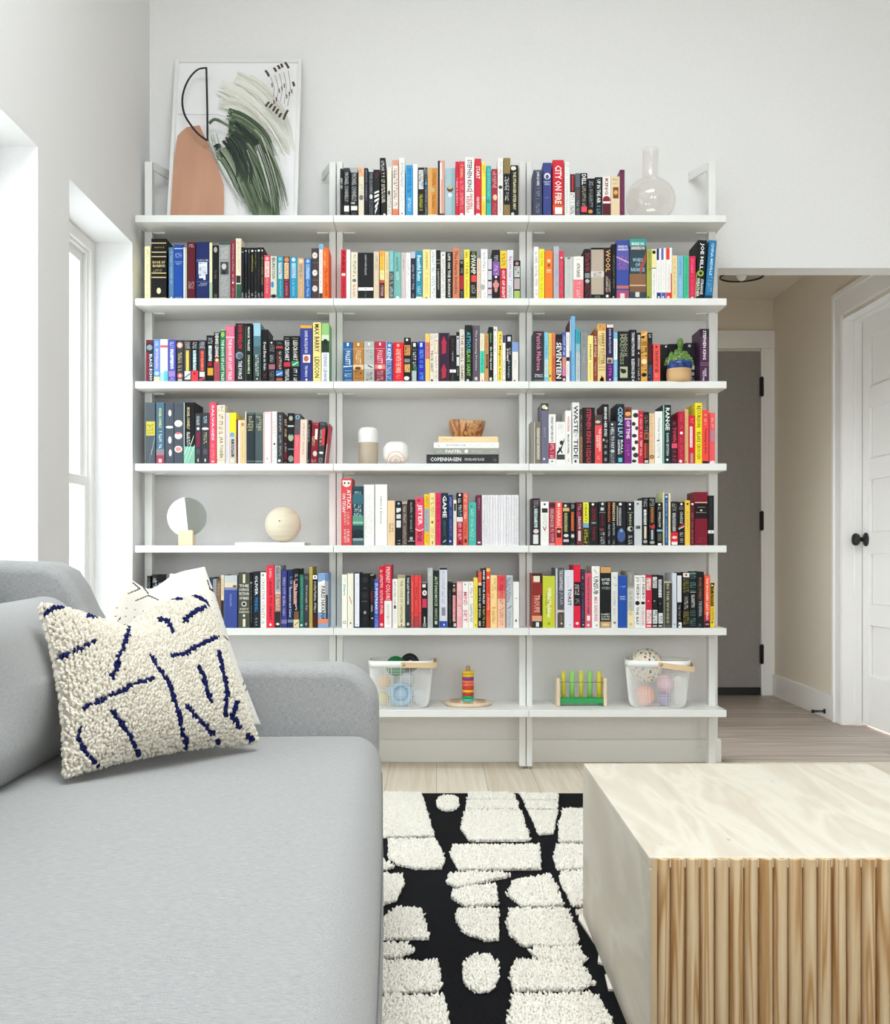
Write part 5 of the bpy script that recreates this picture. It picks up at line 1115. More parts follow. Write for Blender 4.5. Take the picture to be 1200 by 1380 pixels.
    bristles([(510, 470), (610, 520), (700, 640), (760, 780), (792, 910)], 120, 70, GT, (5, 13), 8, (0, .3, .75, 1))
    bristles([(510, 560), (580, 660), (640, 780), (700, 910)], 110, 60, GT, (5, 12), 9, (0, .35, .8, 1))
    bristles([(508, 520), (560, 580), (600, 680), (600, 770)], 90, 40, DT, (6, 14), 10, (0, .2, .8, 1))
    bristles([(540, 440), (640, 530), (720, 650), (770, 800)], 60, 14, DT, (3, 6), 11)
    bristles([(640, 540), (700, 680), (740, 800), (760, 905)], 100, 20, LT[:2] + GT[4:7], (2, 5), 12)
    bristles([(402, 464), (432, 444), (480, 462), (535, 494)], 16, 16, GT, (4, 7), 13, (0, .05, .9, 1))
    bristles([(440, 596), (458, 580), (478, 606)], 26, 8, DT, (8, 14), 14)
    arc = sm([(375, 179), (330, 187), (288, 228), (260, 288), (252, 352), (268, 420), (308, 478), (350, 522), (399, 554)], 6)
    stroke(arc, 11, INK); stroke([(399, 556), (390, 400), (374, 176)], 11, INK)
    for (a, b) in (((697, 192), (718, 224)), ((742, 178), (756, 200)), ((762, 166), (776, 186)), ((780, 158), (790, 178)), ((802, 150), (824, 182)), ((848, 252), (856, 276))): stroke([a, ((a[0] + b[0]) / 2 + 2, (a[1] + b[1]) / 2), b], 13, BRN)
    for (a, b) in (((724, 356), (706, 380)), ((742, 366), (726, 388)), ((760, 378), (746, 404)), ((776, 392), (762, 418)), ((792, 414), (780, 436)), ((826, 398), (804, 448))): stroke([a, ((a[0] + b[0]) / 2 - 2, (a[1] + b[1]) / 2), b], 13, BRN)
    for k in range(5): stroke(sm([(726 + 24 * k, 226 - 8 * k), (748 + 22 * k, 285), (744 + 20 * k, 330 + 12 * k)], 4), 3, mat('8c7f78', .7))
    for k in range(9): stroke([(735 + (k * 41) % 110, 260 + (k * 29) % 100), (738 + (k * 41) % 110, 282 + (k * 29) % 100)], 6, BRN)
    p.build('print', R)
framed_print()

# round glass flask
vx, vy = px(877, 4.46), 4.46; zt = SZ[0] + .0005
pr = [(0, .003), (.05, .003)] + [(.0995 * math.sin(t), .0935 - .0925 * math.cos(t)) for t in np.linspace(.62, 2.80, 26)] + [(.0315, .186), (.031, .21), (.031, .298), (.033, .301), (.030, .301), (.0295, .21), (.030, .187)]
pr = pr + [(.097 * math.sin(t), .0935 - .090 * math.cos(t)) for t in np.linspace(2.80, .62, 26)] + [(0, .007)]
m = MB(); m.lathe(pr, VASEG, 56); v = m.build('glass_vase', loc=(vx, vy, zt))
tag(v, 'clear round glass vase with straight neck at the top shelf right end', 'vase')

# two-tone vase, spiral ornament, stack of books and burl bowl: fourth shelf, middle bay
z4 = SZ[3] + .0005
m = MB(); R = empty('two_tone_vase', (px(496.5, 4.44), 4.44, z4)); tag(R, 'tall rounded vase with white top and beige speckled base, fourth shelf', 'vase')
SPK = noise_mat('speckled_clay', [(.2, '8c7358'), (.3, 'b9ab98'), (.7, 'beb09d')], (60, 60, 60), .7, 4)
m.lathe([(0, 0), (.034, 0), (.037, .003), (.039, .05), (.0395, .0895)], SPK, 40); m.build('clay_base', R)
m = MB(); m.lathe([(.0395, .0897), (.040, .12), (.039, .135), (.034, .146), (.022, .151), (0, .152)], mat('f2f0ee', .5), 40); m.build('white_top', R)
R = empty('spiral_ornament', (px(534, 4.43), 4.43, z4)); tag(R, 'squat white ornament with pale pink concentric rings, beside the two-tone vase', 'ornament')
m = MB(); vs, fs = rbox(.098, .07, .082, .030, 6, 6, (.002, .002, .006)); m.add([(a, b, c + .0478) for a, b, c in vs], fs, mat('efeae7', .45), True); m.build('body', R)
for k, r in enumerate((.034, .027, .020, .013, .006)):
    m = MB(); c = 'e6c9ba' if k % 2 == 0 else 'f3eae4'
    m.tube([(r * 1.05 * math.cos(t), -.0355 + .0012 * abs(math.cos(t)) * r / .034, .012 + r * 1.15 * math.sin(t)) for t in np.linspace(-.3, math.pi + .3, 25)], .0032, mat(c, .5), 8); m.build('ring_ridge', R)
def flat_book(x0p, x1p, z, th, hexc, ops, y, depth, label, cat='book', group='stacked books under the wooden bowl'):
    x0, x1 = px(x0p, y), px(x1p, y); w = x1 - x0
    mb = MB(); c = mat(hexc, .45); t = .0022
    poly = [(depth, th), (.0005, th), (0, th - .0005), (0, .0005), (.0005, 0), (depth, 0), (depth, t), (t, t), (t, th - t), (depth, th - t)]
    mb.prism(poly, 0, w, c, axis='x')
    sp = Spine(mb, w, th, -.00004); sp.run(ops, random.Random(5))
    o = mb.build('book', loc=(x0, y, z)); pg = MB(); pg.box(.003, w - .003, t + .0004, depth - .003, t + .0002, th - t - .0002, PAGES); pg.build('page_block', o)
    if label: tag(o, label, cat, group)
    return o
ys = 4.372; z = z4
T = lambda y0, y1: (y1 - y0) / 344.0
th = [.0375, .0245, .0225, .0225]
specs = [(575, 672.5, '1c1d20', 'black landscape book with white capitals at the bottom of the stack', [('T', 'COPENHAGEN', .055, .48, .30, .72, 'e8e8e8'), ('T', 'PEOPLE AND PLACES', .53, .80, .38, .66, 'c8c8c8'), ('R', .92, .97, .4, .68, '999')]),
         (585, 672.5, '9b9b92', 'grey landscape book with bold white title, second from the stack bottom', [('R', .04, .14, .35, .7, 'c8c8c0'), ('T', 'PASTEL', .18, .43, .28, .74, 'f4f4f0'), ('E', .5, 'f0f0ec'), ('R', .56, .75, .3, .66, 'd0d0c8'), ('R', .87, .95, .4, .6, 'd0d0c8')]),
         (585, 672.5, 'efedec', 'white landscape book with grey print, second from the stack top', [('R', .05, .09, .25, .75, 'b8a4a0'), ('T', 'INTERIOR', .19, .5, .34, .66, 'b4b4b4'), ('R', .54, .74, .4, .6, 'd4d4d4'), ('R', .86, .95, .44, .58, 'bbb')]),
         (591, 671.5, 'ecd3a4', 'cream landscape book on the stack top right under the wooden bowl', [('R', .06, .25, .38, .62, 'd0b07c'), ('R', .88, .96, .4, .62, 'd8c098')])]
for (a, b, hx, lab, marks), t in zip(specs, th):
    o = flat_book(a, b, z, t, hx, [], ys, .2, lab)
    w = px(b, ys) - px(a, ys); extra = MB()
    me = o.data; mb = MB(); mb.v = [tuple(v.co) for v in me.vertices]; mb.f = [tuple(p_.vertices) for p_ in me.polygons]; mb.m = [0] * len(mb.f); mb.smooth = [False] * len(mb.f); mb.mats = list(me.materials)
    sp = Spine(mb, w, t, -.0003)
    for q in marks:
        if q[0] == 'T': sp.text(q[1], q[2], q[3], 1 - (1 - q[4]), q[5], q[6], False)
        elif q[0] == 'R': sp.scribble(q[1], q[2], q[3], q[4], q[5], False, random.Random(3))
        else: sp.q([(q[1] * w + .3 * t * math.cos(k * .4189), t / 2 + .3 * t * math.sin(k * .4189)) for k in range(15)], q[2])
    nm = bpy.data.meshes.new('book'); nm.from_pydata(mb.v, [], mb.f)
    for q in mb.mats: nm.materials.append(q)
    nm.polygons.foreach_set('material_index', mb.m); o.data = nm
    z += t + .0003
BURL = bpy.data.materials.new('burl_wood'); BURL.use_nodes = True
nd, lk, bs = nodes(BURL); mp = mapped(BURL, (26, 26, 9)); nz = new(BURL, 'ShaderNodeTexNoise', Scale=1.0, Detail=6, Distortion=2.2); lk.new(mp.outputs[0], nz.inputs['Vector'])
rp = ramp(BURL, [(.32, '4a2410'), (.45, 'a86a3c'), (.56, 'd0a070'), (.68, '8c4c24')]); lk.new(nz.outputs['Fac'], rp.inputs['Fac']); lk.new(rp.outputs[0], bs.inputs['Base Color']); bs.inputs['Roughness'].default_value = .35
m = MB(); bp = [(0, 0), (.048, 0), (.058, .008), (.068, .03), (.0735, .055), (.074, .068), (.071, .070), (.066, .066), (.06, .035), (.045, .014), (0, .01)]
m.lathe(bp, BURL, 40)
m.v = [(x * (1 + .03 * math.sin(3 * math.atan2(y, x))), y, zz * (1 + .05 * math.sin(2 * math.atan2(y, x) + 1))) for x, y, zz in m.v]
tag(m.build('wooden_bowl', loc=(px(629.5, 4.46), 4.46, z)), 'brown burl wood bowl on top of the four stacked books', 'bowl')

# mirror disc on a block, wooden ball on a flat white book: fifth shelf, left bay
z5 = SZ[4] + .0005; yy = 4.42
R = empty('disc_mirror', (px(252, yy), yy, z5)); tag(R, 'round half white half mirror disc standing in a pale wooden block', 'mirror')
r = .0775; zc = .1125
def half(a0, a1, m_, nm, t0, t1):
    pts = [(r * math.cos(t), zc + r * math.sin(t)) for t in np.linspace(a0, a1, 40)]
    mb = MB(); mb.prism(pts, t0, t1, m_); mb.build(nm, R)
tl = math.radians(6)
half(math.pi / 2 + tl, 3 * math.pi / 2 + tl, mat('f6f6f5', .5), 'white_half', -.005, .005)
half(-math.pi / 2 + tl, math.pi / 2 + tl - .0001, mat('a6a8a2', .12, metal=.75), 'mirror_half', -.0045, .0045)
mb = MB(); mb.box(-.0285, .0285, -.026, .026, 0, .060, PALEWOOD); mb.build('wooden_block', R, bevel=.0015)
xa, xb = px(317, 4.38), px(410, 4.38)
mb = MB(); mb.box(xa, xb, 4.38, 4.58, z5, z5 + .012, mat('f1f0ef', .5)); mb.box(xa + .004, xb + .004, 4.383, 4.577, z5 + .002, z5 + .010, PAGES)
for k in range(5): mb.box(xb + .0042, xb + .0046, 4.39 + .004 * k, 4.392 + .004 * k, z5 + .003, z5 + .009, mat('444', .5))
bb = mb.build('magazine', bevel=.0006); tag(bb, 'thin white flat magazine lying under the wooden ball', 'magazine')
TRAV = noise_mat('pale_ash_ball', [(.3, 'd8ccb4'), (.5, 'e4dac4'), (.7, 'dacfb8')], (5, 5, 55), .55, 1.0, 4, .4)
mb = MB(); vs, fs = ellipsoid((0, 0, .0715), (.0715, .0715, .0715), 48, 28); mb.add(vs, fs, TRAV, True)
mb.add([(-.004 + .0035 * math.cos(t), -.0712 - .0004, .084 + .0025 * math.sin(t)) for t in np.linspace(0, 6, 10)], [tuple(range(10))], mat('4a4030', .7))
tag(mb.build('wooden_ball', loc=(px(381.5, 4.46), 4.46, z5 + .0123)), 'pale wooden ball resting on the thin white magazine', 'ball')

# potted cactus: third shelf, right bay
zc3 = SZ[2] + .0005; cy = 4.372 - .003
cx = px(915.5, 4.378); R = empty('potted_cactus', (cx, 4.378, zc3)); tag(R, 'small green cactus in a two-tone pot before the dark books', 'cactus')
CLAY = noise_mat('raw_clay', [(.3, 'c09a6c'), (.7, 'd6b084')], (4, 4, 160), .8, 1.0, 3)
GLAZE = noise_mat('blue_glaze', [(.35, '16285c'), (.55, '2c4c90'), (.75, '44566a')], (18, 18, 40), .15, 1.0, 3)
k = .0165
mb = MB(); mb.lathe([(0, 0), (.046, 0), (.0475, .004), (.0495, .03), (.047, .0525)], CLAY, 40); mb.build('pot_base', R)
mb = MB(); mb.lathe([(.047, .0527), (.0495, .055), (.0505, .066), (.0500, .079), (.0475, .081), (.045, .079), (.044, .068), (0, .066)], GLAZE, 40); mb.build('glazed_rim', R)
CACT = noise_mat('cactus_skin', [(.3, '46682e'), (.55, '66893f'), (.75, '86a562')], (60, 60, 60), .55, 1.0, 3)
SPN = mat('dfe8c4', .6)
mb = MB(); rr = random.Random(4)
stems = [(.002, .0, .070, .016, .078), (-.036, -.010, .066, .017, .042), (-.021, -.026, .066, .017, .044), (.0, -.028, .064, .018, .046), (.021, -.025, .066, .017, .042), (.038, -.008, .066, .016, .040),
         (-.028, .012, .07, .018, .055), (.030, .012, .07, .018, .058), (-.012, -.008, .07, .018, .060), (.016, -.006, .07, .018, .056), (0, .02, .07, .016, .04), (-.043, .006, .066, .013, .036), (.044, .004, .066, .013, .036)]
for (sx, sy, sz, sr, sl) in stems:
    prof = [(sr * math.sin(math.pi * (.5 + .5 * q)) ** .6 if q > .3 else sr * (.85 + .15 * q / .3), sl * q) for q in np.linspace(0, .999, 9)]
    mb.lathe([(max(a, .0005), b) for a, b in prof], CACT, 14, (sx, sy, sz))
    for _ in range(26):
        a, q = rr.uniform(0, 6.28), rr.uniform(.1, .95); rad = sr * (math.sin(math.pi * (.5 + .5 * q)) ** .6 if q > .3 else .9) + .0006
        vs, fs = ellipsoid((sx + rad * math.cos(a), sy + rad * math.sin(a), sz + sl * q), (.0018, .0018, .0022), 5, 3); mb.add(vs, fs, CACT if _ % 3 else SPN, True)
top = mb
vs, fs = ellipsoid((.005, 0, .154), (.0125, .0125, .022), 14, 10); mb.add(vs, fs, CACT, True)
mb.build('cactus', R)

# wire baskets and their toys: bottom shelf
ZB = SZ[6] + .0005
STEEL = mat('f1f1ef', .4); STRAP = noise_mat('bamboo', [(.3, 'dcbc94'), (.7, 'e6cba6')], (3, 30, 30), .5)
def basket(loc, rz, label, strap_flip):
    R = empty('wire_basket', loc, rz); tag(R, label, 'basket', 'white wire baskets on the bottom shelf')
    Wt, Dt, Wb, Db, Hb = .252, .18, .215, .145, .188
    def ring(w, d, z, n=96, r=.04):
        pts = []
        for i in range(n):
            t = 2 * math.pi * i / n; c, s_ = math.cos(t), math.sin(t); e = .42
            pts.append((w / 2 * math.copysign(abs(c) ** e, c), d / 2 * math.copysign(abs(s_) ** e, s_), z))
        return pts
    n, rows = 120, 26; vs = []; fs = []
    for j in range(rows + 1):
        q = j / rows; k = q ** .8
        sh = 1 - .10 * max(0, 1 - q / .12) ** 2
        vs += ring((Wb + (Wt - Wb) * k) * sh, (Db + (Dt - Db) * k) * sh, .001 + q * (Hb - .024), n)
    # diagonal lattice of real wires
    mb = MB(); fr = []
    for j in range(rows):
        for i in range(n):
            fr.append((j * n + i, j * n + (i + 1) % n, (j + 1) * n + (i + 1) % n, (j + 1) * n + i))
    mb.add(vs, fr, STEEL)
    o = mb.build('mesh_wall', R); wf = o.modifiers.new('wire', 'WIREFRAME'); wf.thickness = .0021; wf.use_even_offset = False
    mb = MB(); mb.prism([(p[0], p[1]) for p in ring(Wb * .9, Db * .9, 0)], .0005, .003, STEEL, axis='z'); mb.build('base_plate', R)
    mb = MB(); o1, o2 = ring(Wt + .004, Dt + .004, Hb - .026, n), ring(Wt + .007, Dt + .007, Hb, n); i1, i2 = ring(Wt - .002, Dt - .002, Hb - .026, n), ring(Wt + .001, Dt + .001, Hb, n)
    V = o1 + o2 + i2 + i1
    mb.add(V, [(a * n + i, a * n + (i + 1) % n, ((a + 1) % 4) * n + (i + 1) % n, ((a + 1) % 4) * n + i) for a in range(4) for i in range(n)], STEEL, True); mb.build('rim', R)
    # folded-down strap handle along the right half of the rim
    th = strap_flip; cv = []
    for i in range(40):
        t = -math.pi / 2 + math.pi * i / 39; c, s_ = math.cos(t), math.sin(t)
        x = .02 + (Wt / 2 + .010 - .0) * abs(c) ** .42; y = (Dt / 2 + .007) * math.copysign(abs(s_) ** .42, s_)
        x = max(.002, min(x, Wt / 2 + .012)) if abs(s_) < .999 else .002
        f = min(1, max(0, (x - .0) / (Wt / 2))); cv.append((x, y, Hb - .014 - th * f))
    mb = MB(); hw = .0105; V = []
    for (x, y, z_) in cv: V += [(x, y, z_ - hw), (x * 1.015 + .002, y * 1.02, z_ - hw), (x * 1.015 + .002, y * 1.02, z_ + hw), (x, y, z_ + hw)]
    mb.add(V, [(4 * i + a, 4 * i + (a + 1) % 4, 4 * i + 4 + (a + 1) % 4, 4 * i + 4 + a) for i in range(39) for a in range(4)] + [(3, 2, 1, 0), (156, 157, 158, 159)], STRAP); mb.build('strap_handle', R)
    for sg in (-1, 1):
        mb = MB(); mb.lathe([(0, 0), (.006, 0), (.0055, .003), (0, .004)], mat('b9a894', .35, metal=.6), 16, xf=Matrix.Translation((.012, sg * (Dt / 2 + .0095), Hb - .014)) @ Matrix.Rotation(-sg * math.pi / 2, 4, 'X')); mb.build('rivet', R)
    return R
b1y = 4.455
B1 = (px(541, b1y), b1y, ZB); basket(B1, 0.0, 'white wire basket with tan strap holding green and black toys', .002)
b2y = 4.46
B2 = (px(886, b2y), b2y, ZB); basket(B2, -0.16, 'white wire basket with tan strap holding a speckled cloth ball', .016)
def toyball(name, base, off, r, m_, label, cat='ball', grp=None, sq=(1, 1, 1)):
    mb = MB(); vs, fs = ellipsoid((0, 0, 0), (r * sq[0], r * sq[1], r * sq[2]), 32, 20); mb.add(vs, fs, m_, True)
    o = mb.build(name, loc=(base[0] + off[0], base[1] + off[1], base[2] + off[2] + r * sq[2])); tag(o, label, cat, grp); return o
def disc(name, base, off, r, t, tilt, m_, label, cat='toy', hole=0.0):
    mb = MB()
    if hole: mb.lathe([(hole, -t), (r * .97, -t), (r, -t * .6), (r, t * .6), (r * .97, t), (hole, t)], m_, 40, closed=True)
    else: mb.lathe([(0, -t), (r * .94, -t), (r, -t * .5), (r, t * .5), (r * .94, t), (0, t)], m_, 40)
    o = mb.build(name, loc=(base[0] + off[0], base[1] + off[1], base[2] + off[2])); o.rotation_euler = tilt; tag(o, label, cat); return o
disc('toy_ring', B1, (.0, -.045, .054), .046, .010, (math.radians(80), 0, 0), mat('8fc0e0', .4), 'pale blue toy ring seen through the basket wires', 'toy', .030)
disc('toy_disc', B1, (.0, -.032, .054), .028, .008, (math.radians(80), 0, 0), mat('a4cce6', .4), 'pale blue toy disc inside the pale blue ring', 'toy')
disc('toy_disc', B1, (-.022, -.005, .160), .040, .011, (math.radians(72), 0, .2), mat('14783c', .4), 'green toy disc poking out of the left basket')
disc('black_toy', B1, (.034, .012, .172), .037, .012, (math.radians(70), 0, -.3), mat('141414', .4), 'black toy wheel standing highest in the left basket', 'toy', .014)
toyball('toy_ball', B1, (-.075, -.02, .006), .028, mat('e0cc60', .5), 'small yellow ball at the bottom left of the left basket')
toyball('toy_ball', B1, (-.07, -.02, .070), .028, mat('eab878', .5), 'small orange ball above the yellow ball in the left basket')
toyball('toy_ball', B1, (.072, -.01, .006), .034, mat('d4d8dc', .5), 'pale grey ball at the bottom right of the left basket')
toyball('toy_ball', B1, (.010, .03, .060), .042, mat('c4c8cc', .5), 'silver grey ball in the middle of the left basket')
PATCH = bpy.data.materials.new('speckled_cloth'); PATCH.use_nodes = True
nd, lk, bs = nodes(PATCH); mp = mapped(PATCH, (75, 75, 48), (.3, .5, .2)); vo = new(PATCH, 'ShaderNodeTexVoronoi', Scale=1.0); lk.new(mp.outputs[0], vo.inputs['Vector'])
st = ramp(PATCH, [(.0, '000000'), (.33, '000000'), (.36, 'ffffff'), (1, 'ffffff')]); st.color_ramp.interpolation = 'CONSTANT'; lk.new(vo.outputs['Distance'], st.inputs['Fac'])
sp_ = new(PATCH, 'ShaderNodeSeparateColor'); lk.new(vo.outputs['Color'], sp_.inputs[0])
cr = ramp(PATCH, [(0, '2c5c88'), (.18, 'd0505c'), (.34, '4a9ab0'), (.5, 'e0a060'), (.64, '3c6a58'), (.8, 'e08c98'), (.9, '24305c')]); cr.color_ramp.interpolation = 'CONSTANT'; lk.new(sp_.outputs[0], cr.inputs['Fac'])
mx = new(PATCH, 'ShaderNodeMixRGB'); lk.new(st.outputs[0], mx.inputs['Fac']); lk.new(cr.outputs[0], mx.inputs['Color1']); mx.inputs['Color2'].default_value = hexcol('ece4d2'); lk.new(mx.outputs[0], bs.inputs['Base Color']); bs.inputs['Roughness'].default_value = .8
toyball('cloth_ball', B2, (-.045, .0, .092), .069, PATCH, 'cream cloth ball with coloured specks on top of the right basket')
toyball('toy_ball', B2, (-.055, -.028, .006), .040, mat('f0b49c', .6), 'peach ball low in the right basket')
toyball('toy_ball', B2, (.028, -.028, .058), .034, mat('ecc4d4', .6), 'pale pink ball in the middle of the right basket')
toyball('toy_ball', B2, (.022, -.03, .004), .027, mat('a898c0', .6), 'pale purple ball at the bottom of the right basket')
toyball('plush_toy', B2, (.082, -.01, .006), .030, mat('f0efec', .8), 'soft white plush toy at the right basket end', 'soft toy', None, (1, 1, 1.9))

# ring stacker
ry_ = 4.495; R = empty('ring_stacker', (px(631, ry_), ry_, ZB)); tag(R, 'wooden ring stacking toy with coloured rings on a round base', 'toy')
STK = noise_mat('beech', [(.3, 'dcc4a8'), (.7, 'e8d4ba')], (6, 40, 6), .55)
mb = MB(); mb.lathe([(0, 0), (.092, 0), (.0955, .003), (.0955, .010), (.092, .0135), (0, .0135)], STK, 64); mb.build('round_base', R)
for k_ in range(6):
    a = k_ * math.pi / 3 + .5; mb = MB(); mb.lathe([(0, .0002), (.021, .0002), (.021, .0012), (0, .0012)], mat('b9997c', .6), 28, (.060 * math.cos(a), .060 * math.sin(a), .0132)); mb.build('ring_seat', R)
mb = MB(); mb.lathe([(0, .0136), (.0082, .0136), (.0082, .154), (.0068, .157), (0, .1575)], mat('c49a78', .55), 20); mb.build('peg', R)
zz = .0142
for c, t in zip(['58c8a8', '2ca868', 'cc3038', 'f0b830', 'd03c38', 'ec6c50', 'ee7c4c', '8c3c94', 'f0c030', 'f2c838'], [.0115, .0115, .0125, .012, .0125, .0125, .0125, .0125, .0125, .0125]):
    mb = MB(); mb.lathe([(.0086, zz + .0004), (.0222, zz + .0004), (.0236, zz + .002), (.0236, zz + t - .002), (.0222, zz + t - .0004), (.0086, zz + t - .0004)], mat(c, .45), 32, closed=True); mb.build('ring', R); zz += t

# pounding bench with pegs
py_ = 4.475; xa, xb = px(749.5, py_), px(817, py_); W = xb - xa
R = empty('pounding_bench', ((xa + xb) / 2, py_, ZB)); tag(R, 'wooden peg toy with green bar and yellow and green pegs', 'toy')
for sg in (-1, 1):
    mb = MB(); pts = [(-.035, 0), (.035, 0), (.035, .10), (.028, .112), (-.028, .112), (-.035, .10)]
    mb.prism(pts, sg * (W / 2) - (.014 if sg > 0 else 0), sg * (W / 2) + (.014 if sg < 0 else 0), STK, axis='x'); mb.build('side_panel', R, bevel=.003)
mb = MB(); mb.box(-W / 2 + .0142, W / 2 - .0142, -.024, .024, .010, .030, mat('2c9c58', .5)); mb.box(W / 2 - .026, W / 2 - .0142, -.022, .022, .0004, .010, mat('1f7c48', .5)); mb.build('green_bar', R, bevel=.002)
for k_, c in enumerate(('dcd83c', '9ad878', 'd4d440', '96d474', 'e0d430')):
    x = -W / 2 + .03 + k_ * (W - .058) / 4; mb = MB(); h_ = .112; rp_ = .0085 if k_ % 2 == 0 else .0105
    mb.lathe([(0, .0302), (rp_, .0302), (rp_, .026 + h_ - .004), (rp_ - .003, .026 + h_), (0, .026 + h_)], mat(c, .45), 20, (x, -.002 + .006 * (k_ % 2), 0)); mb.build('peg', R)
mb = MB(); mb.tube([(-W / 2 + .014, -.03, .096), (W / 2 - .014, -.03, .096)], .0012, mat('777', .4), 8); mb.build('rail', R)
# ---------------------------------------------------------------- sofa
RZ = .007                                      # thickness of the rug
def linen(name, c0, c1, c2):
    m = bpy.data.materials.new(name); m.use_nodes = True
    nd, lk, b = nodes(m)
    fac = []
    for sc in ((90, 1100, 1100), (1100, 1100, 90)):
        mp = mapped(m, sc); n = new(m, 'ShaderNodeTexNoise', Scale=1.0, Detail=2); lk.new(mp.outputs[0], n.inputs['Vector']); fac.append(n)
    av = new(m, 'ShaderNodeMath', operation='ADD'); lk.new(fac[0].outputs['Fac'], av.inputs[0]); lk.new(fac[1].outputs['Fac'], av.inputs[1])
    hf = new(m, 'ShaderNodeMath', operation='MULTIPLY'); hf.inputs[1].default_value = .5; lk.new(av.outputs[0], hf.inputs[0])
    r = ramp(m, [(.33, c0), (.5, c1), (.67, c2)]); lk.new(hf.outputs[0], r.inputs['Fac']); lk.new(r.outputs[0], b.inputs['Base Color'])
    b.inputs['Roughness'].default_value = .85; b.inputs['Specular IOR Level'].default_value = .15; b.inputs['Sheen Weight'].default_value = .12
    bump(m, hf.outputs[0], .35, .0006)
    return m
LIN = linen('grey_linen', '8a8a8b', 'a2a2a3', 'b8b8b9')
SOFA = empty('sofa', (-.135, 2.6, 0), math.radians(2.3))
tag(SOFA, 'light grey fabric sofa along the window wall with rounded arm', 'sofa')
LEN = 2.2
def arm_profile():
    pts = [(0, .12), (0, .505)]
    for t in np.linspace(0, math.pi / 2, 10)[1:]: pts.append((-.10 + .10 * math.cos(t), .505 + .10 * math.sin(t)))
    pts += [(-.30, .607), (-.46, .607)]
    c = [(-.46, .607), (-.55, .620), (-.63, .665), (-.675, .735), (-.700, .790), (-.725, .828), (-.765, .848)]
    for i in range(1, len(c)): pts.append(((c[i - 1][0] + c[i][0]) / 2 if i > 1 else -.51, (c[i - 1][1] + c[i][1]) / 2 if i > 1 else .613)); pts.append(c[i])
    pts += [(-.90, .852), (-.955, .846), (-.985, .815), (-.985, .12)]
    return pts
for y0, y1 in ((0, .15), (-LEN - .15, -LEN)):
    m = MB(); m.prism(arm_profile(), y0, y1, LIN); m.build('arm', SOFA, bevel=.03, bseg=4)
SEAMM = mat('6f7278', .9, spec=.1)
m = MB(); vs, fs = rbox(.80, LEN - .008, .33, .062, 22, 6, (.012, 0, .018), lambda x, y, z: [x, y, z + (.0022 * math.sin(7 * x + 3 * y) * math.sin(5 * y - 2 * x + 1) if z > .12 else 0)])
m.add([(x - .40 + .006, y - LEN / 2, z + .12 + .165) for x, y, z in vs], fs, LIN, True)
m.tube([(.0062 + .012 * .72 * (1 - (2 * t - 1) ** 2), -.004 - t * (LEN - .008), .372) for t in np.linspace(.035, .965, 40)], .0016, SEAMM, 6); m.build('seat', SOFA)
m = MB(); vs, fs = rbox(.17, LEN - .002, .77, .05, 10, 5)
ta = math.radians(-12)
m.add([(-.885 + x * math.cos(ta) + z * math.sin(ta) * 1 , y - LEN / 2, .462 + z * math.cos(ta) - x * math.sin(ta)) for x, y, z in vs], fs, LIN, True); m.build('backrest', SOFA)
def wrinkle(seed):
    r = random.Random(seed); W = [(r.uniform(5, 11), r.uniform(-6, 6), r.uniform(0, 6), r.uniform(.001, .003)) for _ in range(5)]
    return lambda x, y, z: sum(a * math.sin(k * z + q * y + p) for k, q, p, a in W)
for i in range(3):
    wr = wrinkle(i + 3)
    def fn(x, y, z, wr=wr):
        e = max(0, x / .1) * wr(x, y * 3, z * 3); c = (abs(y) / .355) ** 3 * (abs(z) / .19) ** 3
        return [x * (1 - .25 * c) + e, y, z - .012 * (1 - (y / .36) ** 2) * (1 if z > 0 else 0)]
    m = MB(); vs, fs = rbox(.185, .712, .335, .075, 16, 6, (.028, 0, .006), fn)
    tb = math.radians(-13); yc = -.022 - .356 - i * .722
    m.add([(-.735 + x * math.cos(tb) + z * math.sin(tb), y + yc, .440 + .1675 + z * math.cos(tb) - x * math.sin(tb)) for x, y, z in vs], fs, LIN, True)
    m.build('back_cushion', SOFA)
for lx_, ly_ in ((-.06, .06), (-.90, .06), (-.06, -LEN - .06), (-.90, -LEN - .06)):
    m = MB(); zl = RZ + .0004 if lx_ > -.5 and ly_ > -1.4 else .0005
    m.lathe([(0, zl), (.018, zl), (.026, .13), (0, .13)], mat('6b4a30', .5), 16, (lx_, ly_, 0)); m.build('leg', SOFA)

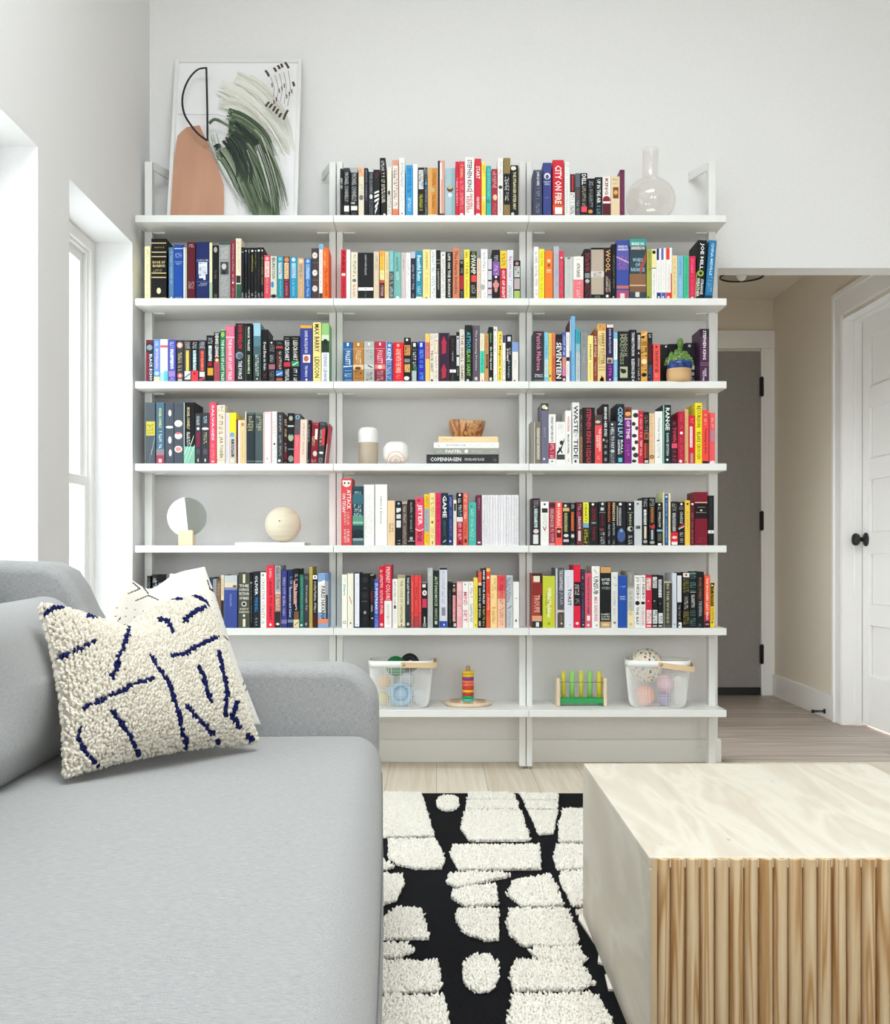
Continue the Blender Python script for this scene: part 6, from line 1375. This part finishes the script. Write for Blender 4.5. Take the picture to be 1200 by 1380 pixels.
# ---------------------------------------------------------------- pillows
def proj(p): return (VX + p[0] * F / p[1], VY + (H - p[2]) * F / p[1])
def seg_d(p, a, b):
    ax, ay = a; bx, by = b; dx, dy = bx - ax, by - ay
    t = max(0, min(1, ((p[0] - ax) * dx + (p[1] - ay) * dy) / (dx * dx + dy * dy + 1e-9)))
    return math.hypot(p[0] - ax - t * dx, p[1] - ay - t * dy)
class Pillow:
    def __init__(s, BL, BR, TR, TL, tf, tb, dip=0.0, pinch=.06, seed=1):
        s.c = [Vector(v) for v in (BL, BR, TR, TL)]; s.tf, s.tb, s.dip, s.pinch = tf, tb, dip, pinch
        s.n = ((s.c[1] - s.c[0]).cross(s.c[3] - s.c[0])).normalized()
        r = random.Random(seed); s.w = [(r.uniform(2, 6), r.uniform(-5, 5), r.uniform(0, 6), r.uniform(.002, .006)) for _ in range(4)]
    def at(s, u, v, side):
        """u,v in -1..1, side +1 front / -1 back"""
        pu = u * (1 - s.pinch * (1 - v * v)); pv = v * (1 - s.pinch * (1 - u * u))
        a, b = (pu + 1) / 2, (pv + 1) / 2
        p = s.c[0] * (1 - a) * (1 - b) + s.c[1] * a * (1 - b) + s.c[2] * a * b + s.c[3] * (1 - a) * b
        th = max(0, (1 - abs(u) ** 2.6) * (1 - abs(v) ** 2.6)) ** .55
        p = p + s.n * (side * (s.tf if side > 0 else s.tb) * th)
        if s.dip:
            k = math.exp(-((u + .25) / .42) ** 2) * max(0, (v + .25) / 1.25) ** 2
            p = p + Vector((0, 0, -s.dip * k))
        wob = sum(q * math.sin(k * u + m_ * v + ph) for k, m_, ph, q in s.w) * th
        return p + s.n * wob * side
    def normal(s, u, v, side, e=.012):
        uu, vv = max(-.98, min(.98, u)), max(-.98, min(.98, v))
        a = s.at(uu + e, vv, side) - s.at(uu - e, vv, side); b = s.at(uu, vv + e, side) - s.at(uu, vv - e, side)
        n = a.cross(b); n = n if side > 0 else -n
        return n.normalized()
    def mesh(s, mb, N, m, pick=None):
        vs = []; fs = []; idx = {}
        for side in (1, -1):
            for i in range(N + 1):
                for j in range(N + 1):
                    edge = i in (0, N) or j in (0, N)
                    key = (0 if edge else side, i, j)
                    if key in idx: continue
                    idx[key] = len(vs); vs.append(tuple(s.at(-1 + 2 * i / N, -1 + 2 * j / N, side)))
        g = lambda sd, i, j: idx[(0 if (i in (0, N) or j in (0, N)) else sd, i, j)]
        fr, bk = [], []
        for i in range(N):
            for j in range(N):
                fr.append((g(1, i, j), g(1, i + 1, j), g(1, i + 1, j + 1), g(1, i, j + 1)))
                bk.append((g(-1, i, j), g(-1, i, j + 1), g(-1, i + 1, j + 1), g(-1, i + 1, j)))
        o0 = len(mb.v); mb.add(vs, fr + bk, m, True)
        if pick:
            k0 = len(mb.f) - len(fr) - len(bk)
            for k in range(len(fr)):
                c = sum((Vector(vs[q]) for q in fr[k]), Vector()) / 4
                mm = pick(c)
                if mm is not None: mb.m[k0 + k] = mb.mi(mm)
z3 = lambda p: (20 + p[0] / 3.333, 740 + p[1] / 3.333)
# white printed pillow, behind
WP = Pillow((-.716, 2.212, .478), (-.402, 2.553, .476), (-.540, 2.592, .838), (-.690, 2.365, .832), .045, .018, dip=.035, pinch=.05, seed=4)
CLOTH = noise_mat('white_mudcloth', [(.3, 'e6e1d9'), (.7, 'efeae3')], (300, 300, 300), .9, 1.0, 2, bumpd=.0004, spec=.1)
CINK = mat('2b2a30', .8)
WL = [[(510, 200), (562, 178), (530, 150)], [(543, 232), (600, 208), (645, 228)], [(560, 148), (600, 200)], [(865, 140), (878, 180), (930, 192)], [(876, 180), (936, 216)], [(938, 388), (958, 408)], [(1010, 470), (1046, 530)],
      [(1008, 500), (1052, 580), (1038, 636)], [(1046, 540), (1026, 612)], [(463, 323), (476, 309)], [(1000, 748), (1012, 730)]]
WL = [[z3(p) for p in l] for l in WL]
def wpick(c):
    p = proj(c)
    for l in WL:
        for a, b in zip(l, l[1:]):
            if seg_d(p, a, b) < .75: return CINK
    return None
m = MB(); WP.mesh(m, 150, CLOTH, wpick)
for a in range(10):                           # rows of tiny dashes
    for k in range(14):
        u, v = -.9 + 1.8 * k / 13, -.9 + .1 * a + (.55 if a > 5 else 0)
        if v > .9: continue
        p = WP.at(u, v, 1) + WP.normal(u, v, 1) * .0006; d = (WP.at(min(1, u + .01), v, 1) - WP.at(u - .01, v, 1)).normalized() * .0022; w = WP.normal(u, v, 1).cross(d).normalized() * .0007
        m.add([tuple(p - d - w), tuple(p + d - w), tuple(p + d + w), tuple(p - d + w)], [(0, 1, 2, 3)], CINK)
tag(m.build('throw_pillow'), 'smooth white pillow with thin black dashes, behind the shaggy one', 'pillow')
# shaggy pillow with navy lines, in front
BP = Pillow((-.655, 1.955, .476), (-.375, 2.325, .474), (-.520, 2.47, .772), (-.757, 2.12, .772), .085, .022, dip=.062, pinch=.085, seed=2)
WOOL_ = noise_mat('cream_wool_loops', [(.3, 'cfc7ba'), (.7, 'e2dbcf')], (90, 90, 90), .95, 1.0, 2, spec=.1)
NAVYW = noise_mat('navy_wool_loops', [(.3, '11133c'), (.7, '20275f')], (120, 120, 120), .95, 1.0, 2, spec=.1)
NL = [[(120, 320), (140, 290), (200, 272), (260, 265), (300, 272)], [(328, 312), (360, 310), (410, 315)], [(180, 503), (270, 462), (355, 420)], [(510, 368), (490, 430), (460, 510), (440, 580)],
      [(318, 715), (420, 665), (520, 615), (608, 583)], [(600, 480), (640, 545), (690, 620), (715, 700), (740, 800), (765, 870), (770, 925)], [(700, 485), (745, 482), (820, 440), (900, 402)],
      [(820, 535), (845, 580), (855, 640), (878, 690)], [(908, 470), (930, 560), (945, 640), (938, 745)], [(435, 725), (480, 780), (520, 860), (560, 930)], [(295, 805), (290, 850), (320, 920), (375, 982)],
      [(765, 710), (820, 765), (885, 825)], [(905, 865), (910, 910), (888, 975)], [(610, 255), (640, 235), (700, 230), (745, 235)], [(655, 325), (690, 335), (705, 375)], [(760, 330), (790, 300), (845, 270)],
      [(805, 220), (860, 250), (905, 310), (932, 362)], [(990, 690), (968, 745), (1000, 800)], [(1040, 830), (1065, 870), (1055, 920)]]
NL = [[z3(p) for p in l] for l in NL]
def navy(p3, n):
    if n.dot(Vector((0, 0, H)) - p3) < 0: return False
    p = proj(p3)
    for l in NL:
        for a, b in zip(l, l[1:]):
            if abs(p[0] - a[0]) < 60 and seg_d(p, a, b) < 2.9: return True
    return False
m = MB(); BP.mesh(m, 40, WOOL_)
PB = m.build('throw_pillow'); tag(PB, 'shaggy cream looped pillow with thick navy blue lines', 'pillow')
# wool loops: little fat knots standing on the surface
def knots(pts, rx, ry, rz):
    """pts: list of (pos, normal, tangent, material index) -> arrays"""
    bv, bf = ellipsoid((0, 0, 0), (1, 1, 1), 6, 4); bv = np.array(bv); V = []; Fc = []; Mi = []
    for k, (p, n, t, mi) in enumerate(pts):
        b = n.cross(t).normalized(); t2 = b.cross(n).normalized()
        s_ = rng.uniform(.85, 1.25)
        M = np.array([list(t2 * rx * s_), list(b * ry * s_), list(n * rz * s_)])
        V.append(bv @ M + np.array(p)); o = k * len(bv); Fc += [tuple(o + i for i in f) for f in bf]; Mi += [mi] * len(bf)
    return np.concatenate(V), Fc, Mi
pts = []
cols, rws = 74, 70
for side in (1, -1):
    for i in range(cols):
        for j in range(rws):
            u = -1 + 2 * (i + .5 + rng.uniform(-.38, .38)) / cols; v = -1 + 2 * (j + .5 + rng.uniform(-.38, .38)) / rws
            if side < 0 and max(abs(u), abs(v)) < .9: continue
            p = BP.at(u, v, side); n = BP.normal(u, v, side)
            t = (BP.c[3] - BP.c[0]).normalized() + Vector(rng.normal(0, .35, 3)); nn = (n + Vector(rng.normal(0, .18, 3))).normalized()
            pts.append((p + n * .002, nn, t, 1 if side > 0 and navy(p, n) else 0))
V, Fc, Mi = knots(pts, .0056, .0034, .0060)
me = bpy.data.meshes.new('wool_loops'); me.from_pydata(V.tolist(), [], Fc); me.materials.append(WOOL_); me.materials.append(NAVYW)
me.polygons.foreach_set('material_index', Mi); me.polygons.foreach_set('use_smooth', [True] * len(Fc)); me.update()
wl = bpy.data.objects.new('wool_loops', me); COL.objects.link(wl); wl.parent = PB; wl['kind'] = 'stuff'

# ---------------------------------------------------------------- rug

def fl(p):                                     # drawing of the rug, laid on the floor
    x, y = 500 + p[0] / 3.158, 1010 + p[1] / 3.158
    d = F * (H - .019) / (y - VY); return (px(x, d), d)
ISL = [[(-150, 178), (60, 175), (215, 178), (236, 240), (254, 300), (270, 362), (60, 366), (-150, 368)], [(72, 373), (278, 372), (300, 420), (320, 465), (303, 497), (190, 500), (112, 482), (72, 455)], [(-150, 440), (58, 458), (108, 492), (58, 502), (-150, 508)],
       [(328 + 53 * math.cos(t), 221 + 33 * math.sin(t)) for t in np.linspace(0, 6.1, 16)], [(414, 176), (608, 178), (622, 206), (410, 206)], [(408, 210), (624, 210), (634, 247), (405, 247)], [(402, 252), (640, 252), (660, 310), (680, 380), (420, 382), (380, 332)],
       [(630, 180), (800, 181), (800, 208), (648, 208)], [(650, 212), (800, 212), (794, 248), (664, 248)], [(670, 252), (795, 252), (778, 350), (716, 354), (695, 310)], [(818, 246), (1120, 246), (1150, 386), (802, 386), (798, 300)],
       [(350, 398), (722, 398), (726, 500), (370, 504), (334, 440)], [(792, 396), (1150, 396), (1180, 498), (790, 502), (774, 450)], [(330, 520), (430, 512), (560, 514), (600, 528), (500, 552), (360, 580), (318, 556)],
       [(346, 592), (440, 570), (536, 564), (543, 650), (400, 658), (334, 620)], [(600, 550), (690, 534), (762, 522), (800, 580), (826, 656), (640, 660), (577, 612)], [(810, 510), (1180, 505), (1230, 656), (855, 656), (798, 545)], [(-150, 520), (132, 522), (146, 556), (110, 632), (20, 660), (-150, 672)],
       [(112, 664), (214, 667), (240, 738), (253, 795), (-150, 798), (-150, 740), (56, 700)], [(364, 672), (450, 662), (546, 670), (545, 740), (551, 798), (490, 804), (400, 772), (358, 720)], [(592, 668), (840, 668), (868, 730), (890, 792), (880, 828), (640, 826), (582, 776), (572, 720)],
       [(876, 674), (1240, 680), (1280, 840), (1000, 850), (940, 812), (868, 702)], [(-150, 812), (150, 815), (190, 846), (130, 872), (-150, 876)], [(670, 852), (700, 832), (885, 830), (923, 880), (900, 902), (700, 880)], [(-150, 884), (290, 888), (306, 990), (296, 1018), (-150, 1024)],
       [(468 + 84 * math.cos(t), 940 + 83 * math.sin(t)) for t in np.linspace(0, 6.1, 20)], [(612, 884), (720, 884), (902, 900), (960, 985), (900, 1014), (600, 1013), (583, 942)], [(948, 852), (1010, 868), (1300, 870), (1320, 905), (985, 905), (943, 890)], [(972, 938), (1340, 920), (1380, 1010), (990, 1008)],
       [(-150, 1032), (306, 1032), (330, 1100), (345, 1180), (380, 1330), (-150, 1340)], [(602, 1030), (960, 1024), (1010, 1100), (1050, 1180), (1090, 1320), (540, 1330), (568, 1160)], [(1034, 1028), (1420, 1030), (1500, 1300), (1170, 1300), (1110, 1180), (1062, 1090)]]
ISLW = [[fl(p) for p in q] for q in ISL]
ISLW += [[(1.06, y), (1.18, y - .02), (1.33, y + .01), (1.34, y + .17), (1.16, y + .20), (1.05, y + .16)] for y in (1.30, 1.54, 1.80, 2.06, 2.32, 2.60, 2.88, 3.14, 3.42, 3.70)] + [[(.78, 3.66), (1.01, 3.64), (1.03, 3.84), (.80, 3.86)], [(.76, 3.40), (1.0, 3.38), (1.02, 3.58), (.78, 3.60)], [(.72, 2.95), (.98, 2.96), (.99, 3.28), (.74, 3.26)], [(.70, 2.70), (1.0, 2.68), (1.0, 2.88), (.72, 2.90)]]
BLK = noise_mat('black_flat_weave', [(.3, '0b0b0d'), (.6, '18181b'), (.8, '26262a')], (120, 500, 120), .95, 1.0, 2, spec=.1, bumpd=.001)
PILE = noise_mat('cream_pile', [(.3, 'e6e0d6'), (.7, 'f4f0e9')], (60, 60, 60), .95, 1.0, 2, spec=.1)
ydf = fl((0, 172))[1]
m = MB(); m.box(-.45, 1.35, 1.2, ydf, .0005, RZ, BLK); RUG = m.build('rug')
tag(RUG, 'black rug with raised shaggy cream stone shapes between sofa and table', 'rug')
def shrink(poly, d):
    c = np.mean(np.array(poly), 0); return [tuple(np.array(p) + (c - np.array(p)) / max(1e-6, np.linalg.norm(c - np.array(p))) * d) for p in poly]
def inside(P, X, Y):
    r = np.zeros(X.shape, bool); n = len(P)
    for i in range(n):
        x1, y1 = P[i]; x2, y2 = P[(i + 1) % n]
        c = ((y1 > Y) != (y2 > Y)) & (X < (x2 - x1) * (Y - y1) / (y2 - y1 + 1e-12) + x1); r ^= c
    return r
mb = MB()
ISLW = [[(max(-.30 if min(q[1] for q in P) > 2.8 else -.150, p[0]), p[1]) for p in P] for P in ISLW]
for P in ISLW: mb.prism(shrink(P, .012), RZ - .0003, RZ + .005, PILE, axis='z')
stp = .0052
gx, gy = np.meshgrid(np.arange(-.30, 1.34, stp), np.arange(1.95, ydf + .01, stp))
gx = (gx + rng.uniform(-.0025, .0025, gx.shape)).ravel(); gy = (gy + rng.uniform(-.0028, .0028, gy.shape)).ravel()
keep = np.zeros(gx.shape, bool)
for P in ISLW:
    bx = [min(p[0] for p in P), max(p[0] for p in P)]
    keep |= inside(shrink(P, .0035), gx, gy)
keep &= ((gx > -.148) | (gy > 2.8)) & ~((gx > .326) & (gx < 1.034) & (gy > 1.782) & (gy < 2.646))
gx, gy = gx[keep], gy[keep]; N = len(gx)
hgt = rng.uniform(.010, .015, N); tx, ty = rng.normal(0, .0034, N), rng.normal(0, .0034, N); rad = rng.uniform(.0025, .0040, N); rot = rng.uniform(0, 6.28, N)
V = np.zeros((N, 9, 3))
for k in range(4):
    a = rot + k * math.pi / 2
    V[:, k, 0] = gx + rad * .8 * np.cos(a); V[:, k, 1] = gy + rad * .8 * np.sin(a); V[:, k, 2] = RZ + .002
    V[:, 4 + k, 0] = gx + tx * .7 + rad * np.cos(a + .5); V[:, 4 + k, 1] = gy + ty * .7 + rad * np.sin(a + .5); V[:, 4 + k, 2] = RZ + hgt * .72
V[:, 8, 0] = gx + tx; V[:, 8, 1] = gy + ty; V[:, 8, 2] = RZ + hgt
bf = [(0, 1, 5, 4), (1, 2, 6, 5), (2, 3, 7, 6), (3, 0, 4, 7), (4, 5, 8), (5, 6, 8), (6, 7, 8), (7, 4, 8)]
o0 = len(mb.v); mb.v.extend(V.reshape(-1, 3).tolist())
for k in range(N):
    o = o0 + 9 * k
    for f in bf: mb.f.append(tuple(o + i for i in f))
nf = N * 8; mb.m.extend([0] * nf); mb.smooth.extend([True] * nf)
pl = mb.build('raised_pile', RUG); pl['kind'] = 'stuff'

# ---------------------------------------------------------------- coffee table
TX0, TY0, TY1, TZ = .346, 1.800, 2.628, .375
PIT = .0239; NS = 27; TX1 = TX0 + .011 * 2 + PIT * NS
STONE = bpy.data.materials.new('travertine'); STONE.use_nodes = True
nd, lk, bs = nodes(STONE)
mp = mapped(STONE, (2.6, .42, 1.2), (.25, .15, math.radians(-38))); n1 = new(STONE, 'ShaderNodeTexNoise', Scale=4.0, Detail=9, Distortion=.5); lk.new(mp.outputs[0], n1.inputs['Vector'])
rp = ramp(STONE, [(.3, 'cbc0ae'), (.42, 'd5ccbc'), (.5, 'dfd8cb'), (.58, 'd0c6b5'), (.66, 'd8cfc0'), (.75, 'cfc5b3')]); lk.new(n1.outputs['Fac'], rp.inputs['Fac'])
mp2 = mapped(STONE, (60, 14, 40), (.2, .1, math.radians(-36))); n2 = new(STONE, 'ShaderNodeTexNoise', Scale=1.0, Detail=4); lk.new(mp2.outputs[0], n2.inputs['Vector'])
rp2 = ramp(STONE, [(.2, 'a89a86'), (.29, 'ffffff'), (1, 'ffffff')]); lk.new(n2.outputs['Fac'], rp2.inputs['Fac'])
mx = new(STONE, 'ShaderNodeMixRGB', blend_type='MULTIPLY'); mx.inputs['Fac'].default_value = .45; lk.new(rp.outputs[0], mx.inputs['Color1']); lk.new(rp2.outputs[0], mx.inputs['Color2']); lk.new(mx.outputs[0], bs.inputs['Base Color'])
bs.inputs['Roughness'].default_value = .42
ASH = bpy.data.materials.new('ash_grain'); ASH.use_nodes = True
nd, lk, bs = nodes(ASH)
oi = new(ASH, 'ShaderNodeObjectInfo'); ml = new(ASH, 'ShaderNodeMath', operation='MULTIPLY'); ml.inputs[1].default_value = 53.0; lk.new(oi.outputs['Random'], ml.inputs[0])
cb = new(ASH, 'ShaderNodeCombineXYZ'); lk.new(ml.outputs[0], cb.inputs[0]); lk.new(ml.outputs[0], cb.inputs[2])
mp = mapped(ASH, (45, 30, 1.7)); lk.new(cb.outputs[0], mp.inputs['Location'])
n1 = new(ASH, 'ShaderNodeTexNoise', Scale=.9, Detail=1.5, Distortion=.5); lk.new(mp.outputs[0], n1.inputs['Vector'])
wv = new(ASH, 'ShaderNodeMath', operation='MULTIPLY'); wv.inputs[1].default_value = 30.0; lk.new(n1.outputs['Fac'], wv.inputs[0])
sn = new(ASH, 'ShaderNodeMath', operation='SINE'); lk.new(wv.outputs[0], sn.inputs[0])
rp = ramp(ASH, [(.0, 'dec5a2'), (.6, 'd5b890'), (.85, 'c9a477'), (1.0, 'b88d5d')]); ad = new(ASH, 'ShaderNodeMath', operation='MULTIPLY_ADD'); ad.inputs[1].default_value = .5; ad.inputs[2].default_value = .5; lk.new(sn.outputs[0], ad.inputs[0]); lk.new(ad.outputs[0], rp.inputs['Fac']); lk.new(rp.outputs[0], bs.inputs['Base Color'])
bs.inputs['Roughness'].default_value = .5
zb = RZ + .0056
TAB = empty('coffee_table', ((TX0 + TX1) / 2, (TY0 + TY1) / 2, zb)); tag(TAB, 'block coffee table with pale stone top and fluted wood front', 'coffee table')
cxm, cym = (TX0 + TX1) / 2, (TY0 + TY1) / 2
m = MB(); m.box(TX0 - cxm, TX1 - cxm, TY0 + .012 - cym, TY1 - .012 - cym, TZ - .018 - zb, TZ - zb, STONE); m.build('stone_top', TAB, bevel=.002)
for sg in (-1, 1):
    a = TX0 - cxm if sg < 0 else TX1 - .011 - cxm
    m = MB(); m.box(a, a + .011, TY0 + .0 - cym, TY1 - cym, 0, TZ - .0182 - zb, STONE); m.build('stone_side', TAB, bevel=.0012)
    m = MB(); m.box(a + .001, a + .0105, TY0 - .0012 - cym, TY0 - .0001 - cym, 0, TZ - .0005 - zb, mat('c9b08c', .6)); m.build('edge_strip', TAB)
m = MB(); m.box(TX0 + .0112 - cxm, TX1 - .0112 - cxm, TY0 + .0126 - cym, TY1 - .0126 - cym, .002, TZ - .0184 - zb, mat('8a6a44', .8)); m.build('core', TAB)
sl = MB(); w = PIT - .0022
prof = [(-w / 2, .0124)] + [(-w / 2 + w * q, .0124 - .0124 * (math.sin(math.pi * q) ** .55)) for q in np.linspace(.02, .98, 17)] + [(w / 2, .0124)]
sl.prism(prof, .001, TZ - .002 - zb, ASH, axis='z')
s0 = sl.build('slat', TAB); 
for p_ in s0.data.polygons: p_.use_smooth = len(p_.vertices) == 4
s0.location = (TX0 + .011 + PIT * .5 - cxm, TY0 - cym, 0)
s0.data.set_sharp_from_angle(angle=math.radians(35))
for k in range(1, 2 * NS):
    c = s0.copy(); COL.objects.link(c); c.parent = TAB
    if k < NS: c.location = (TX0 + .011 + PIT * (k + .5) - cxm, TY0 - cym, 0)
    else: c.location = (TX0 + .011 + PIT * (k - NS + .5) - cxm, TY1 - cym, 0); c.rotation_euler = (0, 0, math.pi)

# ---------------------------------------------------------------- daylight and camera
W_ = bpy.data.worlds.new('daylight'); SC.world = W_; W_.use_nodes = True
bg = W_.node_tree.nodes['Background']; bg.inputs['Color'].default_value = (.97, .985, 1.0, 1); bg.inputs['Strength'].default_value = SKY
def portal(name, loc, rot, sx, sy):
    l = bpy.data.lights.new(name, 'AREA'); l.shape = 'RECTANGLE'; l.size = sx; l.size_y = sy; l.cycles.is_portal = True
    o = bpy.data.objects.new(name, l); COL.objects.link(o); o.location = loc; o.rotation_euler = rot
for a, b in WIN: portal('window_daylight', (-1.395, (a + b) / 2, (WZ0 + WZ1) / 2), (0, -math.pi / 2, 0), WZ1 - WZ0, b - a)
portal('window_daylight', ((SKX0 + SKX1) / 2, (SKY0 + SKY1) / 2, ZC + .26), (0, 0, 0), SKX1 - SKX0, SKY1 - SKY0)  # sky light through the added roof opening
portal('window_daylight', (OX0 - .305, (HW[0] + HW[1]) / 2, (HW[2] + HW[3]) / 2), (0, -math.pi / 2, 0), HW[3] - HW[2], HW[1] - HW[0])  # sky light through the added hall opening
for a, b in RW: portal('window_daylight', ((a + b) / 2, YR - .105, (RZ0 + RZ1) / 2), (math.pi / 2, 0, 0), b - a, RZ1 - RZ0)  # sky light through the added rear openings
cam = bpy.data.cameras.new('camera'); co_ = bpy.data.objects.new('camera', cam); COL.objects.link(co_)
co_.location = (0, 0, H); co_.rotation_euler = (math.pi / 2, 0, 0)
cam.sensor_fit = 'HORIZONTAL'; cam.sensor_width = 36; cam.lens = 36 * F / 1200
cam.shift_x = (600 - VX) / 1200; cam.shift_y = (VY - 690) / 1200; cam.clip_start = .02
SC.camera = co_
vs_ = SC.view_settings; vs_.view_transform = 'Standard'; vs_.look = 'None'; vs_.gamma = 1; vs_.use_curve_mapping = False; vs_.exposure = EXPO
SC.cycles.max_bounces = 12; SC.cycles.diffuse_bounces = 8; SC.cycles.transparent_max_bounces = 16
SC.cycles.use_denoising = True
try: SC.cycles.denoiser = 'OPENIMAGEDENOISE'
except Exception: pass
SC.cycles.sample_clamp_indirect = 8.0
